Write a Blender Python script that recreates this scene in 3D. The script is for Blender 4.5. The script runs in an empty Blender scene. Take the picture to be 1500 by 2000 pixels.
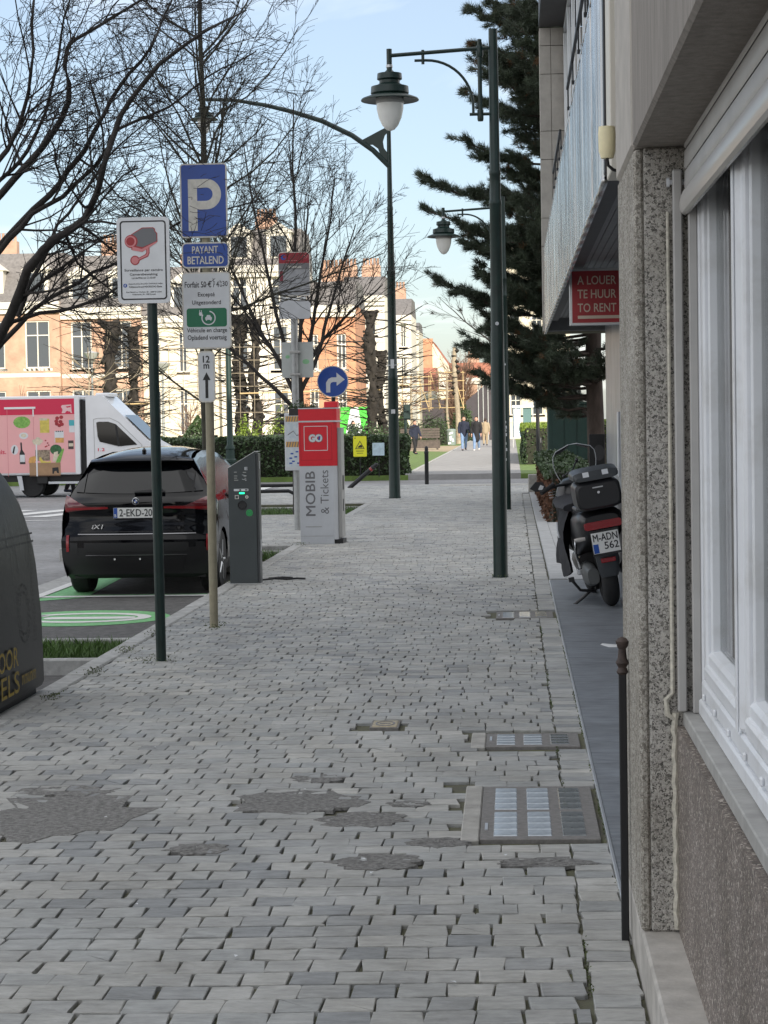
import bpy, bmesh, math, random
import numpy as np
from mathutils import Vector, Matrix, Euler

rng = np.random.default_rng(7)
random.seed(7)
SC = bpy.context.scene
COL = SC.collection
R = math.radians

# ------------------------------------------------------------------ camera, sky, sun, exposure
cam_d = bpy.data.cameras.new('camera')
cam_d.sensor_fit = 'VERTICAL'
cam_d.sensor_height = 36.0
cam_d.lens = 72.0
cam_d.clip_start = 0.1
cam_d.clip_end = 4000
cam = bpy.data.objects.new('camera', cam_d)
COL.objects.link(cam)
right = Vector((0.99790985, 0.06235, -0.01698245))
upv = Vector((0.0141663, 0.04533432, 0.99887142))
fwd = Vector((-0.06304952, 0.99702421, -0.0443563))
m = Matrix((right, upv, -fwd)).transposed().to_4x4()
m.translation = (0, 0, 1.7)
cam.matrix_world = m
SC.camera = cam

SUN_DIR = Vector((-0.30, 0.80, -0.36)).normalized()
world = bpy.data.worlds.new('World')
SC.world = world
world.use_nodes = True
nt = world.node_tree
nt.nodes.clear()
out = nt.nodes.new('ShaderNodeOutputWorld')
bg = nt.nodes.new('ShaderNodeBackground')
sky = nt.nodes.new('ShaderNodeTexSky')
sky.sky_type = 'NISHITA'
sky.sun_disc = False
sky.sun_elevation = math.asin(-SUN_DIR.z)
sky.sun_rotation = math.atan2(-SUN_DIR.x, -SUN_DIR.y)
sky.air_density = 1.0
sky.dust_density = 1.0
sky.ozone_density = 3.0
bg.inputs['Strength'].default_value = 0.075
# cloud laid out by direction: thin in view, bright out of view as fill
tc = nt.nodes.new('ShaderNodeTexCoord')
sep = nt.nodes.new('ShaderNodeSeparateXYZ')
nt.links.new(tc.outputs['Generated'], sep.inputs[0])
def wmath(op, a, b=None):
    n = nt.nodes.new('ShaderNodeMath'); n.operation = op
    for i, s in enumerate((a, b)):
        if s is None: continue
        if isinstance(s, (int, float)): n.inputs[i].default_value = s
        else: nt.links.new(s, n.inputs[i])
    return n.outputs[0]
# broad cloud fields over the whole sky, broken into soft streaks
mpw = nt.nodes.new('ShaderNodeMapping'); mpw.inputs['Location'].default_value = (5.064, -7.559, 6.705)  # offset picked so bright cloud lies out of view and fills the shade
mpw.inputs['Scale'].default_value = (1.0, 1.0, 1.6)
nt.links.new(tc.outputs['Generated'], mpw.inputs[0])
n0 = nt.nodes.new('ShaderNodeTexNoise'); n0.inputs['Scale'].default_value = 1.15; n0.inputs['Detail'].default_value = 1.0
nt.links.new(mpw.outputs[0], n0.inputs['Vector'])
zz = wmath('ADD', wmath('MAXIMUM', sep.outputs[2], 0.0), 0.16)
comb = nt.nodes.new('ShaderNodeCombineXYZ')
nt.links.new(wmath('DIVIDE', sep.outputs[0], zz), comb.inputs[0])
nt.links.new(wmath('DIVIDE', sep.outputs[1], zz), comb.inputs[1])
n1 = nt.nodes.new('ShaderNodeTexNoise')
n1.inputs['Scale'].default_value = 1.5
n1.inputs['Detail'].default_value = 6
n1.inputs['Roughness'].default_value = 0.5
n1.inputs['Distortion'].default_value = 0.6
nt.links.new(comb.outputs[0], n1.inputs['Vector'])
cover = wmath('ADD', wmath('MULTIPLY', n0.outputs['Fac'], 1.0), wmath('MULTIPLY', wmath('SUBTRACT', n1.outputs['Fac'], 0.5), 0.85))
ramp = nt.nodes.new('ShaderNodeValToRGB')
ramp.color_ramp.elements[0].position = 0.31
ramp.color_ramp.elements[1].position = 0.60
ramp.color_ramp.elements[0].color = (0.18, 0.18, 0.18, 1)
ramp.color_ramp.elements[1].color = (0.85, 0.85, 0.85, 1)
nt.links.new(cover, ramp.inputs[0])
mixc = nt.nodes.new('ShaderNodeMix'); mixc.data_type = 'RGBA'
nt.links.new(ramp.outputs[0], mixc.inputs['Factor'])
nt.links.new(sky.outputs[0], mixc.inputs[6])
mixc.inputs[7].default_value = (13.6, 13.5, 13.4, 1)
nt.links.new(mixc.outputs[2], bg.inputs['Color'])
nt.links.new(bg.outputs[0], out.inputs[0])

sun_d = bpy.data.lights.new('sun', 'SUN')
sun_d.energy = 4.0
sun_d.angle = R(0.53)
sun_d.color = (1.0, 0.91, 0.78)
sun = bpy.data.objects.new('sun', sun_d)
sun.rotation_euler = SUN_DIR.to_track_quat('-Z', 'Y').to_euler()
sun.location = (20, -60, 40)
COL.objects.link(sun)
SC.view_settings.view_transform = 'Standard'
SC.view_settings.look = 'None'
SC.view_settings.gamma = 1.0
SC.view_settings.use_curve_mapping = False
SC.view_settings.exposure = 0.76

# ------------------------------------------------------------------ materials
def mat(name, col, rough=0.6, metal=0.0, noise=None, amt=0.25, bump=None, bscale=40.0, spec=None, coat=0.0,
        emit=None, estr=1.0, col2=None, stretch=(1, 1, 1), detail=4.0, tone=None, ramp=None, world=False, stain=None):
    m = bpy.data.materials.new(name)
    m.use_nodes = True
    t = m.node_tree
    b = t.nodes['Principled BSDF']
    b.inputs['Base Color'].default_value = (*col, 1)
    b.inputs['Roughness'].default_value = rough
    b.inputs['Metallic'].default_value = metal
    if spec is not None: b.inputs['Specular IOR Level'].default_value = spec
    if coat: b.inputs['Coat Weight'].default_value = coat; b.inputs['Coat Roughness'].default_value = 0.03
    if emit: b.inputs['Emission Color'].default_value = (*emit, 1); b.inputs['Emission Strength'].default_value = estr
    src = None
    if noise or bump:
        tcn = t.nodes.new('ShaderNodeTexCoord')
        mp = t.nodes.new('ShaderNodeMapping')
        mp.inputs['Scale'].default_value = stretch
        if world: tcn = t.nodes.new('ShaderNodeNewGeometry'); t.links.new(tcn.outputs['Position'], mp.inputs[0])
        else: t.links.new(tcn.outputs['Object'], mp.inputs[0])
    if noise:
        n = t.nodes.new('ShaderNodeTexNoise')
        n.inputs['Scale'].default_value = noise; n.inputs['Detail'].default_value = detail
        n.inputs['Roughness'].default_value = 0.65
        t.links.new(mp.outputs[0], n.inputs['Vector'])
        cr = t.nodes.new('ShaderNodeValToRGB')
        lo = tuple(c * (1 - amt) for c in col); hi = tuple(min(1, c * (1 + amt)) for c in col)
        if col2: lo, hi = col, col2
        p0, p1 = ramp or (0.32, 0.68)
        cr.color_ramp.elements[0].position = p0; cr.color_ramp.elements[1].position = p1
        cr.color_ramp.elements[0].color = (*lo, 1); cr.color_ramp.elements[1].color = (*hi, 1)
        t.links.new(n.outputs['Fac'], cr.inputs[0])
        src = cr.outputs[0]
    if tone:
        at = t.nodes.new('ShaderNodeAttribute'); at.attribute_name = 'tone'
        cr2 = t.nodes.new('ShaderNodeValToRGB')
        els = cr2.color_ramp.elements
        while len(els) < len(tone): els.new(0.5)
        for i, c in enumerate(tone):
            els[i].position = i / (len(tone) - 1); els[i].color = (*c, 1)
        t.links.new(at.outputs['Fac'], cr2.inputs[0])
        if src is None: src = cr2.outputs[0]
        else:
            mx = t.nodes.new('ShaderNodeMix'); mx.data_type = 'RGBA'; mx.blend_type = 'MULTIPLY'
            mx.inputs['Factor'].default_value = 1.0
            t.links.new(cr2.outputs[0], mx.inputs[6]); t.links.new(src, mx.inputs[7])
            src = mx.outputs[2]
    if stain:
        ns = t.nodes.new('ShaderNodeTexNoise'); ns.inputs['Scale'].default_value = stain; ns.inputs['Detail'].default_value = 7; ns.inputs['Roughness'].default_value = .62
        gs = t.nodes.new('ShaderNodeNewGeometry'); t.links.new(gs.outputs['Position'], ns.inputs['Vector'])
        cs_ = t.nodes.new('ShaderNodeValToRGB')
        e_ = cs_.color_ramp.elements; e_[0].position = .30; e_[0].color = (.76, .75, .73, 1); e_[1].position = .62; e_[1].color = (1.05, 1.05, 1.05, 1)
        t.links.new(ns.outputs['Fac'], cs_.inputs[0])
        ms = t.nodes.new('ShaderNodeMix'); ms.data_type = 'RGBA'; ms.blend_type = 'MULTIPLY'; ms.inputs['Factor'].default_value = 1.0
        t.links.new(src, ms.inputs[6]); t.links.new(cs_.outputs[0], ms.inputs[7]); src = ms.outputs[2]
    if src is not None: t.links.new(src, b.inputs['Base Color'])
    if bump:
        n2 = t.nodes.new('ShaderNodeTexNoise'); n2.inputs['Scale'].default_value = bscale; n2.inputs['Detail'].default_value = 5
        t.links.new(mp.outputs[0], n2.inputs['Vector'])
        bp = t.nodes.new('ShaderNodeBump'); bp.inputs['Strength'].default_value = bump; bp.inputs['Distance'].default_value = 0.01
        t.links.new(n2.outputs['Fac'], bp.inputs['Height']); t.links.new(bp.outputs[0], b.inputs['Normal'])
    return m

def pebble(name, cols, scale, bump=0.6, dist=0.004, stretch=(1, 1, 1), rough=0.8):
    """exposed aggregate: voronoi cells, each pebble its own tone, in a mortar"""
    m = bpy.data.materials.new(name); m.use_nodes = True
    t = m.node_tree; b = t.nodes['Principled BSDF']; b.inputs['Roughness'].default_value = rough
    tcn = t.nodes.new('ShaderNodeTexCoord'); mp = t.nodes.new('ShaderNodeMapping'); mp.inputs['Scale'].default_value = stretch
    t.links.new(tcn.outputs['Object'], mp.inputs[0])
    nz = t.nodes.new('ShaderNodeTexNoise'); nz.inputs['Scale'].default_value = scale * .7; nz.inputs['Detail'].default_value = 2
    t.links.new(mp.outputs[0], nz.inputs['Vector'])
    add = t.nodes.new('ShaderNodeMix'); add.data_type = 'RGBA'; add.blend_type = 'LINEAR_LIGHT'; add.inputs['Factor'].default_value = 0.012
    t.links.new(mp.outputs[0], add.inputs[6]); t.links.new(nz.outputs['Color'], add.inputs[7])
    v = t.nodes.new('ShaderNodeTexVoronoi'); v.inputs['Scale'].default_value = scale
    t.links.new(add.outputs[2], v.inputs['Vector'])
    sp = t.nodes.new('ShaderNodeSeparateColor'); t.links.new(v.outputs['Color'], sp.inputs[0])
    cr = t.nodes.new('ShaderNodeValToRGB'); cr.color_ramp.interpolation = 'CONSTANT'
    els = cr.color_ramp.elements
    while len(els) < len(cols): els.new(0.5)
    for i, c in enumerate(cols): els[i].position = i / len(cols); els[i].color = (*c, 1)
    t.links.new(sp.outputs[0], cr.inputs[0])
    n2 = t.nodes.new('ShaderNodeTexNoise'); n2.inputs['Scale'].default_value = 3.0; n2.inputs['Detail'].default_value = 5
    t.links.new(tcn.outputs['Object'], n2.inputs['Vector'])
    c2 = t.nodes.new('ShaderNodeValToRGB')
    c2.color_ramp.elements[0].position = .3; c2.color_ramp.elements[0].color = (.7, .68, .64, 1)
    c2.color_ramp.elements[1].position = .7; c2.color_ramp.elements[1].color = (1.1, 1.1, 1.1, 1)
    t.links.new(n2.outputs['Fac'], c2.inputs[0])
    mx = t.nodes.new('ShaderNodeMix'); mx.data_type = 'RGBA'; mx.blend_type = 'MULTIPLY'; mx.inputs['Factor'].default_value = 1
    t.links.new(cr.outputs[0], mx.inputs[6]); t.links.new(c2.outputs[0], mx.inputs[7])
    t.links.new(mx.outputs[2], b.inputs['Base Color'])
    bp = t.nodes.new('ShaderNodeBump'); bp.inputs['Strength'].default_value = bump; bp.inputs['Distance'].default_value = dist
    bp.invert = True
    t.links.new(v.outputs['Distance'], bp.inputs['Height']); t.links.new(bp.outputs[0], b.inputs['Normal'])
    return m

def glass(name, tint=(1, 1, 1), refl=0.08):
    m = bpy.data.materials.new(name); m.use_nodes = True
    t = m.node_tree; t.nodes.clear()
    o = t.nodes.new('ShaderNodeOutputMaterial'); mx = t.nodes.new('ShaderNodeMixShader')
    tr = t.nodes.new('ShaderNodeBsdfTransparent'); gl = t.nodes.new('ShaderNodeBsdfGlossy')
    tr.inputs[0].default_value = (*tint, 1); gl.inputs['Roughness'].default_value = 0.02
    lw = t.nodes.new('ShaderNodeFresnel'); lw.inputs[0].default_value = 1.5
    ad = t.nodes.new('ShaderNodeMath'); ad.operation = 'ADD'; ad.inputs[1].default_value = refl; ad.use_clamp = True
    t.links.new(lw.outputs[0], ad.inputs[0]); t.links.new(ad.outputs[0], mx.inputs[0])
    t.links.new(tr.outputs[0], mx.inputs[1]); t.links.new(gl.outputs[0], mx.inputs[2]); t.links.new(mx.outputs[0], o.inputs[0])
    return m

M = {}
M['asphalt'] = mat('asphalt', (.25, .25, .255), .85, noise=9, amt=.2, bump=.5, bscale=160, stain=.5)
M['asphalt_dark'] = mat('asphalt_dark', (.10, .098, .096), .9, noise=14, amt=.3, bump=.7, bscale=150)
M['path'] = mat('path_asphalt', (.27, .265, .26), .9, noise=2, amt=.15, bump=.3, bscale=90)
M['patch'] = mat('patch_asphalt', (.20, .196, .188), .95, noise=40, amt=.45, bump=.9, bscale=170)
M['joint'] = mat('joint_sand', (.10, .095, .08), .95, noise=5, col2=(.135, .14, .075), bump=.6, bscale=120)
M['sett'] = mat('porphyry_sett', (1, 1, 1), .68, noise=17, amt=.20, bump=.75, bscale=38, stretch=(.6, 1.6, 1), world=True, stain=1.7,
                tone=[(.27, .28, .285), (.36, .363, .355), (.415, .412, .392), (.33, .34, .338), (.475, .468, .44)], spec=.35)
M['sett'].node_tree.nodes['Color Ramp'].color_ramp.elements[1].color = (1.15, 1.15, 1.15, 1)
M['kerb'] = mat('kerb_bluestone', (.38, .38, .37), .75, noise=12, amt=.2, bump=.3, bscale=90, world=True, stain=1.5)
M['white_paint'] = mat('white_road_paint', (.68, .68, .66), .7, noise=14, col2=(.45, .45, .44), bump=.2, bscale=120, ramp=(.5, .85))
M['green_paint'] = mat('green_road_paint', (.16, .42, .17), .7, noise=18, amt=.25, bump=.2, bscale=120)
M['concrete'] = mat('concrete', (.38, .37, .345), .85, noise=9, amt=.2, bump=.3, bscale=60, stain=3.0)
M['beam'] = mat('board_marked_concrete', (.235, .212, .188), .85, noise=5, amt=.22, bump=.35, bscale=30, stretch=(6, 6, .8))
M['pier'] = pebble('exposed_aggregate', [(.11, .105, .095), (.50, .48, .45), (.37, .355, .33), (.58, .56, .52), (.22, .21, .19), (.45, .43, .40), (.52, .50, .47)], 170)
M['pier_rib'] = pebble('ribbed_aggregate', [(.20, .185, .16), (.45, .43, .39), (.35, .33, .29), (.50, .475, .43), (.27, .255, .225)], 170)
M['dado'] = pebble('pink_brown_aggregate', [(.125, .105, .092), (.19, .16, .14), (.26, .215, .19), (.095, .082, .075), (.21, .182, .163), (.155, .132, .118), (.24, .205, .18), (.145, .122, .108), (.18, .155, .137), (.22, .192, .17), (.55, .50, .45)], 150, dist=.003)
M['sill'] = mat('sill_bluestone', (.33, .325, .31), .7, noise=11, amt=.15, bump=.15, bscale=70)
M['plinth'] = mat('plinth_concrete', (.42, .40, .37), .85, noise=7, amt=.2, bump=.2, bscale=70, stain=3.5)
M['pvc'] = mat('white_pvc', (.74, .76, .79), .32, noise=3, amt=.04, stain=6.0)
_e = [n_ for n_ in M['pvc'].node_tree.nodes if n_.type == 'VALTORGB'][-1].color_ramp.elements; _e[0].color = (.88, .87, .85, 1); _e[0].position = .35; _e[1].color = (1, 1, 1, 1); _e[1].position = .5
M['pvc_grey'] = mat('grey_shutter', (.42, .41, .395), .45, noise=5, amt=.08)
M['sealant'] = mat('cream_sealant', (.55, .52, .44), .7, noise=60, amt=.25)
M['slate'] = mat('slate_floor', (.19, .205, .225), .42, noise=5, amt=.3, bump=.12, bscale=25, stretch=(1, 3, 1), world=True, stain=2.2)
M['slab'] = mat('pale_slab', (.38, .385, .39), .7, noise=8, amt=.15, bump=.15, bscale=60)
M['metal_fascia'] = mat('streaked_metal', (.43, .43, .43), .24, 1.0, noise=2.2, amt=.30, stretch=(1, 3.0, .10), detail=2)  # vertical streaks in the colour imitate smeared reflections
M['stone_clad'] = mat('stone_cladding', (.40, .37, .33), .75, noise=7, amt=.12, bump=.1, bscale=40)
M['black_metal'] = mat('black_metal', (.018, .018, .02), .45, .3)
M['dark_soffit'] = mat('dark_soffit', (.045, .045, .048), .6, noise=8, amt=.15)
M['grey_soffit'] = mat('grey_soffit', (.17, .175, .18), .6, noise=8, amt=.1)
M['marble'] = mat('grey_marble', (.30, .32, .35), .3, noise=4, amt=.3, stretch=(1, 1, .5))
M['red_sign'] = mat('red_sign', (.32, .025, .03), .5, noise=5, amt=.15)
M['sign_text'] = mat('beige_letters', (.55, .45, .36), .6)
M['alu'] = mat('aluminium', (.55, .56, .57), .4, .8)
M['cream_plastic'] = mat('cream_plastic', (.80, .72, .46), .5, noise=12, amt=.1)
M['green_post'] = mat('dark_green_paint', (.006, .022, .018), .42, noise=10, amt=.25)
M['lamp_green'] = mat('lantern_green', (.007, .024, .020), .38)
M['lamp_glass'] = mat('lantern_bowl', (.88, .88, .84), .25, noise=3, amt=.05)
M['zinc'] = mat('zinc_post', (.35, .36, .36), .5, .5, noise=14, amt=.12)
M['khaki_post'] = mat('khaki_post', (.30, .27, .19), .5, .2, noise=12, amt=.12)
M['sign_white'] = mat('sign_white', (.66, .68, .70), .4, noise=6, amt=.06)
M['sign_rim'] = mat('sign_rim', (.66, .64, .58), .45, noise=25, amt=.12)
M['sign_blue'] = mat('sign_blue', (.005, .06, .34), .35, noise=5, amt=.08)
M['sign_green'] = mat('sign_green', (.005, .16, .075), .4)
M['ink'] = mat('black_ink', (.015, .015, .017), .5)
M['ink_grey'] = mat('grey_ink', (.16, .16, .17), .5)
M['pink_line'] = mat('pink_line', (.62, .22, .23), .5)
M['red_line'] = mat('red_line', (.36, .03, .035), .5)
M['cam_grey'] = mat('sign_grey', (.15, .155, .165), .5)
M['red'] = mat('red_panel', (.68, .008, .022), .45, noise=3, amt=.06)
M['mach_grey'] = mat('machine_grey', (.56, .58, .61), .45, noise=3, amt=.06)
M['mach_dark'] = mat('machine_side', (.36, .36, .35), .5, noise=3, amt=.08)
M['charger'] = mat('charger_grey', (.052, .062, .066), .42, .2, noise=3, amt=.08)
M['led'] = mat('green_led', (.0, .5, .2), .4, emit=(.02, .9, .35), estr=1.5)
M['sticker_green'] = mat('green_sticker', (.03, .36, .09), .5)
M['car'] = mat('black_car_paint', (.002, .0022, .0035), .07, .0, spec=.28)
M['car_trim'] = mat('black_trim', (.007, .007, .008), .55)
M['car_glass'] = mat('dark_window', (.003, .004, .005), .04, spec=.5)
M['dark_chrome'] = mat('dark_chrome', (.22, .22, .23), .25, 1.0)
M['side_glass'] = mat('tinted_side_window', (.004, .005, .006), .22, spec=.4)
M['silver'] = mat('silver_trim', (.55, .56, .58), .25, 1.0)
M['taillight'] = mat('tail_light', (.12, .006, .01), .12, coat=1.0)
M['tail_red'] = mat('tail_red', (.26, .008, .012), .2, coat=.5)
M['tyre'] = mat('tyre_rubber', (.016, .016, .017), .8, noise=20, amt=.2)
M['plate'] = mat('plate_white', (.72, .72, .70), .4)
M['eu_blue'] = mat('plate_blue', (.01, .07, .35), .4)
M['pink'] = mat('truck_pink', (.80, .40, .40), .35, noise=2, amt=.03)
M['crimson'] = mat('truck_red', (.60, .005, .06), .35)
M['white_paint_body'] = mat('white_body', (.74, .75, .77), .3, noise=2, amt=.04, coat=.4)
M['bin'] = mat('bottle_bank_grey', (.008, .009, .0095), .42, noise=4, amt=.3, bump=.06, bscale=30)
M['scratch'] = mat('scratched_plastic', (.15, .155, .16), .6)
M['yellow_print'] = mat('yellow_print', (.36, .25, .03), .6, noise=40, amt=.5)
M['yellow'] = mat('yellow_sign', (.72, .70, .02), .45)
M['soil'] = mat('soil', (.045, .036, .026), .95, noise=12, amt=.4, bump=.8, bscale=50)
M['grass'] = mat('grass_blade', (.07, .14, .025), .6, noise=5, amt=.35)
M['grass_sun'] = mat('lawn', (.11, .17, .035), .8, noise=3, amt=.25, bump=.8, bscale=60)
M['moss'] = mat('weed_leaf', (.075, .10, .03), .7, noise=12, amt=.4)
M['gravel'] = mat('tan_gravel', (.36, .29, .19), .9, noise=8, amt=.15, bump=.4, bscale=80)
M['bark_dark'] = mat('dark_bark', (.028, .024, .022), .85, noise=14, amt=.35, bump=.6, bscale=40)
M['bark_green'] = mat('mossy_bark', (.040, .038, .026), .85, noise=9, amt=.35, bump=.6, bscale=30)
M['bark_plane'] = mat('knobbly_bark', (.011, .009, .007), .9, noise=5, col2=(.036, .03, .024), bump=1.0, bscale=12)
M['bark_pale'] = mat('pale_bark', (.30, .25, .18), .85, noise=3, amt=.3)
M['twig_brown'] = mat('brown_twig', (.17, .105, .075), .85)
M['bamboo'] = mat('bamboo', (.55, .40, .20), .6)
M['needle'] = mat('pine_needle', (.060, .080, .050), .55, noise=2.5, amt=.4)
M['needle_dead'] = mat('brown_needle', (.13, .065, .025), .7)
M['pine_bark'] = mat('pine_bark', (.075, .055, .045), .9, noise=6, amt=.4, bump=1, bscale=14, stretch=(1, 1, .4))
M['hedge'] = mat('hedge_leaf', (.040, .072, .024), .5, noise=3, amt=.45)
M['hedge_sun'] = mat('sunlit_hedge_leaf', (.13, .19, .02), .55, noise=3, amt=.35)  # lit copy of the hedge leaf, sunlight put into its colour
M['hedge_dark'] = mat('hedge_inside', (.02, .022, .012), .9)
M['hedge_brown'] = mat('brown_hedge_leaf', (.12, .055, .03), .8, noise=5, amt=.4)
M['wood'] = mat('dark_bench_wood', (.07, .055, .045), .7, noise=8, amt=.3)
M['brick'] = mat('orange_brick', (.46, .23, .135), .85, noise=1.6, amt=.2, detail=8)  # desaturated to imitate distance haze
M['brick_b'] = mat('salmon_brick', (.43, .275, .195), .85, noise=1.2, amt=.25, detail=8)  # paled too, haze is put into the brick colour
M['cream_wall'] = mat('cream_render', (.62, .56, .44), .85, noise=1, amt=.1)
M['white_wall'] = mat('white_render', (.68, .64, .56), .85, noise=1, amt=.08)
M['roof_slate'] = mat('roof_slate', (.15, .14, .135), .7, noise=5, amt=.25)
M['roof_tile'] = mat('red_roof_tile', (.30, .12, .075), .8, noise=5, amt=.25)
M['frame_white'] = mat('window_frame', (.62, .59, .52), .6)
M['pane'] = mat('window_pane', (.05, .06, .07), .06, spec=.8)
M['wall_dark'] = mat('dark_wall', (.055, .048, .055), .8, noise=2, amt=.15)
M['skin'] = mat('skin', (.45, .25, .18), .6)
M['navy'] = mat('navy_cloth', (.012, .016, .035), .85)
M['black_cloth'] = mat('black_cloth', (.012, .012, .014), .85)
M['denim'] = mat('denim', (.16, .24, .38), .85, noise=6, amt=.2)
M['tan_cloth'] = mat('tan_cloth', (.30, .24, .16), .85)
M['hair'] = mat('dark_hair', (.03, .02, .015), .8)
M['shoe_white'] = mat('white_shoe', (.6, .6, .6), .6)
M['kiosk_green'] = mat('kiosk_green', (.005, .026, .02), .5, noise=3, amt=.15)
M['fabric_black'] = mat('apron_fabric', (.014, .014, .018), .75, noise=8, amt=.3, bump=.3, bscale=18)
M['plastic_black'] = mat('black_plastic', (.014, .014, .016), .35)
M['plastic_grey'] = mat('dark_grey_plastic', (.05, .055, .06), .4)
M['chrome'] = mat('chrome', (.75, .76, .78), .1, 1.0)
M['lens_amber'] = mat('indicator_lens', (.45, .43, .40), .2)
M['screen'] = glass('clear_screen', (.92, .95, .93), .0)
M['glass'] = glass('window_glass', (.86, .9, .9), .05)
M['blind'] = mat('blind_fabric', (.58, .58, .55), .8, noise=2, amt=.05)
M['room'] = mat('room_wall', (.20, .20, .19), .9)
M['glass_block'] = mat('glass_block', (.50, .56, .62), .12, noise=9, amt=.25, spec=.8)
M['glass_clear'] = mat('clear_glass_block', (.22, .24, .25), .1, noise=9, amt=.3, spec=.8)
M['cast_iron'] = mat('cast_iron', (.19, .18, .17), .7, noise=30, amt=.2, bump=.3, bscale=120)
M['brass'] = mat('worn_brass', (.40, .33, .21), .5, .3, noise=40, amt=.3)
M['facade_glass'] = mat('reflecting_glass', (.62, .68, .72), .03, 1.0)

# ------------------------------------------------------------------ mesh builder
class MB:
    def __init__(s): s.v = []; s.f = []; s.m = []
    def add(s, vs, fs, mi=0):
        o = len(s.v); s.v += [tuple(p) for p in vs]
        for f in fs: s.f.append([i + o for i in f]); s.m.append(mi)
    def box(s, x0, x1, y0, y1, z0, z1, mi=0, c=0.0):
        if c <= 0:
            v = [(x, y, z) for x in (x0, x1) for y in (y0, y1) for z in (z0, z1)]
            s.add(v, [(0, 1, 3, 2), (4, 6, 7, 5), (0, 4, 5, 1), (2, 3, 7, 6), (0, 2, 6, 4), (1, 5, 7, 3)], mi); return s
        a = [x0, y0, z0]; b = [x1, y1, z1]; vs = []; key = {}
        for sx in (0, 1):
            for sy in (0, 1):
                for sz in (0, 1):
                    S = (sx, sy, sz)
                    for ax in range(3):
                        p = [(b[k] if S[k] else a[k]) for k in range(3)]
                        for k in range(3):
                            if k != ax: p[k] += -c if S[k] else c
                        key[(S, ax)] = len(vs); vs.append(p)
        fs = []
        for ax in range(3):
            o1, o2 = [k for k in range(3) if k != ax]
            for sd in (0, 1):
                q = []
                for u, w in ((0, 0), (1, 0), (1, 1), (0, 1)):
                    S = [0, 0, 0]; S[ax] = sd; S[o1] = u; S[o2] = w; q.append(key[(tuple(S), ax)])
                fs.append(q)
        for ax in range(3):
            o1, o2 = [k for k in range(3) if k != ax]
            for u in (0, 1):
                for w in (0, 1):
                    S0 = [0, 0, 0]; S0[o1] = u; S0[o2] = w; S1 = list(S0); S1[ax] = 1
                    S0, S1 = tuple(S0), tuple(S1)
                    fs.append([key[(S0, o1)], key[(S1, o1)], key[(S1, o2)], key[(S0, o2)]])
        for S in [(i, j, k) for i in (0, 1) for j in (0, 1) for k in (0, 1)]:
            fs.append([key[(S, 0)], key[(S, 1)], key[(S, 2)]])
        s.add(vs, fs, mi); return s
    def tube(s, pts, r, n=8, mi=0, cap=True):
        pts = [Vector(p) for p in pts]; k = len(pts)
        rs = [r] * k if isinstance(r, (int, float)) else list(r)
        vs = []; fs = []; prev = None
        for i in range(k):
            d = (pts[min(i + 1, k - 1)] - pts[max(i - 1, 0)]).normalized()
            if prev is None:
                a = Vector((0, 0, 1)) if abs(d.z) < .9 else Vector((1, 0, 0))
                u = d.cross(a).normalized()
            else:
                u = (prev - d * prev.dot(d)).normalized()
            prev = u; w = d.cross(u)
            for j in range(n):
                t = 2 * math.pi * j / n
                vs.append(pts[i] + (u * math.cos(t) + w * math.sin(t)) * rs[i])
        for i in range(k - 1):
            for j in range(n):
                fs.append((i * n + j, i * n + (j + 1) % n, (i + 1) * n + (j + 1) % n, (i + 1) * n + j))
        if cap:
            fs.append(tuple(range(n))[::-1]); fs.append(tuple(range((k - 1) * n, k * n)))
        s.add(vs, fs, mi); return s
    def lathe(s, prof, n=20, c=(0, 0, 0), axis='z', mi=0):
        vs = []; fs = []; k = len(prof)
        for (r, h) in prof:
            for j in range(n):
                t = 2 * math.pi * j / n; a, b = r * math.cos(t), r * math.sin(t)
                p = (a, b, h) if axis == 'z' else ((h, a, b) if axis == 'x' else (a, h, b))
                vs.append((p[0] + c[0], p[1] + c[1], p[2] + c[2]))
        for i in range(k - 1):
            for j in range(n):
                fs.append((i * n + j, i * n + (j + 1) % n, (i + 1) * n + (j + 1) % n, (i + 1) * n + j))
        if prof[0][0] > 1e-5: fs.append(tuple(range(n))[::-1])
        if prof[-1][0] > 1e-5: fs.append(tuple(range((k - 1) * n, k * n)))
        s.add(vs, fs, mi); return s
    def prism(s, poly, lo, hi, axis='y', mi=0):
        k = len(poly)
        def P(a, b, h): return (a, h, b) if axis == 'y' else ((h, a, b) if axis == 'x' else (a, b, h))
        vs = [P(a, b, lo) for a, b in poly] + [P(a, b, hi) for a, b in poly]
        fs = [tuple(range(k)), tuple(range(2 * k - 1, k - 1, -1))] + [(i, (i + 1) % k, k + (i + 1) % k, k + i) for i in range(k)]
        s.add(vs, fs, mi); return s
    def ring(s, outer, inner, lo, hi, axis='y', mi=0):
        k = len(outer)
        def P(a, b, h): return (a, h, b) if axis == 'y' else ((h, a, b) if axis == 'x' else (a, b, h))
        vs = [P(*p, lo) for p in outer] + [P(*p, lo) for p in inner] + [P(*p, hi) for p in outer] + [P(*p, hi) for p in inner]
        fs = []
        for i in range(k):
            j = (i + 1) % k
            fs += [(i, j, k + j, k + i), (2 * k + i, 3 * k + i, 3 * k + j, 2 * k + j), (i, 2 * k + i, 2 * k + j, j), (k + i, k + j, 3 * k + j, 3 * k + i)]
        s.add(vs, fs, mi); return s
    def grid(s, rows, mi=0, closed=False):
        nr, nc = len(rows), len(rows[0]); vs = [p for r in rows for p in r]; fs = []
        for i in range(nr - 1):
            for j in range(nc if closed else nc - 1):
                fs.append((i * nc + j, i * nc + (j + 1) % nc, (i + 1) * nc + (j + 1) % nc, (i + 1) * nc + j))
        s.add(vs, fs, mi); return s
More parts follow.
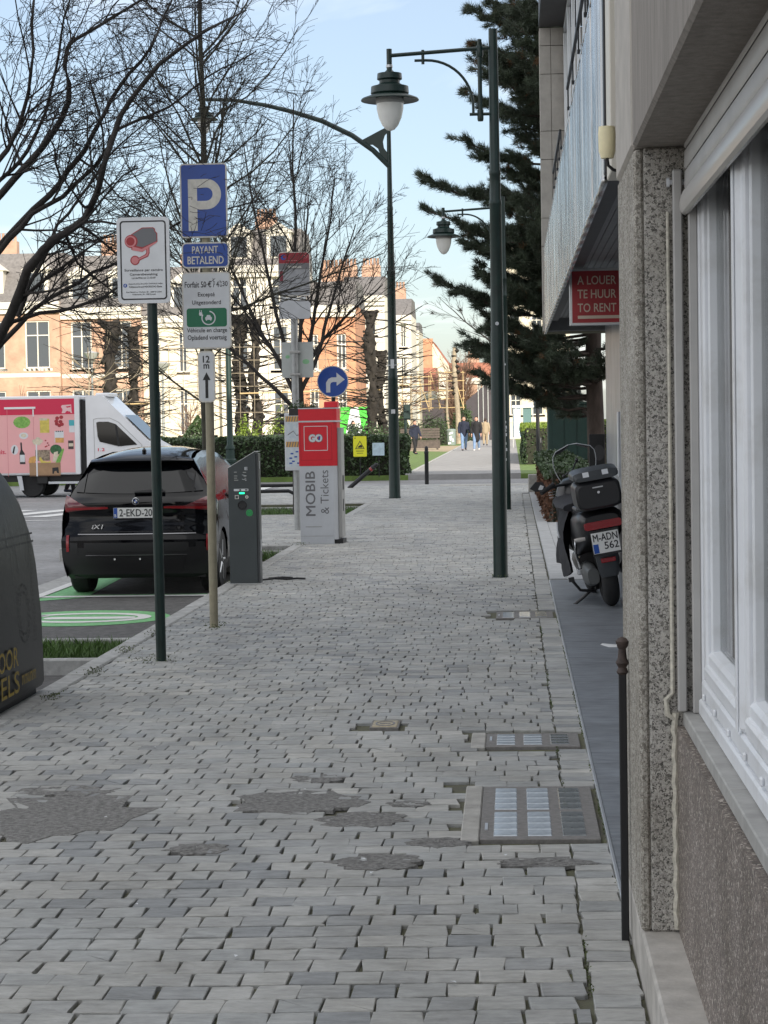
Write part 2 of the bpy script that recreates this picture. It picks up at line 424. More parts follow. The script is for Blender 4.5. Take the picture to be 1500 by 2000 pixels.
    def mesh(s, name, mats, ang=35, normals=True):
        me = bpy.data.meshes.new(name)
        me.from_pydata(s.v, [], s.f)
        mats = mats if isinstance(mats, (list, tuple)) else [mats]
        for q in mats: me.materials.append(q)
        if len(mats) > 1: me.polygons.foreach_set('material_index', s.m)
        if normals and len(s.f) < 30000:
            bm = bmesh.new(); bm.from_mesh(me)
            bmesh.ops.recalc_face_normals(bm, faces=bm.faces); bm.to_mesh(me); bm.free()
        me.shade_smooth() if hasattr(me, 'shade_smooth') else me.polygons.foreach_set('use_smooth', [True] * len(me.polygons))
        me.set_sharp_from_angle(angle=R(ang))
        return me
    def obj(s, name, mats, parent=None, ang=35, loc=None, normals=True, label=None, kind=None):
        return link(name, s.mesh(name, mats, ang, normals), parent, loc, label, kind)

def link(name, me, parent=None, loc=None, label=None, kind=None):
    o = bpy.data.objects.new(name, me); COL.objects.link(o)
    if parent is not None: o.parent = parent
    if loc is not None: o.location = loc
    if label: o['label'] = label
    if kind: o['kind'] = kind
    return o

def tag(o, label, cat, group=None):
    o['label'] = label; o['category'] = cat
    if group: o['group'] = group
    return o
def thing(name, label, cat, loc=(0, 0, 0), rz=0.0, group=None):
    o = bpy.data.objects.new(name, None); o.empty_display_size = .1; COL.objects.link(o)
    o.location = loc; o.rotation_euler = (0, 0, rz)
    return tag(o, label, cat, group)
def struct(o): o['kind'] = 'structure'; return o
def stuff(o): o['kind'] = 'stuff'; return o

def copy_tree(o, parent=None, label=None, loc=None, rz=None):
    c = o.copy(); COL.objects.link(c); c.parent = parent
    if loc is not None: c.location = loc
    if rz is not None: c.rotation_euler = (0, 0, rz)
    if label: c['label'] = label
    for ch in list(o.children): copy_tree(ch, c)
    return c

def rr(w, h, r=.02, n=5, cx=0, cz=0):
    pts = []
    for (sx, sz, a0) in ((1, 1, 0), (-1, 1, 90), (-1, -1, 180), (1, -1, 270)):
        for i in range(n + 1):
            a = R(a0 + 90 * i / n)
            pts.append((cx + sx * (w / 2 - r) + r * math.cos(a), cz + sz * (h / 2 - r) + r * math.sin(a)))
    return pts
def circ(r, n=24, cx=0, cz=0, a0=0, a1=360, rz=None):
    full = abs(a1 - a0) >= 360
    k = n if full else n + 1
    return [(cx + r * math.cos(R(a0 + (a1 - a0) * i / n)), cz + (rz or r) * math.sin(R(a0 + (a1 - a0) * i / n))) for i in range(k)]

def text(parent, s, cx, cz, w=None, h=None, y=-.002, m='ink', name='lettering', bold=0.0, align='C', rot=0.0, axis='y', shear=0.0):
    """flat print: text in the x-z plane of its parent, read from -y (axis 'x': read from +x ... in the y-z plane; 'z': on the ground)"""
    cu = bpy.data.curves.new(name, 'FONT'); cu.body = s; cu.size = 1.0; cu.offset = bold if s == 'GO' else 0.0; cu.resolution_u = 3; cu.shear = shear
    cu.align_x = 'LEFT'
    to = bpy.data.objects.new('tmp', cu)
    me = bpy.data.meshes.new_from_object(to)
    bpy.data.objects.remove(to); bpy.data.curves.remove(cu)
    n = len(me.vertices); a = np.empty(n * 3, 'f'); me.vertices.foreach_get('co', a); a = a.reshape(-1, 3)
    x0, y0 = a[:, 0].min(), a[:, 1].min(); bw, bh = a[:, 0].max() - x0, a[:, 1].max() - y0
    sy = (h / bh) if h else None
    sx = (w / bw) if w else sy
    if sy is None: sy = sx
    px = (a[:, 0] - x0 - (bw / 2 if align == 'C' else 0)) * sx; pz = (a[:, 1] - y0 - bh / 2) * sy
    c, q = math.cos(rot), math.sin(rot)
    u, v = px * c - pz * q + cx, px * q + pz * c + cz
    if axis == 'y': b = np.stack([u, np.full(n, y), v], 1)
    elif axis == 'x': b = np.stack([np.full(n, y), u, v], 1)
    else: b = np.stack([u, v, np.full(n, y)], 1)
    me.vertices.foreach_set('co', b.astype('f').ravel()); me.materials.clear(); me.materials.append(M[m]); me.update()
    if bold and s != 'GO':
        bm = bmesh.new(); e = abs(bold) * sy * 1.0
        for i, (da, db) in enumerate(((0, 0), (e, 0), (-e, 0), (0, e), (0, -e))):
            k0 = len(bm.verts); bm.from_mesh(me); bm.verts.ensure_lookup_table()
            w_ = i * .00012 * (-1 if axis == 'y' else 1)
            d_ = (da, w_, db) if axis == 'y' else ((w_, da, db) if axis == 'x' else (da, db, w_))
            for v_ in bm.verts[k0:]: v_.co += Vector(d_)
        bm.to_mesh(me); bm.free()
    return link(name, me, parent)

# fast batch tubes (numpy) for twigs: list of (pts[k,3], radii[k])
def tubes_mesh(name, branches, n, material):
    V = []; F = []; off = 0
    ang = np.arange(n) * 2 * np.pi / n; ca, sa = np.cos(ang), np.sin(ang)
    byk = {}
    for p, r in branches: byk.setdefault(len(p), []).append((p, r))
    for k, lst in byk.items():
        P = np.array([b[0] for b in lst], float); Rr = np.array([b[1] for b in lst], float)
        B = len(lst)
        D = np.empty_like(P); D[:, 1:-1] = P[:, 2:] - P[:, :-2]; D[:, 0] = P[:, 1] - P[:, 0]; D[:, -1] = P[:, -1] - P[:, -2]
        D /= np.linalg.norm(D, axis=2, keepdims=True) + 1e-9
        A = np.where(np.abs(D[:, :1, 2:3]) < .9, np.array([0, 0, 1.]), np.array([1., 0, 0]))
        A = np.repeat(A, k, 1)
        U = np.cross(D, A); U /= np.linalg.norm(U, axis=2, keepdims=True) + 1e-9
        W = np.cross(D, U)
        vv = P[:, :, None, :] + Rr[:, :, None, None] * (U[:, :, None, :] * ca[None, None, :, None] + W[:, :, None, :] * sa[None, None, :, None])
        V.append(vv.reshape(-1, 3))
        bi = np.arange(B)[:, None, None] * (k * n); ii = np.arange(k - 1)[None, :, None] * n; jj = np.arange(n)[None, None, :]; j2 = (jj + 1) % n
        q = np.stack([bi + ii + jj, bi + ii + j2, bi + ii + n + j2, bi + ii + n + jj], -1).reshape(-1, 4) + off
        F.append(q); off += B * k * n
    return np_mesh(name, np.concatenate(V), np.concatenate(F), material, True)

def np_mesh(name, V, F, material, smooth=False):
    me = bpy.data.meshes.new(name); V = np.asarray(V, 'f'); F = np.asarray(F, 'i'); k = F.shape[1]
    me.vertices.add(len(V)); me.vertices.foreach_set('co', V.ravel())
    me.loops.add(F.size); me.loops.foreach_set('vertex_index', F.ravel())
    me.polygons.add(len(F)); me.polygons.foreach_set('loop_start', np.arange(len(F), dtype='i') * k)
    me.polygons.foreach_set('loop_total', np.full(len(F), k, 'i'))
    if smooth: me.polygons.foreach_set('use_smooth', np.ones(len(F), bool))
    me.materials.append(material); me.update(calc_edges=True); return me

def leaves_mesh(name, P, size, material, normal_bias=None, aspect=.6):
    """leaf-sized quads at points P with random orientation"""
    n = len(P); d = rng.normal(size=(n, 3)); d /= np.linalg.norm(d, axis=1, keepdims=True)
    e = rng.normal(size=(n, 3))
    if normal_bias is not None: e = e * .6 + normal_bias
    u = np.cross(d, e); u /= np.linalg.norm(u, axis=1, keepdims=True) + 1e-9
    s = size * rng.uniform(.6, 1.3, (n, 1))
    a = d * s; b = u * s * aspect
    V = np.stack([P - a, P - b * .9, P + a, P + b], 1).reshape(-1, 3)
    return np_mesh(name, V, np.arange(n * 4).reshape(-1, 4), material)
# ------------------------------------------------------------------ ground, roads, pavement
def sheet(name, poly, z, m):
    b = MB(); b.add([(x, y, z) for x, y in poly], [tuple(range(len(poly)))])
    return struct(b.obj(name, M[m]))
sheet('ground', [(-900, -300), (900, -300), (900, 2500), (-900, 2500)], -.30, 'soil')
road = sheet('road', [(-60, -60), (-3.06, -60), (-3.06, 54.5), (0.4, 54.5), (60, 54.5), (60, 64.6), (-60, 64.6)], -.18, 'asphalt')
# park beyond the crossing road
b = MB(); b.box(-3.3, .25, 64.6, 260, -.18, -.004)
struct(b.obj('path', M['path']))
b = MB(); b.box(-80, -3.3, 64.6, 260, -.18, -.02)
struct(b.obj('lawn', M['grass_sun']))
b = MB(); b.box(.25, 60, 64.6, 260, -.18, -.02)
struct(b.obj('terrain', M['grass_sun']))
b = MB()
for k in range(96): b.box(-3.40, -3.30, 64.7 + k * 2.0, 64.7 + k * 2.0 + 1.98, -.15, .025, 0, .01)
struct(b.obj('path_edging', M['kerb'], kind=None))
sheet('gravel_path', [(-3.41, 111), (-3.41, 136), (-6, 134), (-14, 127), (-30, 126), (-30, 118), (-12, 117), (-6, 115)], -.012, 'gravel')
# low asphalt of the parking bay
bay = sheet('parking_bay', [(-5.3, 16.8), (-3.06, 16.8), (-3.06, 25.6), (-5.3, 25.6)], -.176, 'asphalt_dark')
sheet('gutter', [(-5.62, 8), (-5.3, 8), (-5.3, 54), (-5.62, 54)], -.174, 'kerb')
sheet('parking_lane', [(-5.3, 8.0), (-3.06, 8.0), (-3.06, 15.2), (-5.3, 15.2)], -.176, 'asphalt_dark')

PATCHES = [(-2.00, 8.80, 0.30, 0.46), (-0.98, 9.07, 0.24, 0.24), (-0.95, 9.67, 0.09, 0.08), (-0.66, 8.66, 0.16, 0.13),
           (-0.54, 7.82, 0.14, 0.11), (-1.28, 8.07, 0.09, 0.07), (-0.32, 8.18, 0.09, 0.06), (0.11, 7.80, 0.13, 0.06),
           (-2.10, 9.38, 0.19, 0.09), (-0.48, 9.01, 0.06, 0.04)]
HOLES = [(-.245, .36, 8.20, 9.45), (-.215, .36, 10.54, 11.06), (-.19, .36, 17.42, 18.08), (-.83, -.635, 11.24, 11.54)]

pav = MB()
def bed(x0, x1, y0, y1): pav.box(x0, x1, y0, y1, -.3, -.017)
bed(-3.06, .39, 4.6, 54.5); bed(-6.2, -3.06, 28.2, 37.6); bed(-6.2, -3.06, 42.6, 54.5); bed(.39, 6, 46.8, 54.5)
pavement = struct(pav.obj('pavement', M['joint']))

def inpatch(x, y):
    for i, (cx, cy, ax, ay) in enumerate(PATCHES):
        q = ((x - cx) / ax) ** 2 + ((y - cy) / ay) ** 2
        if q < 1.05 + .25 * math.sin(9 * x + 7 * y + i): return True
    return False
setts = []
PX, PY = .1455, .1435
k = 0; y = 4.75
while y < 54.3:
    lims = [(-2.915, .205)]
    if 28.3 < y < 37.5 or 42.7 < y: lims = [(-6.15, .205)]
    if y > 46.9: lims = [(-6.15, 3.0)]
    for (xa, xb) in lims:
        x = xa - PX * (k % 2) * .5 + rng.uniform(-.012, .012)
        while x < xb:
            w = PX * rng.uniform(.94, 1.07)
            x0, x1 = max(x, xa), min(x + w, xb)
            if x1 - x0 > .045:
                cx = (x0 + x1) / 2; yy = y + .026 * math.sin(cx * 1.25 + k * .045) + .006 * math.sin(cx * 3.1 + k * .21) + rng.uniform(-.002, .002)
                if not inpatch(cx, yy) and not any(h[0] - .03 < cx < h[1] and h[2] - .05 < yy < h[3] + .05 for h in HOLES):
                    setts.append((cx, yy, .0325 * math.cos(cx * 1.25 + k * .045) + .0186 * math.cos(cx * 3.1 + k * .21), (x1 - x0) / 2 - rng.uniform(.0016, .0048), PY / 2 - rng.uniform(.0030, .0062)))
            x += w
    k += 1; y += PY * rng.uniform(.98, 1.02)
S = np.array(setts)
def sett_geo(S, strip=False):
    n = len(S); cx, cy, slope, hx, hy = S.T
    c = np.minimum(hx, hy) * rng.uniform(.02, .13, (8, n))
    sx = np.array([1, 1, -1, -1]); sy = np.array([1, -1, -1, 1])
    px = np.empty((n, 8)); py = np.empty((n, 8))
    seq = [(1, -1, 0), (1, 1, 0), (1, 1, 1), (-1, 1, 1), (-1, 1, 0), (-1, -1, 0), (-1, -1, 1), (1, -1, 1)]
    for i, (a, b2, side) in enumerate(seq):
        px[:, i] = a * (hx - (c[i] if side else 0)); py[:, i] = b2 * (hy - (0 if side else c[i]))
    jit = np.minimum(.0040, hx * .1)[:, None]
    px += rng.normal(0, 1, px.shape) * jit; py += rng.normal(0, 1, py.shape) * jit * .8
    py += px * slope[:, None]
    t = rng.normal(0, .0007, n) + .002 * np.sin(cx * 1.3 + cy * .4) * np.sin(cy * .7)
    tx = rng.normal(0, .006, n); ty = rng.normal(0, .005, n)
    ins = 1 - rng.uniform(.015, .055, (n, 8))
    ch = rng.uniform(.0015, .0040, (n, 8))
    top = np.stack([px * ins, py * ins, t[:, None] + tx[:, None] * px + ty[:, None] * py + rng.normal(0, .0004, px.shape)], -1)
    mid = np.stack([px, py, top[:, :, 2] - ch], -1)
    bot = np.stack([px * 1.0, py * 1.0, np.full_like(px, -.05)], -1)
    V = np.concatenate([top, mid, bot], 1)                      # n,24,3
    F = [(0, 1, 2, 3), (0, 3, 4, 7), (4, 5, 6, 7)]
    for r0 in (0, 8):
        for i in range(8):
            j = (i + 1) % 8; F.append((r0 + j, r0 + i, r0 + 8 + i, r0 + 8 + j))
    return V, np.array(F), np.clip(rng.beta(2, 2, n) + .18 * np.sin(cy * .9 + cx * 1.7), 0, 1)
def add_tone(me, vals):
    at = me.attributes.new('tone', 'FLOAT', 'FACE'); at.data.foreach_set('value', np.asarray(vals, 'f'))
def place_setts(S, name, single, material, parent):
    V, F, tone = sett_geo(S); n = len(S)
    # the ones that show largest in the frame
    P = np.stack([S[:, 0], S[:, 1], np.full(n, -1.7)], 1)
    dz = P @ np.array(fwd); u = P @ np.array(right) / dz * 4000; v = P @ np.array(upv) / dz * 4000
    vis = (np.abs(u) < 735) & (np.abs(v) < 985) & (dz > 0)
    order = np.argsort(np.where(vis, dz, 1e6)); big = order[:single]; rest = np.setdiff1d(np.arange(n), big)
    for i in big:
        me = np_mesh(name, V[i], F, material); add_tone(me, np.full(len(F), tone[i])); me.shade_smooth(); me.set_sharp_from_angle(angle=R(24))
        link(name, me, parent, (S[i, 0], S[i, 1], 0))
    if len(rest) == 0: return
    W = V[rest] + np.stack([S[rest, 0], S[rest, 1], np.zeros(len(rest))], 1)[:, None, :]
    FF = (F[None] + (np.arange(len(rest)) * 24)[:, None, None]).reshape(-1, 4)
    me = np_mesh(name, W.reshape(-1, 3), FF, material); add_tone(me, np.repeat(tone[rest], len(F))); me.shade_smooth(); me.set_sharp_from_angle(angle=R(24))
    stuff(link(name, me, parent))
place_setts(S, 'sett', 300, M['sett'], pavement)
# edge course beside the buildings: stacked stones
E_ = []
y = 4.75
while y < 46.6:
    d = rng.uniform(.105, .15)
    if not any(h[2] - .03 < y + d / 2 < h[3] + .03 and h[1] > .2 for h in HOLES): E_.append((.285, y + d / 2, rng.normal(0, .01), .074 - rng.uniform(0, .004), d / 2 - rng.uniform(.002, .006)))
    y += d
place_setts(np.array(E_), 'edging_stone', 60, M['sett'], pavement)
# one border row of setts laid lengthwise along the kerb stones
# asphalt patches where setts are missing
for i, (cx, cy, ax, ay) in enumerate(PATCHES):
    b = MB(); n = 28
    ring = [(cx + (ax + .10) * math.cos(2 * math.pi * j / n), cy + (ay + .09) * math.sin(2 * math.pi * j / n), -.012 + .0001 * i) for j in range(n)]
    fr = [1.0 + .28 * math.sin(j * 1.9 + i) * math.sin(j * .7 + 2 * i) + rng.uniform(-.10, .16) for j in range(n)]
    edge = [(cx + (ax * fr[j] + .03) * math.cos(2 * math.pi * j / n), cy + (ay * fr[j] + .03) * math.sin(2 * math.pi * j / n), .0015 + .0001 * i) for j in range(n)]
    mid = [(cx + ax * .6 * math.cos(2 * math.pi * j / n), cy + ay * .6 * math.sin(2 * math.pi * j / n), -.001 + .0001 * i + rng.uniform(-.004, .005)) for j in range(n)]
    b.grid([[(x * 1.0 + (x - cx) * .03, y + (y - cy) * .03, -.012) for x, y, z in edge], edge, mid], closed=True); b.add([(cx, cy, -.004)] + mid, [(0, j + 1, (j + 1) % n + 1) for j in range(n)])
    b.obj('asphalt_patch', M['patch'], pavement)
# kerb stones
y = 4.6; j = 0
while y < 54.4:
    L = 1.0 + .02 * (j % 3)
    b = MB(); b.box(-.075, .075, 0, L - .008, -.3, .004 + rng.uniform(-.003, .003), 0, .012)
    if not (28.2 < y < 37.0) and not (y > 42.4):
        b.obj('kerb_stone', M['kerb'], pavement, loc=(-3.0, y, 0))
    y += L; j += 1
for (x0, x1, yy) in [(-6.2, -3.08, 28.25), (-6.2, -3.08, 37.55), (-6.2, -3.08, 42.7)]:
    b = MB(); b.box(x0, x1, yy - .07, yy + .07, -.3, .004, 0, .012); b.obj('kerb_stone', M['kerb'], pavement)
b = MB(); b.box(-6.34, -6.2, 28.2, 37.6, -.3, .004, 0, .012); b.obj('kerb_stone', M['kerb'], pavement)
# pale threshold strip and tactile paving near the crossing
for (y0, x0, x1) in [(34.2, -2.9, .2), (51.5, -2.2, .3)]:
    b = MB(); b.box(x0, x1, y0, y0 + .16, -.03, .008, 0, .006); b.obj('threshold_strip', M['slab'], pavement)
for i in range(6):
    for q in range(3):
        b = MB(); b.box(0, .38, 0, .38, -.03, .012, 0, .008); b.obj('tactile_tile', M['concrete'], pavement, loc=(-1.9 + .4 * i, 52.6 + .4 * q, 0))

# planter beds with kerb and grass
def bed_thing(x0, x1, y0, y1, label, blades, h=.075):
    t = thing('planter_bed', label, 'planter bed', ((x0 + x1) / 2, y0, -.18), group=None)
    cx = (x0 + x1) / 2; X0, X1, L = x0 - cx, x1 - cx, y1 - y0
    for (a, c2, d, e) in [(X0, X1, 0, .10), (X0, X1, L - .10, L), (X0, X0 + .1, .104, L - .104)]:
        b = MB(); b.box(a, c2, d, e, -.1, .12, 0, .012); b.obj('edging_stone', M['kerb'], t)
    b = MB(); n = 14
    rows = [[(X0 + .09 + (X1 - X0 - .09) * i / n, .1 + (L - .2) * j / n, .06 + .03 * math.sin(i * 1.7 + j) * math.cos(j * 1.3)) for i in range(n + 1)] for j in range(n + 1)]
    b.grid(rows); b.obj('soil', M['soil'], t)
    N = blades
    P = np.stack([rng.uniform(X0 + .1, X1, N), .12 + (L - .24) * rng.beta(1.1, 1.1, N), np.full(N, .055)], 1)
    P[:, 2] += 0
    hh = h * rng.uniform(.5, 1.5, N); a = rng.uniform(0, 6.28, N); w = .006
    du = np.stack([np.cos(a) * w, np.sin(a) * w, np.zeros(N)], 1)
    lean = np.stack([rng.normal(0, .45, N) * hh, rng.normal(0, .45, N) * hh, hh], 1)
    V = np.stack([P - du, P + du, P + lean * .6 + du * .7, P + lean * .6 - du * .7, P + lean], 1).reshape(-1, 3)
    base = np.arange(N)[:, None] * 5
    F = np.concatenate([base + np.array([0, 1, 2]), base + np.array([0, 2, 3]), base + np.array([3, 2, 4])], 0)
    stuff(link('grass', np_mesh('grass', V, F, M['grass']), t))
    return t
bed_thing(-5.4, -3.08, 15.25, 16.78, 'kerbed bed of rough grass between the bottle bank and the green charging bay', 5200)
bed_thing(-5.2, -3.08, 25.75, 28.1, 'kerbed bed with thin grass behind the charging post', 1800, .09)
bed_thing(-5.6, -3.08, 37.7, 42.5, 'kerbed bed of short grass at the foot of the many-stemmed tree', 3500, .08)

# road markings
def mark(name, poly, z, m, parent=None):
    b = MB(); b.add([(x, y, z) for x, y in poly], [tuple(range(len(poly)))]); return b.obj(name, M[m], parent)
mk = thing('bay_marking', 'green and white painted outline of the charging bay under the black car', 'road marking', (0, 0, 0))
mark('painted_line', [(-5.28, 22.1), (-3.1, 22.1), (-3.1, 22.28), (-5.28, 22.28)], -.168, 'white_paint', mk)
mark('painted_band', [(-5.28, 21.55), (-4.7, 22.09), (-4.7, 22.5), (-4.85, 25.5), (-5.28, 25.5)], -.172, 'green_paint', mk)
mark('painted_line', [(-5.3, 20.9), (-5.18, 20.9), (-5.18, 27.5), (-5.3, 27.5)], -.164, 'white_paint', mk)
mark('painted_band', [(-4.69, 22.285), (-3.1, 22.285), (-3.1, 22.42), (-4.69, 22.42)], -.172, 'green_paint', mk)
sy = thing('charging_symbol', 'worn green oval with white charging emblem painted on the asphalt bay', 'road marking', (-4.22, 19.72, 0))
mark('green_oval', circ(.86, 40, rz=.80), -.172, 'green_paint', sy)
b = MB(); b.ring(circ(.66, 36, rz=.50, cx=.02), circ(.53, 36, rz=.36, cx=.02), -.169, -.168, axis='z'); b.obj('white_ring', M['white_paint'], sy)
b = MB(); b.prism(rr(.9, .22, .09, cx=.08, cz=-.03), -.169, -.168, axis='z'); b.prism(rr(.5, .13, .05, cx=-.62, cz=.2), -.169, -.168, axis='z'); b.obj('white_car_shape', M['white_paint'], sy)
zb = thing('zebra_crossing', 'white painted bars of the crossing beyond the black car', 'road marking', (0, 0, 0))
for i in range(9):
    x = -12.2 + i * 1.0
    mark('painted_bar', [(x, 42.0), (x + .5, 42.0), (x + .5 + 1.0, 45.6), (x + 1.0, 45.6)], -.172, 'white_paint', zb)
mark('painted_line', [(-13, 40.4), (-5.8, 40.4), (-5.8, 40.6), (-13, 40.6)], -.172, 'white_paint', zb)
z2 = thing('zebra_crossing', 'white painted bars of the crossing over the road into the park', 'road marking', (0, 0, 0))
mark('painted_line', [(-3.2, 57.2), (.35, 57.2), (.35, 57.7), (-3.2, 57.7)], -.172, 'white_paint', z2)
for i in range(5):
    x = -9.4 + i * .95
    mark('painted_bar', [(x, 56.0), (x + .5, 56.0), (x + .5, 61.0), (x, 61.0)], -.172, 'white_paint', z2)

# forecourt floor of slate tiles, then paler slabs
fl = MB(); fl.box(.362, 1.6, 6.9, 47.0, -.3, -.012)
floor = struct(fl.obj('forecourt_floor', M['joint']))
yy = 7.0; i = 0
while yy < 21.3:
    L = min(1.21, 21.38 - yy)
    for (xa, xb) in [(.372, .972), (.976, 1.58)]:
        b = MB(); b.box(xa, xb, yy + .002, yy + L - .002, -.05, .012, 0, .003); b.obj('slate_tile', M['slate'], floor)
    yy += L
b = MB(); b.box(.358, .3705, 6.95, 21.38, -.05, .016, 0, .002); b.obj('edge_trim', M['alu'], floor)
yy = 21.4
while yy < 46.5:
    b = MB(); b.box(.372, .54, yy + .004, yy + 1.0, -.05, .03, 0, .006); b.obj('pale_slab', M['slab'], floor); yy += 1.01
b = MB(); b.box(.545, 1.6, 21.4, 33.2, -.05, .02); b.obj('paved_area', M['slab'], floor)

# pavement lights
def pavement_light(x0, x1, y0, y1, cols, rows, label, concrete=True):
    t = thing('pavement_light', label, 'pavement light', ((x0 + x1) / 2, (y0 + y1) / 2, 0), group='glass block pavement lights')
    W, L = x1 - x0, y1 - y0; f = .055
    b = MB(); b.box(-W / 2, W / 2, -L / 2, L / 2, -.06, .002, 0, .003); b.obj('frame', M['cast_iron'], t)
    if concrete:
        b = MB(); b.box(-W / 2 - .08, -W / 2 - .002, -L / 2 - .02, L / 2 + .02, -.06, .004, 0, .006); b.obj('concrete_strip', M['concrete'], t)
    cw = .098; gap = (W - 2 * f - cols * cw) / max(1, cols - 1) if cols > 1 else 0
    rh = (L - f * (2 if rows <= 4 else 3)) / rows
    me = {}
    for c in range(cols):
        for r in range(rows):
            xx = -W / 2 + f + c * (cw + gap); yb = -L / 2 + f + r * rh + (f if rows > 4 and r >= rows // 2 else 0)
            key = c == cols - 1
            if key not in me:
                b = MB(); n = 4
                b.box(0, cw, .006, rh - .006, -.02, .006, 0, .004)
                if key:
                    b.box(.012, cw - .012, .020, rh - .020, .006, .0072, 0)
                me[key] = b.mesh('glass_block', M['glass_clear'] if key else M['glass_block'])
            link('glass_block', me[key], t, (xx, yb, 0))
    b = MB(); b.box(-W / 2 + .018, -W / 2 + .03, -L / 2 + .18, -L / 2 + .32, .002, .006); b.obj('lift_handle', M['alu'], t)
    return t
pavement_light(-.155, .335, 8.23, 9.42, 3, 8, 'large pavement light with three columns of glass blocks and a concrete strip, nearest the viewer')
pavement_light(-.16, .33, 10.58, 11.03, 3, 4, 'short pavement light in worn setts level with the brass valve cover')
pavement_light(-.16, .33, 17.46, 18.03, 3, 4, 'small worn pavement light in the setts near the scooter', False)

vc = thing('valve_cover', 'small worn rectangular metal valve cover set in the setts', 'cover', (-.733, 11.39, 0))
b = MB(); b.box(-.082, .082, -.13, .13, -.04, .004, 0, .003); b.obj('frame', M['cast_iron'], vc)
b = MB(); b.box(-.07, .07, -.115, .115, -.03, .007, 0, .003); b.obj('lid', M['brass'], vc)
b = MB(); b.ring(circ(.055, 24, rz=.09), circ(.046, 24, rz=.078), .0072, .009, axis='z'); b.box(-.03, .03, -.01, .01, .0072, .009); b.obj('raised_ring', M['ink_grey'], vc)

# weeds in the joints
def weeds(name, label, spots, n, h=.05):
    V = []; 
    P = np.concatenate([np.stack([rng.normal(x, s, n), rng.normal(y, s * 2.0, n), rng.uniform(-.015, h, n)], 1) for x, y, s in spots])
    o = stuff(link(name, leaves_mesh(name, P, .008, M['moss']))); o['label'] = label; o['category'] = 'weeds'
    return o
weeds('weeds', 'small weeds growing in the joints along the kerb and posts',
      [(-2.60, 14.55, .07), (-2.92, 15.2, .04), (-2.9, 16.4, .05), (-2.9, 13.9, .03), (-2.5, 16.95, .05), (-.15, 22.1, .06), (-2.97, 28.35, .06),
       (-2.9, 12.6, .03), (-3.0, 21.6, .03)], 130, .035)
n_ = 3600; yb = rng.uniform(7, 21, n_); keep = np.sin(yb * 2.3) + np.sin(yb * 5.1 + 1) + rng.normal(0, .5, n_) > .2
Pm = np.stack([rng.normal(.359, .006, n_), yb, rng.uniform(-.014, .012, n_)], 1)[keep]
n_ = 1800; ys_ = rng.uniform(6, 17, n_); k2 = np.sin(ys_ * 1.9 + 2) + np.sin(ys_ * 4.3) > .5
Pn_ = np.stack([rng.normal(.209, .005, n_), ys_, rng.uniform(-.016, .008, n_)], 1)[k2]
mo = stuff(link('moss', leaves_mesh('moss', np.concatenate([Pm, Pn_]), .0055, M['moss']))); mo['label'] = 'green moss and tiny weeds along the edge of the dark slate floor'; mo['category'] = 'moss'
# litter: pale specks on the setts
for i, (x, y) in enumerate([(-1.78, 8.7), (-1.58, 9.1), (-.98, 9.35), (-.62, 8.72), (-.55, 7.6), (-1.35, 7.1), (-1.83, 6.6), (-.9, 6.4), (-.2, 6.1), (-1.1, 10.2), (-.05, 7.9), (-.6, 7.83), (-1.2, 12), (.1, 12.4), (-1.9, 10.6)]):
    b = MB(); s_ = rng.uniform(.006, .014)
    b.add([(-s_, 0, .0), (0, -s_ * .6, .002), (s_ * 1.2, .002, .001), (.002, s_ * .7, .004)], [(0, 1, 2, 3)])
    o = b.obj('paper_scrap', M['sign_white'], loc=(x, y, .009)); o.rotation_euler = (0, 0, i * 1.1)
    tag(o, 'tiny pale scrap of litter lying on the grey setts', 'litter', 'litter scraps on the setts')
# leaves of dead twigs by the charger cable etc. are left to the objects
# ------------------------------------------------------------------ near building on the right (faces the street, -x)
nb = thing('corner_building', 'nearest building at the right edge with aggregate pier, concrete beam and half lowered grey shutter', 'building', (.38, 6.1, 0))
def W(b): # world -> local of the near building
    b.v = [(x - .38, y - 6.1, z) for x, y, z in b.v]; return b
XF, XD = .366, .476
b = MB(); b.box(XF + .03, 1.0, 6.10, 6.985, .16, 2.49, 0, .006); W(b).obj('pier', M['pier'], nb)
b = MB()
for i in range(11):                                  # ribbed street face of the pier
    yy = 6.104 + i * .0800
    b.box(XF, XF + .0295, yy, yy + .068, .16, 2.485, 0, .008)
W(b).obj('ribbed_facing', M['pier_rib'], nb)
b = MB(); b.box(XF, XD + .01, -6, 6.99, -.05, .16, 0, .008); b.box(XD + .01, 1.1, -6, 6.99, -.05, .155); W(b).obj('plinth', M['plinth'], nb)
b = MB(); b.box(XD, 1.0, -6, 6.098, .157, .78); W(b).obj('dado_panel', M['dado'], nb)
for i in range(9):
    b = MB(); b.box(XD + .018, .56, 6.094 - 1.3 * (i + 1) + .004, 6.094 - 1.3 * i, .782, .825, 0, .004); W(b).obj('sill_stone', M['sill'], nb)
# cream sealant line with drips down the corner of the pier
b = MB(); pts = []
for i in range(26):
    z = .17 + (.82 - .17) * i / 25
    pts.append((XD - .006 + .003 * math.sin(i * 2.1), 6.094 + .001 * math.sin(i), z))
b.tube(pts, [.009 + .003 * math.sin(i * 1.7) ** 2 for i in range(26)], 6)
b.tube([(XD - .004, 6.09, .80), (XD - .028, 6.088, .815), (XD - .032, 6.088, .86), (XD - .012, 6.09, .88), (XD - .012, 6.092, 2.3)], [.007, .009, .008, .007, .005], 6)
W(b).obj('sealant_line', M['sealant'], nb)
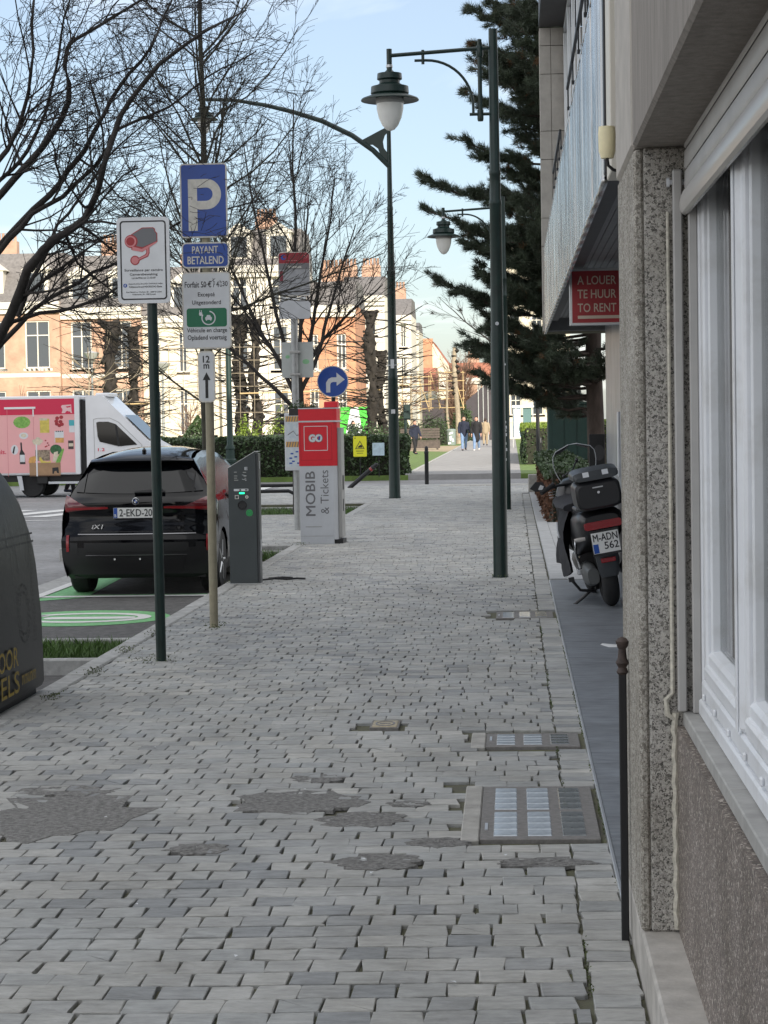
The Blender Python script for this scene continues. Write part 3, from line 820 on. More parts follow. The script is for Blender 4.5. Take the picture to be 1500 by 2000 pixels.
# concrete beam over the window
b = MB(); b.box(XF, .53, -6, 6.115, 2.492, 3.35, 0, .01); W(b).obj('beam', M['beam'], nb)
b = MB(); b.box(XF - .004, XF + .2, 6.12, 6.985, 2.492, 10.5, 0, .01); W(b).obj('end_panel', M['stone_clad'], nb)
b = MB(); b.box(XF + .012, 19, -14, 6.115, 3.352, 10.5); b.box(XF + .21, 19, 6.12, 7.55, 2.75, 10.5); b.box(1.15, 19, -14, 7.3, 0, 3.34); b.box(XF + .02, 1.1, -14, -6.1, 0, 3.35); W(b).obj('upper_wall', M['beam'], nb)
b = MB(); b.box(XF + .1, 1.1, 6.99, 7.4, 0, 2.49); W(b).obj('end_wall', M['concrete'], nb)
# window: outer frame, sashes, panes; shutter
wn = W(MB().box(.52, .545, 6.03, 6.055, .826, 2.40, 0, .003).box(.478, .505, 6.062, 6.09, .826, 2.42, 0, .004)).obj('shutter_guide', M['pvc_grey'], nb)
XW = .545
fr = MB()
fr.box(XW, XW + .06, 6.0, 6.09, .826, 2.5, 0, .004)                # jamb
for yb in (5.93, 5.06, 4.94, 3.9): pass
fr.box(XW - .012, XW + .06, 2.0, 6.0, .826, .875, 0, .006)
fr.box(XW - .004, XW + .06, 2.0, 6.0, .8755, .93, 0, .008)
window = W(fr).obj('window', M['pvc'], nb)
def sash(y0, y1):
    b = MB(); s0 = .06
    b.box(XW + .004, XW + .062, y1 - s0, y1, .9305, 2.5, 0, .006); b.box(XW + .004, XW + .062, y0, y0 + s0, .9305, 2.5, 0, .006)
    b.box(XW + .018, XW + .06, y1 - s0 - .028, y1 - s0 - .001, 1.0, 2.5, 0, .004); b.box(XW + .018, XW + .06, y0 + s0 + .001, y0 + s0 + .028, 1.0, 2.5, 0, .004)
    prof = [(0, .932), (.006, .934), (.012, .95), (.008, .965), (.02, .972), (.026, .99), (.032, 1.0), (.06, 1.004)]
    rows = []
    for yy in (y0 + s0, y1 - s0): rows.append([(XW + q, yy, z) for q, z in [(.004, .932), (.002, .934), (.002, .958), (-.002, .962), (-.003, .972), (.003, .980), (.010, .982), (.010, 1.008), (.020, 1.020), (.045, 1.026)]])
    b.grid(rows)
    W(b).obj('sash', M['pvc'], window)
    b = MB(); b.box(XW + .042, XW + .046, y0 + s0 + .02, y1 - s0 - .02, 1.02, 2.5); W(b).obj('pane', M['glass'], window)
sash(5.04, 5.985); sash(4.0, 4.95); sash(3.0, 3.95)
b = MB(); b.box(XW - .006, XW + .06, 4.955, 5.035, .9305, 2.5, 0, .012); W(b).obj('mullion', M['pvc'], window)
b = MB(); b.box(XW - .012, XW - .0065, 4.98, 5.01, .9305, 2.5, 0, .002); W(b).obj('mullion_bead', M['pvc'], window)
b = MB(); b.box(XW - .006, XW + .06, 3.955, 3.995, .9305, 2.5, 0, .01); W(b).obj('mullion', M['pvc'], window)
for yy in (5.86, 5.55, 5.2, 4.83, 4.5, 4.15):
    b = MB(); b.box(XW - .014, XW - .0045, yy, yy + .022, .884, .905, 0, .004); W(b).obj('drain_cap', M['pvc'], window)
b = MB()                                            # vertical blinds behind the panes
for i in range(26):
    y0 = 2.6 + i * .128
    b = MB(); b.add([(.66, y0, .9), (.675, y0 + .11, .9), (.675, y0 + .11, 2.5), (.66, y0, 2.5)], [(0, 1, 2, 3)]); W(b).obj('blind_slat', M['blind'], nb)
b = MB(); b.box(1.05, 1.12, 0, 6.08, .2, 2.49); W(b).obj('room_back', M['room'], nb)
me = MB(); rows = []
for yy in (1.6, 6.055): rows.append([(.515, yy, 0), (.511, yy, .006), (.512, yy, .05), (.516, yy, .057), (.523, yy, .057)])
me.grid(rows)
sl = W(me).mesh('shutter_slat', M['pvc_grey'])
for i in range(3): link('shutter_slat', sl, nb, (0, 0, 2.360 + i * .0595))
rows = []
for yy in (1.6, 6.06): rows.append([(.523, yy, 2.290), (.512, yy, 2.286), (.502, yy, 2.292), (.497, yy, 2.304), (.496, yy, 2.32), (.499, yy, 2.338), (.504, yy, 2.350), (.507, yy, 2.356), (.523, yy, 2.356)])
b = MB(); b.grid(rows); b.add(rows[1], [tuple(range(9))]); W(b).obj('bottom_bar', mat('shutter_bar', (.52, .50, .47), .25), nb)
b = MB(); b.box(.535, .545, 0, 6.06, 2.45, 2.62); W(b).obj('shutter_slot', M['black_metal'], nb)
b = MB(); b.tube([(.465, 6.085, 2.385), (.52, 6.085, 2.385)], .008, 8); b.lathe([(0.001, -.004), (.014, -.004), (.014, .004), (0.001, .004)], 12, (.466, 6.085, 2.385), 'x'); W(b).obj('bolt', M['pvc'], nb)

lamp = thing('wall_lamp', 'cream plastic lamp on a black bracket at the end of the concrete building', 'wall lamp', (.345, 7.25, 2.66))
b = MB(); b.lathe([(.001, -.055), (.022, -.055), (.029, -.03), (.031, .03), (.028, .055), (.001, .057)], 14); b.obj('shade', M['cream_plastic'], lamp)
b = MB(); b.tube([(.0, 0, -.055), (.004, 0, -.08), (.02, 0, -.095), (.05, .03, -.10)], .006, 6); b.obj('bracket', M['black_metal'], lamp)

po = thing('railing_post', 'thin black cast iron post with ornate head beside the aggregate pier', 'post', (.345, 6.64, 0))
b = MB(); b.box(-.0125, .0125, -.0125, .0125, -.02, .87, 0, .003); b.obj('shaft', M['black_metal'], po)
b = MB(); b.lathe([(.012, .865), (.02, .875), (.013, .89), (.022, .905), (.015, .92), (.012, .95), (.019, .96), (.021, .975), (.014, .985), (.001, .99)], 12); b.obj('finial', mat('rusty_iron', (.05, .035, .03), .7, noise=30, amt=.5), po)
rb = MB(); rb.add([(0, 0, 0), (-.05, .008, .004), (-.058, .006, .0), (-.03, .0, -.008), (0, .002, -.008)], [(0, 1, 2, 3, 4)])
rb = rb.obj('plastic_strip', M['sign_white'], loc=(.332, 6.63, .965)); tag(rb, 'white strip of plastic tied to the head of the thin black post', 'strip')

# ------------------------------------------------------------------ metal fronted building beyond
mb = thing('metal_fronted_building', 'shop building with ribbed metal fascia, dark soffit and stone clad end', 'building', (.37, 7.6, 0))
def W2(b): b.v = [(x - .37, y - 7.6, z) for x, y, z in b.v]; return b
XM = .37
def panel_mesh(seed):
  r_ = random.Random(seed); pm = MB(); pr_ = []
  for k_ in range(4):
    y0_ = .002 + k_ * .1126
    pr_ += [(0.0, y0_), (-.001, y0_ + .045), (-.009, y0_ + .055), (-.010, y0_ + .095), (-.001, y0_ + .104)]
  pr_.append((0.0, .452)); w_ = [r_.uniform(-.004, .004) for _ in pr_]
  pm.grid([[(x_ + q_ * (.6 + .4 * math.sin(z_ * 7 + seed)), y_, z_) for (x_, y_), q_ in zip(pr_, w_)] for z_ in (2.634, 2.7, 2.85, 3.0, 3.15, 3.3, 3.467)])
  pm.box(.001, .012, .002, .452, 2.632, 3.468, 0, .003); pm.box(-.012, .012, .0, .45, 2.60, 2.631, 0, .003); pm.box(-.012, .012, .0, .45, 3.469, 3.49, 0, .003)
  return pm.mesh('fascia_panel', M['metal_fascia'], 60)
pmes = [panel_mesh(k_) for k_ in range(7)]
i = 0; yy = 8.0
while yy < 21.95:
    link('fascia_panel', pmes[i % 7], mb, (0, yy - 7.6, 0)); yy += .4545; i += 1
b = MB(); b.box(XM - .004, .60, 7.90, 7.99, 2.63, 6.5, 0, .004); W2(b).obj('end_trim', M['black_metal'], mb)
b = MB(); b.box(XM + .004, .75, 7.6, 7.895, 2.6, 21, 0, .004); W2(b).obj('party_wall', M['frame_white'], mb)
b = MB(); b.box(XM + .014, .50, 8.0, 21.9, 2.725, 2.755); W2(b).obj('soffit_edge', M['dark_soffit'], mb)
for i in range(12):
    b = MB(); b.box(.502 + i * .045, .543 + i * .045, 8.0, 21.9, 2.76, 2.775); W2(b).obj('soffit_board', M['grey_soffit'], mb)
b = MB(); b.box(XM + .002, 1.15, 21.9, 22.0, 2.625, 2.80, 0, .004); W2(b).obj('end_beam', M['grey_soffit'], mb)
b = MB(); b.box(XM + .016, .62, 8.0, 21.9, 3.44, 3.466); W2(b).obj('fascia_top', M['alu'], mb)
# recessed shop wall under the canopy: grey marble panels
b = MB(); b.box(1.01, 1.3, 7.5, 21.6, 0, 2.755); W2(b).obj('shop_wall', M['dark_soffit'], mb)
for i in range(12):
    y1 = 21.6 - i * 1.17
    b = MB(); b.box(.985, 1.008, y1 - 1.165, y1, .02, 2.70, 0, .003); W2(b).obj('marble_panel', M['marble'], mb)
b = MB(); b.box(.965, .984, 18.9, 19.02, 1.15, 1.75, 0, .004); W2(b).obj('notice_box', M['sign_white'], mb)
b = MB(); b.box(.965, .983, 17.8, 17.9, 1.5, 2.3); W2(b).obj('conduit', M['black_metal'], mb)
# glazed storey above the fascia
win = MB(); win.box(.60, .62, 8.0, 21.9, 3.47, 3.53); win.box(.60, .62, 8.0, 21.9, 5.75, 5.84)
for i in range(11): win.box(.596, .625, 8.02 + i * 1.386 - .03, 8.02 + i * 1.386 + .03, 3.53, 5.75, 0, .003)
wob = W2(win).obj('window', M['alu'], mb)
for i in range(10):
    b = MB(); b.box(.612, .616, 8.05 + i * 1.386, 8.02 + (i + 1) * 1.386 - .03, 3.53, 5.75); W2(b).obj('pane', M['facade_glass'], wob)
b = MB(); b.box(.64, 19, 7.6, 21.95, 2.78, 21); b.box(1.32, 19, 7.6, 22, 0, 2.775); W2(b).obj('wall', M['stone_clad'], mb)
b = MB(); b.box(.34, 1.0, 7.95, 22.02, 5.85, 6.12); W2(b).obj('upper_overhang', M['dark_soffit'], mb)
b = MB(); b.box(.35, .636, 8, 22.02, 6.122, 21); W2(b).obj('upper_storeys', M['metal_fascia'], mb)
# stone slabs on the end tower, each slab a part
z = 2.63; k = 0
hs = [.30, .60, .30, .62]
while z < 5.8:
    h = min(hs[k % 4], 5.84 - z)
    for (xa, xb) in [(.345, .462), (.466, .60)]:
        b = MB(); b.box(xa, xb, 22.0, 22.3, z + .003, z + h - .003, 0, .002); W2(b).obj('stone_slab', M['stone_clad'], mb)
    z += h; k += 1
b = MB(); b.box(.348, 12, 22.03, 22.6, 2.62, 5.84); W2(b).obj('tower_core', M['joint'], mb)
def guard_rail(y0, y1, z, label):
    t = thing('guard_rail', label, 'bracket', (.37, y0, z))
    for dx, dz in ((-.012, .10), (.03, .0)):
        b = MB(); b.box(dx - .008, dx + .008, 0, y1 - y0, dz, dz + .018); b.obj('rail', M['black_metal'], t)
    n = 5
    for i in range(n):
        y = (y1 - y0) * i / (n - 1)
        b = MB(); b.box(-.015, .10, y - .012, y + .012, -.02, .0); b.box(-.012, -.004, y - .01, y + .01, 0, .1); b.obj('tie_bar', M['black_metal'], t)
guard_rail(8.6, 12.4, 3.56, 'longer black metal bracket above the metal fascia, the nearer one')
guard_rail(14.2, 16.6, 3.56, 'shorter black metal bracket above the metal fascia near the stone end')

rs = thing('rental_sign', 'red sign reading A LOUER TE HUUR TO RENT under the metal canopy', 'sign', (.40, 14.0, 2.325))
b = MB(); b.box(0, .52, 0, .05, 0, .385, 0, .003); b.obj('casing', M['alu'], rs)
b = MB(); b.box(.018, .50, -.004, -.0005, .018, .367); b.obj('face', M['red_sign'], rs)
for s_, zc in (('A LOUER', .305), ('TE HUUR', .212), ('TO RENT', .119)): text(rs, s_, .055, zc, w=.26, h=.058, y=-.006, m='sign_text', align='L', bold=.008)
b = MB(); b.box(.055, .44, -.006, -.0045, .045, .066); b.obj('underline', M['sign_text'], rs)
b = MB(); b.box(.1, .12, .02, .035, .386, .42); b.box(.4, .42, .02, .035, .386, .42); b.obj('hanger', M['alu'], rs)

bs = thing('notice_board', 'black standing panel with faded round print against the marble wall behind the scooter', 'panel', (.91, 22.2, 0))
b = MB(); b.box(-.085, .085, 0, .05, .0, 1.52, 0, .006); b.obj('panel', M['black_metal'], bs)
b = MB(); b.prism(circ(.06, 24, cx=.02, cz=1.32, rz=.085), -.003, -.0005); b.obj('round_print', M['dark_soffit'], bs)

# ------------------------------------------------------------------ far houses, facades toward the viewer (-y)
_wm = {}
def win_mesh(w, h, kind):
    key = (round(w, 2), round(h, 2), kind)
    if key not in _wm:
        b = MB(); f = .09
        b.box(-w / 2, -w / 2 + f, -.03, .06, 0, h); b.box(w / 2 - f, w / 2, -.03, .06, 0, h); b.box(-w / 2 + f, w / 2 - f, -.03, .06, h - f, h); b.box(-w / 2 + f, w / 2 - f, -.03, .06, 0, f)
        b.box(-.035, .035, -.02, .05, f, h - f)
        if kind != 'plain': b.box(-w / 2 + f, w / 2 - f, -.021, .049, h * .68, h * .68 + .07)
        fm = b.mesh('window', M['frame_white'])
        b = MB(); b.box(-w / 2 + f, w / 2 - f, .062, .075, f, h - f); _wm[key] = (fm, b.mesh('pane', M['pane']))
    return _wm[key]
def house(name, label, x0, x1, y, rows, cols, eave, wall, depth=9, ridge=3.0, roof='roof_slate', trim='frame_white', wfrac=.5, chimneys=1, dormers=0, band=True, gable=False, cat='house', surround=True):
    t = thing(name, label, cat, ((x0 + x1) / 2, y, 0)); w = x1 - x0
    xs = [-w / 2]; cw = w / cols; ww = cw * wfrac
    for c in range(cols): xs += [-w / 2 + cw * (c + .5) - ww / 2, -w / 2 + cw * (c + .5) + ww / 2]
    xs.append(w / 2); zs = [-.4]
    for zb, h in rows: zs += [zb, zb + h]
    zs.append(eave)
    b = MB()
    for i in range(len(xs) - 1):
        for j in range(len(zs) - 1):
            if i % 2 == 1 and j % 2 == 1: continue
            b.add([(xs[i], 0, zs[j]), (xs[i + 1], 0, zs[j]), (xs[i + 1], 0, zs[j + 1]), (xs[i], 0, zs[j + 1])], [(0, 1, 2, 3)])
    for i in range(1, len(xs) - 1, 2):
        for j in range(1, len(zs) - 1, 2):
            a, c, d, e = xs[i], xs[i + 1], zs[j], zs[j + 1]
            b.add([(a, 0, d), (a, .25, d), (a, .25, e), (a, 0, e)], [(0, 1, 2, 3)]); b.add([(c, 0, d), (c, .25, d), (c, .25, e), (c, 0, e)], [(0, 3, 2, 1)])
            b.add([(a, 0, e), (c, 0, e), (c, .25, e), (a, .25, e)], [(0, 1, 2, 3)]); b.add([(a, 0, d), (c, 0, d), (c, .25, d), (a, .25, d)], [(0, 3, 2, 1)])
    b.add([(-w / 2, 0, -.4), (-w / 2, depth, -.4), (-w / 2, depth, eave), (-w / 2, 0, eave)], [(0, 1, 2, 3)])
    b.add([(w / 2, 0, -.4), (w / 2, depth, -.4), (w / 2, depth, eave), (w / 2, 0, eave)], [(0, 3, 2, 1)])
    if gable:
        b.add([(-w / 2, 0, eave), (w / 2, 0, eave), (0, 0, eave + ridge)], [(0, 1, 2)])
    b.obj('wall', M[wall], t)
    for zb, h in rows:
        fm, pm_ = win_mesh(ww, h, 'cross')
        for c in range(cols):
            cx = -w / 2 + cw * (c + .5)
            o = link('window', fm, t, (cx, .12, zb)); link('pane', pm_, o)
            if surround:
                s = MB(); s.box(-ww / 2 - .16, ww / 2 + .16, -.05, -.004, h + .002, h + .3); s.box(-ww / 2 - .14, ww / 2 + .14, -.12, -.004, -.16, -.004)
                s.box(-ww / 2 - .16, -ww / 2 - .003, -.04, -.004, 0, h); s.box(ww / 2 + .003, ww / 2 + .16, -.04, -.004, 0, h)
                s.obj('surround', M[trim], o)
    b = MB(); b.box(-w / 2 - .05, w / 2 + .05, -.35, -.01, eave - .45, eave - .02); b.box(-w / 2 - .05, w / 2 + .05, -.22, -.01, eave - .75, eave - .46)
    b.obj('cornice', M[trim], t)
    for zb, h in (rows if band else []): b = MB(); b.box(-w / 2, w / 2, -.03, -.002, zb - .55, zb - .3); b.obj('string_course', M[trim], t)
    r = MB()
    if gable: r.prism([(-w / 2 - .2, eave - .1), (0, eave + ridge + .02), (w / 2 + .2, eave - .1), (w / 2 + .2, eave + .08), (0, eave + ridge + .22), (-w / 2 - .2, eave + .08)], .05, depth, 'y')
    else: r.prism([(-.3, eave), (depth * .22, eave + ridge), (depth * .78, eave + ridge), (depth + .3, eave)], -w / 2, w / 2, 'x')
    ro = r.obj('roof', M[roof], t)
    for i in range(dormers):
        cx = -w / 2 + w * (i + .5) / dormers
        d = MB(); d.box(cx - .75, cx + .75, .1, 2, eave + .3, eave + 2.0); d.prism([(cx - .95, eave + 2.0), (cx + .95, eave + 2.0), (cx, eave + 2.7)], 0, 2.2, 'y')
        d.obj('dormer', M[trim], ro)
        d = MB(); d.box(cx - .5, cx + .5, .06, .11, eave + .55, eave + 1.8); d.obj('pane', M['pane'], ro)
    for i in range(chimneys):
        cx = -w / 2 + w * (i + .7) / (chimneys + .4); cy = depth * .5
        c_ = MB(); c_.box(cx - .7, cx + .7, cy - .35, cy + .35, eave + ridge - .4, eave + ridge + 1.0)
        for q in range(5): c_.lathe([(.11, eave + ridge + 1.0), (.09, eave + ridge + 1.5), (.12, eave + ridge + 1.55)], 6, (cx - .52 + .26 * q, cy, 0))
        c_.obj('chimney', M['brick_b'], ro)
    return t
house('brick_house', 'salmon brick house with cream window surrounds directly above the pink truck', -37, -28.4, 128, [(1.0, 3.0), (5.4, 3.0)], 3, 9.6, 'brick_b', ridge=3.2, wfrac=.55, dormers=3)
house('brick_house', 'salmon and cream brick house between the truck cab and the camera sign post', -28.4, -23.3, 128.5, [(1.0, 3.0), (5.3, 3.0)], 2, 9.2, 'brick_b', ridge=3.4, wfrac=.52, dormers=2)
house('cream_house', 'wide cream rendered house behind the parking sign', -23.3, -18.2, 129, [(1.0, 2.9), (5.0, 2.6)], 3, 8.6, 'cream_wall', ridge=3.2, wfrac=.34, dormers=1)
house('cream_house', 'pale cream stone house behind the trees left of the bus stop pole', -18.2, -13.2, 128.2, [(.8, 3.0), (5.0, 2.8), (9.0, 1.8)], 2, 11.6, 'white_wall', ridge=2.4, wfrac=.4, dormers=2)
house('brick_house', 'narrow bright orange brick house above the red ticket machine', -13.2, -9.7, 128, [(1.0, 2.8), (5.0, 2.2)], 2, 9.0, 'brick', ridge=1.6, wfrac=.34, chimneys=1, surround=True, band=False)
house('white_house', 'tall white house with rows of chimney pots left of the curved lamp post', -13.4, -9.2, 150, [(1, 2.6), (5, 2.4), (8.0, 1.8)], 2, 10.9, 'white_wall', ridge=1.5, wfrac=.4, chimneys=2)
house('white_house', 'white house with chimney pots right behind the curved lamp post', -10.6, -8.0, 165, [(1, 2.4), (4.6, 2.2), (7.6, 1.8)], 2, 10.2, 'white_wall', ridge=1.4, wfrac=.36)
house('cream_house', 'cream house with narrow front right of the curved lamp post', -9.9, -8.3, 185, [(1, 2.2), (4.6, 2.0), (7.4, 1.6)], 1, 9.8, 'cream_wall', ridge=.8, wfrac=.4, chimneys=0)
house('gabled_house', 'far cream gabled house with a massive red brick chimney above the trellis trees', -11.2, -5.6, 222, [(1.5, 2.2)], 2, 5.8, 'cream_wall', ridge=4.2, roof='roof_tile', wfrac=.25, chimneys=0, gable=True, band=False)
ch = thing('chimney_stack', 'massive red brick chimney stack on the gable of the far cream house', 'chimney', (-9.7, 221.4, 0))
b = MB(); b.box(-1.3, 1.2, -.3, .5, 5.4, 10.4); b.box(-1.38, 1.28, -.36, .56, 10.1, 10.5); b.obj('stack', M['brick'], ch)
house('red_roofed_house', 'low cream house with red tiled roof below the brick chimney', -12.2, -7.6, 205, [(1.0, 1.8)], 3, 4.6, 'white_wall', ridge=2.4, roof='roof_tile', wfrac=.3, chimneys=0, band=False)
house('red_roofed_house', 'long far house with red tiled roof behind the brown columnar tree', -7.4, -1.6, 240, [(1.0, 2.0), (4.4, 1.6)], 4, 6.6, 'brick_b', ridge=1.8, roof='roof_tile', wfrac=.3, chimneys=1, band=False)
house('apartment_house', 'tall pale apartment house seen through the pine branches', -.6, 5, 175, [(2, 1.8), (5.4, 1.8), (8.8, 1.8), (12.2, 1.8)], 3, 16.2, 'cream_wall', ridge=.6, wfrac=.5, chimneys=0)
dw = thing('dark_wall', 'long dark grey wall at the end of the park below the red roofs', 'wall', (-8.2, 190, 0))
b = MB(); b.box(-6, 4.1, 0, .4, 0, 3.6); b.obj('panel', M['wall_dark'], dw)
dw2 = thing('dark_wall', 'tall dark wall with slim posts closing the right side of the park path', 'wall', (-2.9, 170, 0))
b = MB(); b.add([(-.9, 0, 0), (1.9, 0, 0), (1.9, 0, 5.6), (-.9, 0, 3.2), (-.9, .4, 0), (1.9, .4, 0), (1.9, .4, 5.6), (-.9, .4, 3.2)], [(0, 1, 2, 3), (5, 4, 7, 6), (0, 4, 5, 1), (1, 5, 6, 2), (2, 6, 7, 3), (3, 7, 4, 0)]); b.obj('panel', M['wall_dark'], dw2)
for i in range(5):
    b = MB(); b.box(.1 + i * .4, .17 + i * .4, -.12, -.02, 0, 4.2 + i * .3); b.obj('post', M['zinc'], dw2)
# ------------------------------------------------------------------ street lamps
def lantern(parent, x, z, s=1.0, y=0):
    b = MB(); b.lathe([(.001, .0), (.028, -.005), (.03, -.05), (.02, -.055), (.02, -.075), (.03, -.08), (.03, -.10), (.055, -.125), (.13, -.14), (.135, -.20), (.11, -.215), (.11, -.245), (.145, -.265), (.20, -.28), (.205, -.35), (.19, -.365), (.30, -.405), (.312, -.42), (.31, -.428), (.18, -.40), (.12, -.395)], 28, (0, 0, 0))
    o = b.obj('lantern_hood', M['lamp_green'], parent, loc=(x, y, z)); o.scale = (s, s, s)
    b = MB(); b.lathe([(.142, -.40), (.147, -.44), (.143, -.52), (.122, -.61), (.085, -.69), (.045, -.735), (.001, -.752)], 24); g_ = b.obj('glass_bowl', M['lamp_glass'], o)
    b = MB(); b.lathe([(.149, -.40), (.152, -.405), (.152, -.455), (.149, -.46)], 24); b.obj('rim', M['mach_dark'], o)
    b = MB(); b.lathe([(.03, -.045), (.036, -.05), (.036, -.075), (.03, -.08)], 12); b.obj('coupling', M['alu'], o)
    return o
def arm_lamp(x, y, label, h=5.85):
    t = thing('street_lamp', label, 'street lamp', (x, y, 0), group='green street lamps with side arm')
    b = MB(); b.lathe([(.085, -.02), (.085, .0), (.078, .04), (.075, 2.3), (.072, 2.32), (.072, 2.62), (.068, 2.64), (.062, 3.98), (.067, 3.99), (.067, 4.03), (.060, 4.04), (.058, 4.3), (.063, 4.31), (.063, 4.34), (.055, 4.36), (.047, h), (.001, h + .01)], 20); b.obj('pole', M['green_post'], t)
    b = MB(); b.tube([(-1.10, 0, 5.60), (-.05, 0, 5.655)], .021, 10); b.tube([(-.145, 0, 5.745), (-.145, 0, 4.93)], .024, 10); b.lathe([(.033, 5.56), (.038, 5.58), (.038, 5.66), (.033, 5.68)], 12, (-.145, 0, 0))
    b.tube([(-.26, 0, 4.955), (-.02, 0, 4.955)], .017, 8); b.lathe([(.028, 4.88), (.034, 4.9), (.034, 4.99), (.028, 5.0)], 12, (-.145, 0, 0))
    pts = []
    for i in range(13):
        a = R(90 * i / 12); pts.append((-.72 + .50 * math.sin(a), 0, 5.04 + .50 * math.cos(a) * 1.0))
    b.tube([(-.84, 0, 5.54)] + pts + [(-.22, 0, 4.95)], .015, 8)
    b.tube([(-.75, 0, 5.50), (-.75, 0, 5.65)], .017, 8)
    b.tube([(-1.11, 0, 5.67), (-1.11, 0, 5.53)], .03, 10); b.obj('arm', M['lamp_green'], t)
    lantern(t, -1.11, 5.55)
    b = MB(); b.lathe([(.02, -.08), (.02, -.07)], 10, (0.0, 0, 2.72), 'y'); b.obj('sticker', M['mach_grey'], t)
    return t
L1 = arm_lamp(-.146, 22.05, 'near green street lamp post with side arm and big lantern, closest to the viewer')
L2 = copy_tree(L1, None, 'farther green street lamp, its smaller lantern showing just left of the near lamp post', (-.122, 38.56, 0))
for i, z in enumerate((1.62, 1.52, 1.46, 1.38, 1.22, 1.1, .92)):
    b = MB(); b.box(-.03 + .012 * (i % 3), .01 + .012 * (i % 2), -.088, -.078, z, z + .045 + .01 * (i % 2)); b.obj('sticker', M['sign_white' if i % 2 == 0 else 'mach_grey'], L2)

arc = thing('street_lamp', 'tall lamp post with long curved arm reaching left over the road', 'street lamp', (-2.6, 45, 0))
b = MB(); b.lathe([(.135, -.02), (.135, .02), (.125, .05), (.118, 1.0), (.108, 2.6), (.112, 2.62), (.112, 2.68), (.10, 2.7), (.088, 4.9), (.095, 4.92), (.095, 4.98), (.078, 5.0), (.062, 6.3), (.068, 6.32), (.068, 6.36), (.058, 6.4), (.052, 7.1), (.045, 8.15), (.001, 8.17)], 20); b.obj('pole', M['green_post'], arc)
P0 = [(0.0, 7.26), (-.35, 7.62), (-.8, 7.95), (-1.45, 8.28), (-2.1, 8.5), (-2.7, 8.66), (-3.4, 8.79), (-4.06, 8.82), (-4.2, 8.81)]
b = MB(); b.tube([(x, 0, z) for x, z in P0], [.06, .06, .058, .055, .05, .046, .04, .035, .03], 10); b.obj('curved_arm', M['lamp_green'], arc)
w1 = [(-.03, 8.12), (-.18, 8.05), (-.62, 7.83), (-.52, 7.74), (-.36, 7.74), (-.24, 7.65), (-.19, 7.5), (-.03, 7.35), (-.03, 7.55), (-.11, 7.66), (-.13, 7.8), (-.09, 7.93), (-.03, 8.0)]
b = MB(); b.prism(w1, -.025, .025); b.obj('bracket_web', M['lamp_green'], arc)
lantern(arc, -4.06, 8.80, 1.0)
b = MB(); b.tube([(-4.06, 0, 8.8), (-4.06, 0, 8.76)], .03, 8); b.obj('drop_pipe', M['lamp_green'], arc)
b = MB(); b.box(-.04, .04, -.109, -.104, 2.85, 3.05); b.obj('sticker', M['sign_white'], arc)
b = MB(); b.box(-.045, .045, -.122, -.112, 1.86, 1.95); b.obj('sticker', M['sign_white'], arc)
b = MB(); b.tube([(-.13, 0, 2.92), (-.08, -.1, 2.92), (.08, -.1, 2.92), (.13, 0, 2.92)], .008, 6); b.obj('clamp_band', M['alu'], arc)

def park_lamp(x, y, h, label, s=1.0):
    t = thing('park_lamp', label, 'lamp post', (x, y, 0))
    b = MB(); b.lathe([(.13, 0), (.13, .25), (.08, .3), (.06, 1.2), (.05, h - .6), (.06, h - .55), (.02, h - .5)], 10); b.obj('pole', M['zinc'], t)
    b = MB(); b.lathe([(.06, h - .55), (.38 * s, h - .12), (.40 * s, h - .08), (.1, h), (.001, h + .03)], 14); b.obj('lamp_head', M['mach_dark'], t)
park_lamp(-16.6, 97, 4.7, 'pale park lamp with conical head between the camera sign and the parking sign')
park_lamp(-20.2, 98, 5.3, 'park lamp with dark conical head left of the knobbly pollarded trunk')

gp = thing('street_lamp', 'green lamp post with stepped cast base behind the charging post', 'street lamp', (-8.72, 63, 0))
b = MB(); b.lathe([(.20, -.2), (.20, .05), (.17, .08), (.17, .5), (.19, .52), (.19, .58), (.15, .62), (.13, .9), (.15, .92), (.15, .97), (.10, 1.05), (.085, 2.5), (.08, 4.7), (.07, 5.6), (.001, 5.62)], 18); b.obj('pole', M['kiosk_green'], gp)

# ------------------------------------------------------------------ signs on the pavement
cs = thing('camera_sign', 'white camera surveillance sign on a dark green post', 'sign', (-2.553, 14.6, 0))
b = MB(); b.tube([(0, 0, -.02), (-.012, 0, 3.14)], .037, 16); b.obj('post', M['green_post'], cs)
CX, CZ = -.055, 2.875
b = MB(); b.prism(rr(.378, .612, .036, 6, CX, CZ), -.062, -.042); b.box(CX - .1, CX + .1, -.042, -.03, CZ - .2, CZ - .16); b.box(CX - .1, CX + .1, -.042, -.03, CZ + .16, CZ + .2); plate = b.obj('sign_plate', M['sign_white'], cs)
b = MB(); b.ring(rr(.332, .562, .024, 6, CX, CZ), rr(.312, .542, .018, 6, CX, CZ), -.0632, -.0622); b.obj('black_border', M['ink'], plate)
def pp(pts): return [(CX + x, CZ + z) for x, z in pts]
Y1, Y2, Y3, Y4 = -.0624, -.0634, -.0644, -.0654
b = MB(); b.prism(pp([(-.085, .185), (-.005, .232), (.075, .232), (.088, .222), (.09, .205), (.104, .19), (.104, .128), (-.005, .075), (-.085, .075)]), Y2, Y1); b.obj('camera_outline', M['red_line'], plate)
b = MB(); b.prism(pp([(-.079, .182), (-.003, .226), (.072, .226), (.082, .218), (.084, .202), (.098, .187), (.098, .135), (-.003, .092), (-.079, .108)]), Y3, Y2); b.obj('camera_body', M['cam_grey'], plate)
b = MB(); b.prism(pp([(-.078, .100), (-.010, .080), (.098, .132), (.098, .122), (-.006, .058), (-.078, .072)]), Y3 - .0005, Y2); b.obj('camera_base', M['pink_line'], plate)
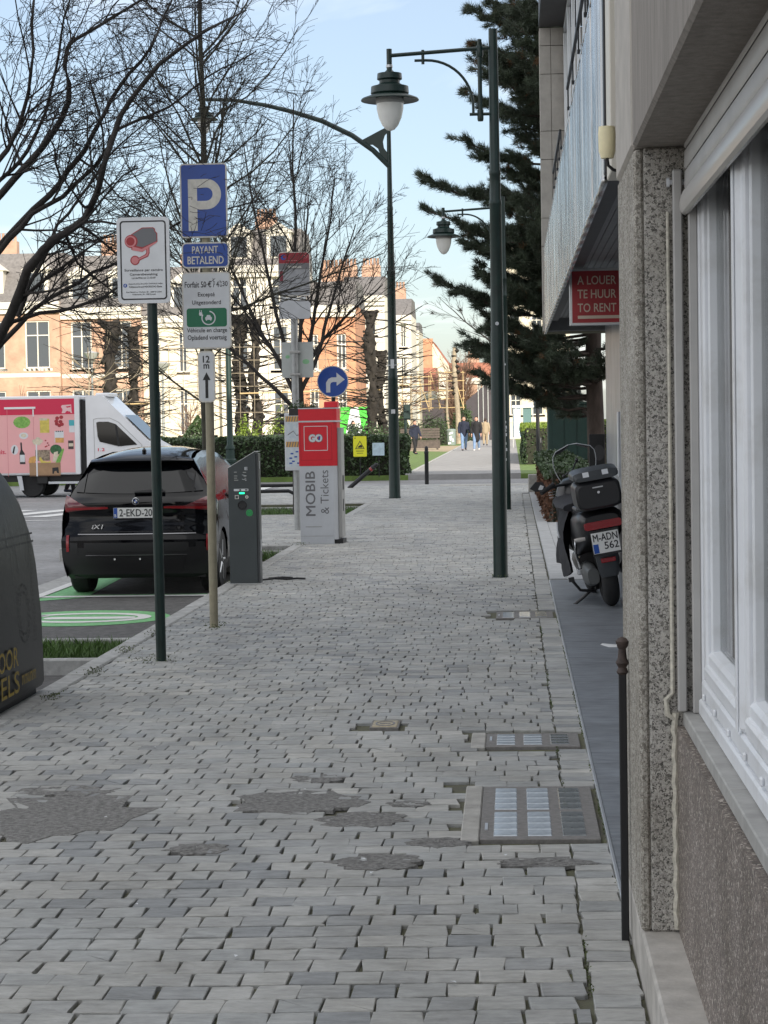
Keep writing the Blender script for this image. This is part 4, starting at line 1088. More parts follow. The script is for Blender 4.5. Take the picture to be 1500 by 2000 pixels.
b = MB(); b.prism(pp([(.022, .085), (.046, .097), (.046, .05), (.035, .025), (-.04, -.008), (-.046, .012), (.015, .042), (.022, .055)]), Y2, Y1); b.prism(pp(circ(.034, 20, -.06, 0)), Y2 - .0002, Y1); b.obj('arm_outline', M['red_line'], plate)
b = MB(); b.prism(pp([(.028, .085), (.040, .09), (.040, .052), (.031, .03), (-.045, -.002), (-.048, .006), (.020, .038), (.028, .053)]), Y3, Y2); b.prism(pp(circ(.026, 20, -.06, 0)), Y3 - .0002, Y2); b.obj('arm_fill', M['pink_line'], plate)
b = MB(); b.prism(pp(circ(.047, 24, -.085, .135, rz=.047)), Y3 - .0004, Y1); b.prism(pp(circ(.02, 20, -.092, .135)), Y4 - .0009, Y4 - .0002); b.obj('lens_outline', M['red_line'], plate)
b = MB(); b.ring(pp(circ(.040, 24, -.088, .135)), pp(circ(.030, 24, -.09, .135)), Y4, Y3 - .0003); b.prism(pp(circ(.012, 14, -.062, .0)), Y4, Y3 - .0001); b.obj('lens_ring', M['pink_line'], plate)
for s_, z, w_, h_ in (('Surveillance par caméra', -.072, .275, .022), ('Camerabewaking', -.102, .20, .021), ('Loi du/Wet van 21-03-07', -.125, .17, .013),
                      ('Zone de police Bruxelles CAPITALE Ixelles', -.168, .245, .012), ('Politiezone Brussel HOOFDSTAD Elsene', -.188, .235, .012), ('Rue Marché au Charbon, 30 - 1000 Bruxelles', -.226, .255, .011), ('Kolenmarkt, 30 - 1000 Brussel', -.243, .165, .011)):
    text(plate, s_, CX + (.012 if -.2 < z < -.15 else .0), CZ + z, w=w_, h=h_, y=Y2, bold=.012)
b = MB(); b.prism(pp(circ(.014, 16, -.135, -.178)), Y2, Y1); b.obj('police_emblem', M['sign_blue'], plate)
b = MB(); b.prism(pp([(-.139, -.186), (-.133, -.186), (-.133, -.178), (-.129, -.17), (-.137, -.17), (-.139, -.176)]), Y3, Y2); b.obj('flame', M['sign_white'], plate)

ps = thing('parking_sign', 'beige post carrying the blue P sign, paid parking and electric charging plates', 'sign', (-2.515, 16.97, 0))
b = MB(); b.tube([(0, 0, -.02), (0, 0, 3.84)], .036, 16); b.obj('post', M['khaki_post'], ps)
def plate2(name, cx, cz, w, h, r, rim, face, y=-.05):
    b = MB(); b.prism(rr(w, h, r, 6, cx, cz), y, y + .014); o = b.obj(name, M[rim], ps)
    b = MB(); b.prism(rr(w - .024, h - .024, max(.008, r - .012), 6, cx, cz), y - .0016, y - .0003); b.obj('face', M[face], o); return o
o = plate2('sign_plate', -.006, 3.548, .392, .612, .03, 'sign_rim', 'sign_blue')
b = MB()
PXo, PZo = -.135, 3.30
b.prism([(PXo, PZo), (PXo + .075, PZo), (PXo + .075, PZo + .425), (PXo, PZo + .425)], -.0535, -.0518)
outer = [(.0755, .425)] + [(.155 + .12 * math.cos(R(a)), .300 + .125 * math.sin(R(a))) for a in range(90, -91, -10)] + [(.0755, .175)]
inner = [(.0755, .352)] + [(.150 + .055 * math.cos(R(a)), .300 + .055 * math.sin(R(a))) for a in range(90, -91, -10)] + [(.0755, .245)]
q = MB(); K = len(outer)
vs = [(PXo + x, -.0535, PZo + z) for x, z in outer] + [(PXo + x, -.0535, PZo + z) for x, z in inner]
b.add(vs, [(i, i + 1, K + i + 1, K + i) for i in range(K - 1)])
b.obj('letter_p', M['sign_rim'], o)
o = plate2('sign_plate', -.001, 3.098, .395, .212, .04, 'sign_rim', 'sign_blue')
text(o, 'PAYANT', -.003, 3.143, w=.215, h=.058, y=-.053, m='sign_rim', bold=.015); text(o, 'BETALEND', 0, 3.057, w=.30, h=.062, y=-.053, m='sign_rim', bold=.015)
o = plate2('sign_plate', .0, 2.641, .405, .632, .034, 'sign_rim', 'sign_white')
for s_, z, w_, h_ in (('Excepté', .128, .14, .044), ('Uitgezonderd', .062, .24, .044), ('Véhicule en charge', -.168, .335, .046), ('Opladend voertuig', -.228, .325, .05)):
    text(o, s_, 0, 2.641 + z, w=w_, h=h_, y=-.053, bold=.01)
text(o, 'Forfait 50 € / 4', -.036, 2.641 + .217, w=.285, h=.052, y=-.053, bold=.01); text(o, '30', .158, 2.641 + .219, w=.042, h=.042, y=-.053, bold=.01)
text(o, 'h', .122, 2.641 + .235, h=.024, y=-.0535, bold=.015); text(o, 'u', .122, 2.641 + .203, h=.018, y=-.0535, bold=.015)
b = MB(); b.prism(rr(.335, .155, .022, 5, 0, 2.641 - .058), -.0528, -.0518); gq = b.obj('green_panel', M['sign_green'], o)
gz = 2.641 - .058
b = MB(); b.ring([(x, z) for x, z in circ(.060, 30, .015, gz, 80, -200)], [(x, z) for x, z in circ(.049, 30, .015, gz, 80, -200)], -.0545, -.0532) if False else None
arcO = circ(.060, 30, .015, gz - .004, 80, -210); arcI = circ(.050, 30, .015, gz - .004, 80, -210)
b.add([(x, -.054, z) for x, z in arcO] + [(x, -.054, z) for x, z in arcI], [(i, i + 1, 31 + i + 1, 31 + i) for i in range(30)])
b.prism(rr(.055, .024, .006, 3, .015, gz - .008), -.054, -.0532); b.prism([(-.005, gz + .004), (.035, gz + .004), (.028, gz + .02), (.002, gz + .02)], -.0541, -.0532)
b.box(-.008, .002, -.054, -.0532, gz - .026, gz - .02); b.box(.028, .038, -.054, -.0532, gz - .026, gz - .02)
b.prism(rr(.026, .03, .008, 3, -.05, gz + .03), -.0543, -.0533); b.box(-.06, -.055, -.054, -.0533, gz + .045, gz + .062); b.box(-.046, -.041, -.054, -.0533, gz + .045, gz + .062)
b.obj('charging_emblem', M['sign_white'], gq)
o = plate2('sign_plate', -.012, 2.093, .142, .425, .04, 'sign_rim', 'sign_white')
text(o, '12', -.012, 2.093 + .145, w=.055, h=.055, y=-.053, bold=.02); text(o, 'm', -.012, 2.093 + .085, w=.045, h=.036, y=-.053, bold=.02)
b = MB(); b.prism([(-.024, 1.915), (.0, 1.915), (.0, 2.065), (.021, 2.065), (-.012, 2.13), (-.045, 2.065), (-.024, 2.065)], -.054, -.0525); b.obj('arrow', M['ink'], o)
for z in (3.75, 3.35, 3.12, 2.85, 2.45, 2.2, 1.98):
    b = MB(); b.lathe([(.037, z - .012), (.042, z - .01), (.042, z + .01), (.037, z + .012)], 14); b.box(-.03, .03, -.037, -.03, z - .01, z + .01); b.obj('clamp', M['khaki_post'], ps)

# ------------------------------------------------------------------ charging post
cp = thing('charging_post', 'dark grey electric charging post with slanted top beside the black car', 'charging post', (-2.85, 21.45, 0), rz=R(-2))
b = MB(); b.prism([(-.148, .0), (.148, .0), (.148, 1.395), (.135, 1.40), (-.148, 1.235)], 0, .16); b.obj('body', M['charger'], cp)
b = MB(); b.prism([(-.15, 1.237), (-.148, 1.232), (.14, 1.40), (.17, 1.40), (.17, 1.405), (.138, 1.406)], -.003, .163); b.obj('top_cap', M['alu'], cp)
b = MB(); b.box(.1495, .175, .008, .152, .0, 1.385, 0, .004); b.obj('side_cover', M['plastic_grey'], cp)
b = MB(); b.box(.176, .180, .05, .09, .35, .47); b.box(.176, .179, .05, .075, 1.22, 1.3); b.obj('label_strip', M['mach_grey'], cp)
b = MB(); b.prism(rr(.155, .024, .006, 3, -.012, 1.0), -.003, -.0005); b.obj('card_reader', M['sign_white'], cp)
b = MB(); b.box(-.03, -.012, -.0045, -.003, .992, 1.008); b.box(.03, .055, -.0045, -.003, .994, 1.006); b.obj('reader_symbols', M['ink'], cp)
b = MB(); b.prism(rr(.058, .018, .006, 3, -.005, .966), -.004, -.0005); b.obj('status_light', M['led'], cp)
b = MB(); b.box(-.08, -.038, -.003, -.0005, .905, .945); b.prism(circ(.018, 16, .048, .925), -.003, -.0005); b.obj('pictograms', M['sign_rim'], cp)
b = MB(); b.box(-.073, -.045, -.0042, -.003, .912, .938); b.box(.044, .052, -.0042, -.003, .915, .935); b.obj('pictogram_marks', M['charger'], cp)
b = MB(); b.lathe([(.049, -.004), (.047, -.012), (.040, -.012), (.034, .002), (.001, .002)], 24, (-.005, 0, .838), 'y'); b.obj('socket', M['ink'], cp)
b = MB(); b.prism(circ(.036, 24, .072, .757), -.003, -.0005); st = b.obj('green_sticker', M['sticker_green'], cp)
b = MB(); b.ring(circ(.026, 20, .072, .757), circ(.021, 20, .072, .757), -.0042, -.0031); b.box(.058, .086, -.0042, -.0031, .753, .761); b.obj('sticker_print', M['sign_green'], st)
for i, (z, w_) in enumerate(((1.185, .03), (1.145, .035), (1.122, .032), (1.10, .045))):
    b = MB(); b.box(-.085, -.085 + w_, -.002, -.0005, z, z + .007); b.box(.01 + .008 * i, .045, -.002, -.0005, z - .004, z + .004); b.obj('fine_print', M['mach_dark'], cp)
text(cp, 'E', .045, 1.225, w=.03, h=.03, y=-.002, m='mach_grey', bold=.03)
for z in (1.145, 1.10): 
    b = MB(); b.prism([(.0, z + .012), (.048, z), (.048, z + .006), (.0, z + .016)], -.002, -.0005); b.obj('fine_print', M['mach_grey'], cp)
b = MB(); b.box(-.17, .19, -.02, .18, -.01, .012, 0, .004); b.obj('base_plate', M['mach_dark'], cp)
cb = thing('cable', 'loose black cable lying on the setts right of the charging post', 'cable', (-2.5, 21.9, 0))
b = MB(); b.tube([(-.2, -.1, .02), (-.08, .02, .025), (.06, -.02, .018), (.16, .06, .02), (.25, .03, .018)], .012, 6); b.tube([(-.16, .16, .018), (0, .12, .03), (.1, .16, .02)], .01, 6); b.obj('cable', M['plastic_black'], cb)

# ------------------------------------------------------------------ ticket machine
gm = thing('ticket_machine', 'red and grey ticket machine with vertical lettering', 'ticket machine', (-2.73, 28.46, 0), rz=R(-3))
prof = [(-.245, -.0), (.235, -.0), (.285, .045), (.285, .40), (-.245, .40)]
b = MB(); b.prism(prof, .06, 1.09, 'z'); b.obj('lower_body', M['mach_grey'], gm)
b = MB(); b.prism([(x * 1.004, y - (.004 if y < .01 else 0)) for x, y in prof], 1.0905, 1.70, 'z'); b.obj('red_body', M['red'], gm)
b = MB(); b.prism([(x * 1.004, y - (.004 if y < .01 else 0)) for x, y in prof], 1.722, 1.885, 'z'); b.obj('red_header', M['red'], gm)
b = MB(); b.prism([(-.25, -.008), (.305, -.008), (.305, .41), (-.25, .41)], 1.7005, 1.7215, 'z'); b.obj('white_band', M['mach_grey'], gm)
b = MB(); b.prism([(-.25, -.01), (.24, -.01), (.29, .04), (.29, .405), (-.25, .405)], 1.886, 1.90, 'z'); b.obj('top_edge', M['mach_grey'], gm)
b = MB(); b.box(.09, .28, .18, .38, 1.901, 1.985, 0, .01); b.obj('red_topper', M['red'], gm)
b = MB(); b.box(.286, .34, .06, .38, .08, 1.62, 0, .006); b.obj('side_unit', M['mach_dark'], gm)
b = MB(); b.box(.341, .346, .15, .25, .75, .95); b.box(.341, .346, .17, .21, .45, .62); b.obj('side_slot', M['ink'], gm)
b = MB(); b.box(.20, .35, .03, .40, -.01, .06); b.box(-.23, .2, .03, .38, -.01, .0595); b.obj('base', M['ink'], gm)
b = MB(); b.box(-.24, .23, -.002, .03, .001, .059); b.obj('kick_plate', M['mach_grey'], gm)
b = MB(); b.ring(rr(.335, .345, .004, 1, -.005, 1.475), rr(.318, .328, .003, 1, -.005, 1.475), -.0062, -.0045); b.obj('white_square', M['sign_white'], gm)
b = MB(); b.ring(rr(.44, .50, .004, 1, .0, 1.42), rr(.432, .492, .003, 1, .0, 1.42), -.0056, -.0045); b.obj('panel_groove', mat('red_groove', (.33, .005, .012), .5), gm)
text(gm, 'GO', -.008, 1.478, w=.205, h=.12, y=-.0062, m='ink_grey', bold=.085, name='lettering_shadow')
text(gm, 'GO', -.008, 1.478, w=.19, h=.107, y=-.0075, m='sign_white', bold=.065)
b = MB(); b.prism([(.028, 1.452), (.052, 1.446), (.062, 1.502), (.040, 1.508)], -.0088, -.0078); b.obj('blue_card', M['sign_blue'], gm)
text(gm, 'MOBIB', -.095, .705, w=.62, h=.135, y=-.0015, m='ink_grey', bold=.012, rot=R(90))
text(gm, '& Tickets', .105, .725, w=.61, h=.115, y=-.0015, m='ink_grey', bold=.0, rot=R(90))
b = MB(); b.box(-.17, .06, -.003, -.0005, .236, .246); b.box(-.24, .22, -.002, -.0005, .108, .113); b.obj('slot_line', M['mach_dark'], gm)
fl_ = thing('flower_planter', 'low dark planting showing above the ticket machine', 'planter', (-3.05, 29.4, 0))
b = MB(); b.box(-.16, .2, 0, .3, 1.80, 1.90); b.box(-.02, .02, .1, .14, 0, 1.8); b.obj('box', M['plastic_black'], fl_)
Pn = np.stack([rng.uniform(-.18, .22, 260), rng.uniform(0, .3, 260), 1.90 + rng.gamma(1.5, .025, 260)], 1)
stuff(link('leaves', leaves_mesh('leaves', Pn, .02, M['hedge']), fl_))

# ------------------------------------------------------------------ bus stop pole with plates and timetable case
bp_ = thing('bus_stop_pole', 'grey bus stop pole with red headed flag, white plates and timetable case', 'bus stop', (-3.41, 32.26, 0))
b = MB(); b.tube([(0, 0, -.02), (.0, 0, 4.38)], .055, 14); b.obj('pole', M['zinc'], bp_)
b = MB(); b.prism(rr(.50, .69, .05, 5, .025, 4.03), -.10, -.06); fg = b.obj('stop_flag', M['sign_rim'], bp_)
b = MB(); b.prism([(-.215, 4.20), (.265, 4.20)] + [(x, z) for x, z in rr(.48, .3, .045, 5, .025, 4.215) if z > 4.21], -.1022, -.1003); b.obj('red_header', mat('stop_red', (.26, .01, .025), .4), fg)
b = MB(); b.box(-.215, .265, -.1022, -.1003, 4.10, 4.198); b.obj('name_band', M['ink_grey'], fg)
text(fg, 'Anneessens', .03, 4.148, w=.22, h=.045, y=-.1035, m='sign_rim', bold=.02)
b = MB(); b.ring(circ(.042, 20, -.14, 4.295), circ(.024, 20, -.125, 4.30), -.1042, -.1024); b.obj('blue_emblem', M['sign_blue'], fg)
b = MB(); b.ring(circ(.038, 20, .205, 4.31), circ(.032, 20, .205, 4.31), -.1042, -.1024); b.box(-.1, .08, -.1042, -.1024, 4.238, 4.245); b.box(.185, .225, -.1042, -.1024, 4.30, 4.32); b.obj('header_print', M['pink_line'], fg)
b = MB(); b.box(-.215, .265, -.1022, -.1003, 3.70, 4.098); b.obj('line_panel', mat('line_panel_grey', (.30, .31, .33), .5, noise=9, amt=.15), fg)
b = MB(); b.box(-.2, -.15, -.1042, -.1024, 3.92, 4.08); b.obj('line_numbers', mat('line_red', (.22, .03, .05), .5), fg)
b = MB(); b.box(-.19, .20, -.095, -.065, 3.63, 3.67); b.obj('white_rail', M['sign_white'], bp_)
b = MB(); b.prism([(-.215, 3.33), (.24, 3.33), (.275, 3.37), (.275, 3.58), (.23, 3.625), (-.19, 3.625), (-.225, 3.59), (-.225, 3.34)], -.09, -.07); b.obj('blank_plate', mat('plate_grey', (.50, .52, .55), .5, noise=4, amt=.08), bp_)
b = MB(); b.prism(rr(.50, .56, .02, 4, .035, 2.69), .06, .085); wp = b.obj('plate_back', mat('plate_back_grey', (.44, .47, .46), .5, noise=4, amt=.08), bp_)
b = MB(); b.prism(circ(.035, 16, -.12, 2.74, rz=.028), .0585, .0595); b.prism(circ(.055, 20, .17, 2.66, rz=.04), .0585, .0595); b.obj('green_marks', mat('faded_green_mark', (.25, .5, .28), .6), wp)
for z in (2.81, 2.46):
    b = MB(); b.box(-.075, .09, -.065, .06, z - .018, z + .018, 0, .004); b.obj('clamp', M['mach_dark'], bp_)
b = MB(); b.box(-.17, .12, -.14, -.08, .945, 1.845, 0, .01); tcs = b.obj('timetable_case', M['mach_grey'], bp_)
for z0, z1, mm in ((1.42, 1.70, 'sheet_map'), (1.0, 1.30, 'sheet_table')):
    b = MB(); b.box(-.145, .10, -.1425, -.1405, z0, z1); b.obj('paper_sheet', mat(mm, (.45, .52, .58), .5, noise=16, col2=(.62, .66, .68)), tcs)
for i, (x, z) in enumerate(((-.08, 1.2), (0.0, 1.23), (-.1, 1.13), (-.02, 1.15), (-.06, 1.08), (.02, 1.05), (-.1, 1.05))):
    b = MB(); b.box(x, x + .045, -.1445, -.1428, z, z + .022); b.obj('print_mark', M['sign_blue'], tcs)
b = MB(); b.prism([(-.12, 1.5), (-.03, 1.56), (.02, 1.49), (.06, 1.5), (.06, 1.51), (.02, 1.505), (-.03, 1.575), (-.12, 1.515)], -.1445, -.1428); b.obj('print_mark', M['ink_grey'], tcs)
for z0 in (1.715, 1.315):
    b = MB(); b.box(-.15, .105, -.1425, -.1405, z0, z0 + .085); hz = b.obj('hazard_band', mat('hazard_orange', (.62, .36, .10), .5), tcs)
    for i in range(6):
        x = -.145 + i * .042; b = MB(); b.prism([(x, z0), (x + .016, z0), (x + .036, z0 + .085), (x + .02, z0 + .085)], -.1442, -.1428); b.obj('stripe', M['ink_grey'], hz)
b = MB(); b.tube([(-.24, -.1, 1.82), (-.17, -.1, 1.82)], .03, 8); b.obj('case_hinge', M['ink'], tcs); b = MB(); b.tube([(-.24, -.1, 1.70), (-.17, -.1, 1.70)], .03, 8); b.obj('case_hinge', M['ink'], tcs)

ts = thing('turn_sign', 'round blue sign with white right turn arrow above the ticket machine', 'sign', (-3.446, 39.5, 0))
b = MB(); b.tube([(0.01, .04, -.02), (0, .04, 2.72)], .04, 12); b.obj('post', M['black_metal'], ts)
b = MB(); b.prism(circ(.305, 40, 0, 2.48), -.012, .0); sp_ = b.obj('disc', M['sign_rim'], ts)
b = MB(); b.prism(circ(.288, 40, 0, 2.48), -.0136, -.0122); b.obj('face', M['sign_blue'], sp_)
A = [(-.13, 2.27), (-.05, 2.27), (-.05, 2.42), (-.035, 2.455), (0.0, 2.47), (.075, 2.47), (.075, 2.395), (.235, 2.515), (.075, 2.65), (.075, 2.56), (-.02, 2.56), (-.085, 2.53), (-.13, 2.46)]
b = MB(); b.prism(A, -.0152, -.0138); b.obj('arrow', M['sign_white'], sp_)

ys = thing('warning_sign', 'yellow warning sign with black triangle in front of the dark hedge', 'sign', (-4.767, 64.0, 0))
b = MB(); b.prism(rr(.42, .64, .02, 3, 0, .92), -.02, 0); pl = b.obj('plate', M['yellow'], ys)
b = MB(); b.ring([(-.15, .84), (.15, .84), (0, 1.10)], [(-.115, .86), (.115, .86), (0, 1.06)], -.0225, -.0205); b.prism([(-.08, .88), (.08, .88), (.07, .95), (.02, .97), (-.04, .93)], -.0225, -.0205); b.box(-.12, .12, -.0225, -.0205, .765, .785); b.box(-.1, .1, -.0225, -.0205, .70, .715); b.prism(circ(.02, 12, -.15, 1.18), -.0225, -.0205); b.obj('print', M['ink'], pl)
b = MB(); b.tube([(0, .02, -.05), (0, .02, 1.1)], .015, 6); b.obj('stake', M['black_metal'], ys)
ws = thing('park_notice', 'small pale blue notice on the hedge left of the curved lamp post foot', 'sign', (-4.2, 64.3, 0)) 
b = MB(); b.box(-.2, .18, -.02, 0, .62, 1.02); b.obj('plate', mat('pale_blue', (.45, .58, .66), .5, noise=9, amt=.15), ws)
b = MB(); b.tube([(0, .02, -.05), (0, .02, 1.0)], .015, 6); b.obj('stake', M['black_metal'], ws)

# ------------------------------------------------------------------ bollards, rack
def bollard(x, y, label, h=1.0):
    t = thing('bollard', label, 'bollard', (x, y, 0))
    b = MB(); b.lathe([(.055, -.03), (.055, h * .80), (.062, h * .82), (.062, h * .86), (.048, h * .88), (.05, h * .96), (.03, h), (.001, h + .01)], 14); b.obj('shaft', M['black_metal'], t); return t
bollard(-2.318, 55.2, 'upright black bollard at the end of the setts')
tb = bollard(-4.19, 52.4, 'knocked over black bollard leaning right by the hedge', .95); tb.rotation_euler = (0, R(50), 0)
b = MB(); b.lathe([(.0555, .70), (.0565, .705), (.0565, .77), (.0555, .775)], 14); b.obj('red_band', M['tail_red'], tb)
bollard(.95, 70, 'black bollard with rusty head before the sunlit hedge', 1.05)
hoop = thing('tree_guard_hoop', 'black tubular hoop barrier behind the charging post', 'barrier', (-4.1, 38.2, 0))
def hp(z, dy): return [(-1.2, dy, -.05), (-1.2, dy, z - .2), (-1.14, dy, z - .06), (-1.0, dy, z), (-.1, dy, z), (.02, dy, z - .06), (.08, dy, z - .2), (.08, dy, -.05)]
b = MB(); b.tube(hp(.42, 0), .035, 10); b.obj('hoop', M['black_metal'], hoop); b = MB(); b.tube(hp(.50, .9), .035, 10); b.obj('hoop', M['black_metal'], hoop)
gb = thing('stone_block', 'low stone block at the far end of the brown hedge', 'block', (.47, 47.2, 0))
b = MB(); b.box(-.12, .12, -.2, .3, 0, .42, 0, .02); b.obj('block', M['concrete'], gb)

# traffic signal, cabinet, far details
tl = thing('traffic_signal', 'green pedestrian signal right of the curved lamp post', 'signal', (-3.42, 65.8, 0))
b = MB(); b.tube([(0, 0, -.05), (0, 0, 2.2)], .045, 8); b.obj('post', M['green_post'], tl)
b = MB(); b.box(-.06, .16, -.12, .04, 1.75, 2.22, 0, .02); b.box(-.02, .13, -.2, -.12, 2.0, 2.03); b.obj('signal_head', M['lamp_green'], tl)
cab = thing('green_cabinet', 'tall dark green metal cabinet under the pine', 'cabinet', (1.45, 54, 0))
b = MB(); b.box(-.52, .58, 0, .9, 0, 2.05, 0, .03); b.obj('body', M['kiosk_green'], cab)
for i in range(3):
    b = MB(); b.box(-.40 + i * .33, -.10 + i * .33, -.02, -.002, .15, 1.95, 0, .006); b.obj('door', M['kiosk_green'], cab)
b = MB(); b.box(-.56, .62, -.04, .94, 2.052, 2.12, 0, .01); b.obj('roof', M['kiosk_green'], cab)
b = MB(); b.box(.50, .55, -.015, -.002, 1.25, 1.75); b.obj('label_strip', M['sign_white'], cab)
dp = thing('slim_post', 'slim dark post standing before the sunlit hedge right of the lamp posts', 'post', (.82, 66, 0))
b = MB(); b.tube([(0, 0, -.1), (0, 0, 2.6)], .06, 8); b.obj('shaft', M['black_metal'], dp)
shl = thing('bus_shelter', 'small far shelter with white roof and blue poster right of the lamp posts', 'shelter', (.55, 122, 0))
b = MB(); b.box(-.55, .75, 0, 1.4, 2.35, 2.5, 0, .02); b.obj('roof', M['white_paint_body'], shl)
b = MB(); b.box(-.5, -.05, .1, .2, .6, 2.3); b.obj('poster', mat('poster_blue', (.35, .5, .68), .4, noise=2.2, col2=(.65, .7, .72)), shl)
b = MB(); b.box(.1, .6, .15, .18, .2, 2.34); b.obj('glass_panel', mat('shelter_glass', (.12, .2, .2), .1), shl)
for x in (-.52, .66):
    b = MB(); b.box(x, x + .06, .1, .16, 0, 2.349); b.obj('post', M['zinc'], shl)

bench = thing('park_bench', 'dark wooden park bench on the gravel beside the path', 'bench', (-5.35, 119, 0), rz=R(4))
for i in range(4):
    b = MB(); b.box(-1.15, 1.15, -.30 + i * .15, -.17 + i * .15, .52, .56); b.obj('seat_slat', M['wood'], bench)
for i in range(4):
    b = MB(); b.box(-1.15, 1.15, .33, .37, .66 + i * .15, .79 + i * .15); b.obj('back_slat', M['wood'], bench)
for x in (-1.0, 1.0):
    b = MB(); b.box(x - .05, x + .05, -.3, .4, 0, .515); b.box(x - .04, x + .04, .375, .43, .5, 1.25); b.obj('leg', M['wood'], bench)
b = MB(); b.box(-1.15, 1.15, -.32, -.305, .08, .5); b.obj('front_board', M['wood'], bench)
lb = thing('litter_bin', 'graffiti covered litter bin on the lawn edge beside the path', 'litter bin', (-4.1, 138, 0))
b = MB(); b.lathe([(.28, 0), (.3, .05), (.3, .95), (.33, .97), (.31, 1.05), (.2, 1.1), (.001, 1.1)], 16); b.obj('body', mat('bin_green_grey', (.2, .25, .23), .6), lb)
for i, pts in enumerate(([(-.16, .7), (.1, .78), (.14, .9), (-.1, .86)], [(-.1, .3), (.0, .3), (.04, .62), (-.12, .6)], [(.05, .2), (.2, .25), (.12, .5), (.06, .4)], [(-.2, .05), (.0, .1), (-.06, .22), (-.2, .2)])):
    b = MB(); b.prism(pts, -.312, -.28); b.obj('graffiti', M['sign_white'], lb)
wh = thing('hoarding', 'green and white hoarding panel right of the ticket machine', 'hoarding', (-7.45, 98, 0))
b = MB(); b.box(-.8, .8, 0, .06, 0, 2.4); pnl = b.obj('panel', mat('bright_green', (.06, .45, .04), .5), wh)
b = MB(); b.prism([(-.75, .02), (.45, .02), (.1, 2.38), (-.25, 2.38)], -.006, -.001); b.obj('white_wedge', M['sign_white'], pnl)

# ------------------------------------------------------------------ bottle bank at the left edge
bb = thing('bottle_bank', 'scratched dark grey domed bottle bank at the left edge of the pavement', 'bottle bank', (-3.775, 12.27, 0))
def sq(hw, r, n=9): return rr(2 * hw, 2 * hw, r, n)
lv = [(.73, .05, .04), (.745, .06, .0701), (.742, .08, .50)]
for i_ in range(15):
    a_ = R(90 * i_ / 14); lv.append((.06 + .67 * math.cos(a_) ** .62 if i_ < 14 else .06, .10 + .24 * math.sin(a_) * math.cos(a_) ** .5 if i_ < 14 else .05, .72 + .93 * math.sin(a_)))
lv[-1] = (.12, .10, 1.65)
b = MB(); rows = [[(x, y, z) for x, y in sq(hw, r)] for hw, r, z in lv]; b.grid(rows, closed=True); n_ = len(rows[0]); b.add(rows[-1], [tuple(range(n_))]); b.obj('shell', M['bin'], bb, ang=50)
b = MB(); b.prism(sq(.70, .05), -.02, .045, 'z'); b.obj('base', M['ink'], bb)
for s_ in (1.14, 1.09, .66, .60):
    pass
def face_x(z):  # outer face of the +x side at height z
    for (h0, r0, z0), (h1, r1, z1) in zip(lv, lv[1:]):
        if z0 <= z <= z1: return h0 + (h1 - h0) * (z - z0) / (z1 - z0)
    return .7
b = MB()
for z in (1.02, .97):
    b.add([(face_x(z) + .004, -.6, z), (face_x(z) + .004, .6, z), (face_x(z + .012) + .004, .6, z + .012), (face_x(z + .012) + .004, -.6, z + .012)], [(0, 1, 2, 3)])
b.obj('groove', M['ink'], bb)
b = MB()
for k_ in range(22):
    a0, a1 = 2 * math.pi * k_ / 22, 2 * math.pi * (k_ + .6) / 22
    for rad in (.15, .11):
        q_ = []
        for a, rd in ((a0, rad), (a1, rad), (a1, rad + .009), (a0, rad + .009)):
            y_, z_ = .22 + rd * math.cos(a), .55 + rd * 1.15 * math.sin(a); q_.append((face_x(z_) + .004, y_, z_))
        b.add(q_, [(0, 1, 2, 3)])
for k_ in range(24):
    z_ = .35 + k_ * .028
    for y_ in (.46, .50): b.add([(face_x(z_) + .004, y_, z_), (face_x(z_) + .004, y_ + .008, z_), (face_x(z_ + .017) + .004, y_ + .008, z_ + .017), (face_x(z_ + .017) + .004, y_, z_ + .017)], [(0, 1, 2, 3)])
stuff(b.obj('dotted_outline', M['ink'], bb))
b = MB()
for k_ in range(30):
    y_ = rng.uniform(-.1, .62); z_ = rng.uniform(.9, 1.30); L_ = rng.uniform(.04, .2); dy = rng.normal(0, .03)
    x0_, x1_ = face_x(z_) + .005, face_x(z_ - L_) + .005
    b.add([(x0_, y_, z_), (x0_, y_ + .005, z_), (x1_, y_ + dy + .004, z_ - L_), (x1_, y_ + dy, z_ - L_)], [(0, 1, 2, 3)])
b.obj('scratches', M['scratch'], bb)
def btext(s_, y_, z_, w_, h_):
    o_ = text(bb, s_, y_, z_, w=w_, h=h_, y=face_x(z_) + .012, m='yellow_print', axis='x', bold=.01)
btext('VOOR', -.33, .31, .62, .12); btext('ELS', -.23, .155, .44, .13)
btext('nmunm', .24, .15, .36, .06)
# ------------------------------------------------------------------ black car
def interp(tab, z):
    for (a, *p), (b_, *q) in zip(tab, tab[1:]):
        if a <= z <= b_ or a >= z >= b_:
            t = (z - a) / (b_ - a) if b_ != a else 0; return [u + (v - u) * t for u, v in zip(p, q)]
    return list(tab[-1][1:]) if z > tab[-1][0] else list(tab[0][1:])
WTAB = [(.20, .86), (.32, .90), (.45, .912), (.62, .918), (.80, .915), (.95, .90), (1.03, .885), (1.08, .86), (1.15, .82), (1.30, .735), (1.42, .665), (1.52, .60), (1.58, .55), (1.63, .48)]
def CW(z): return interp(WTAB, z)[0]
car = thing('parked_car', 'black electric compact car parked at the kerb seen from behind', 'car', (-4.125, 22.12, -.18))
CARX = .935
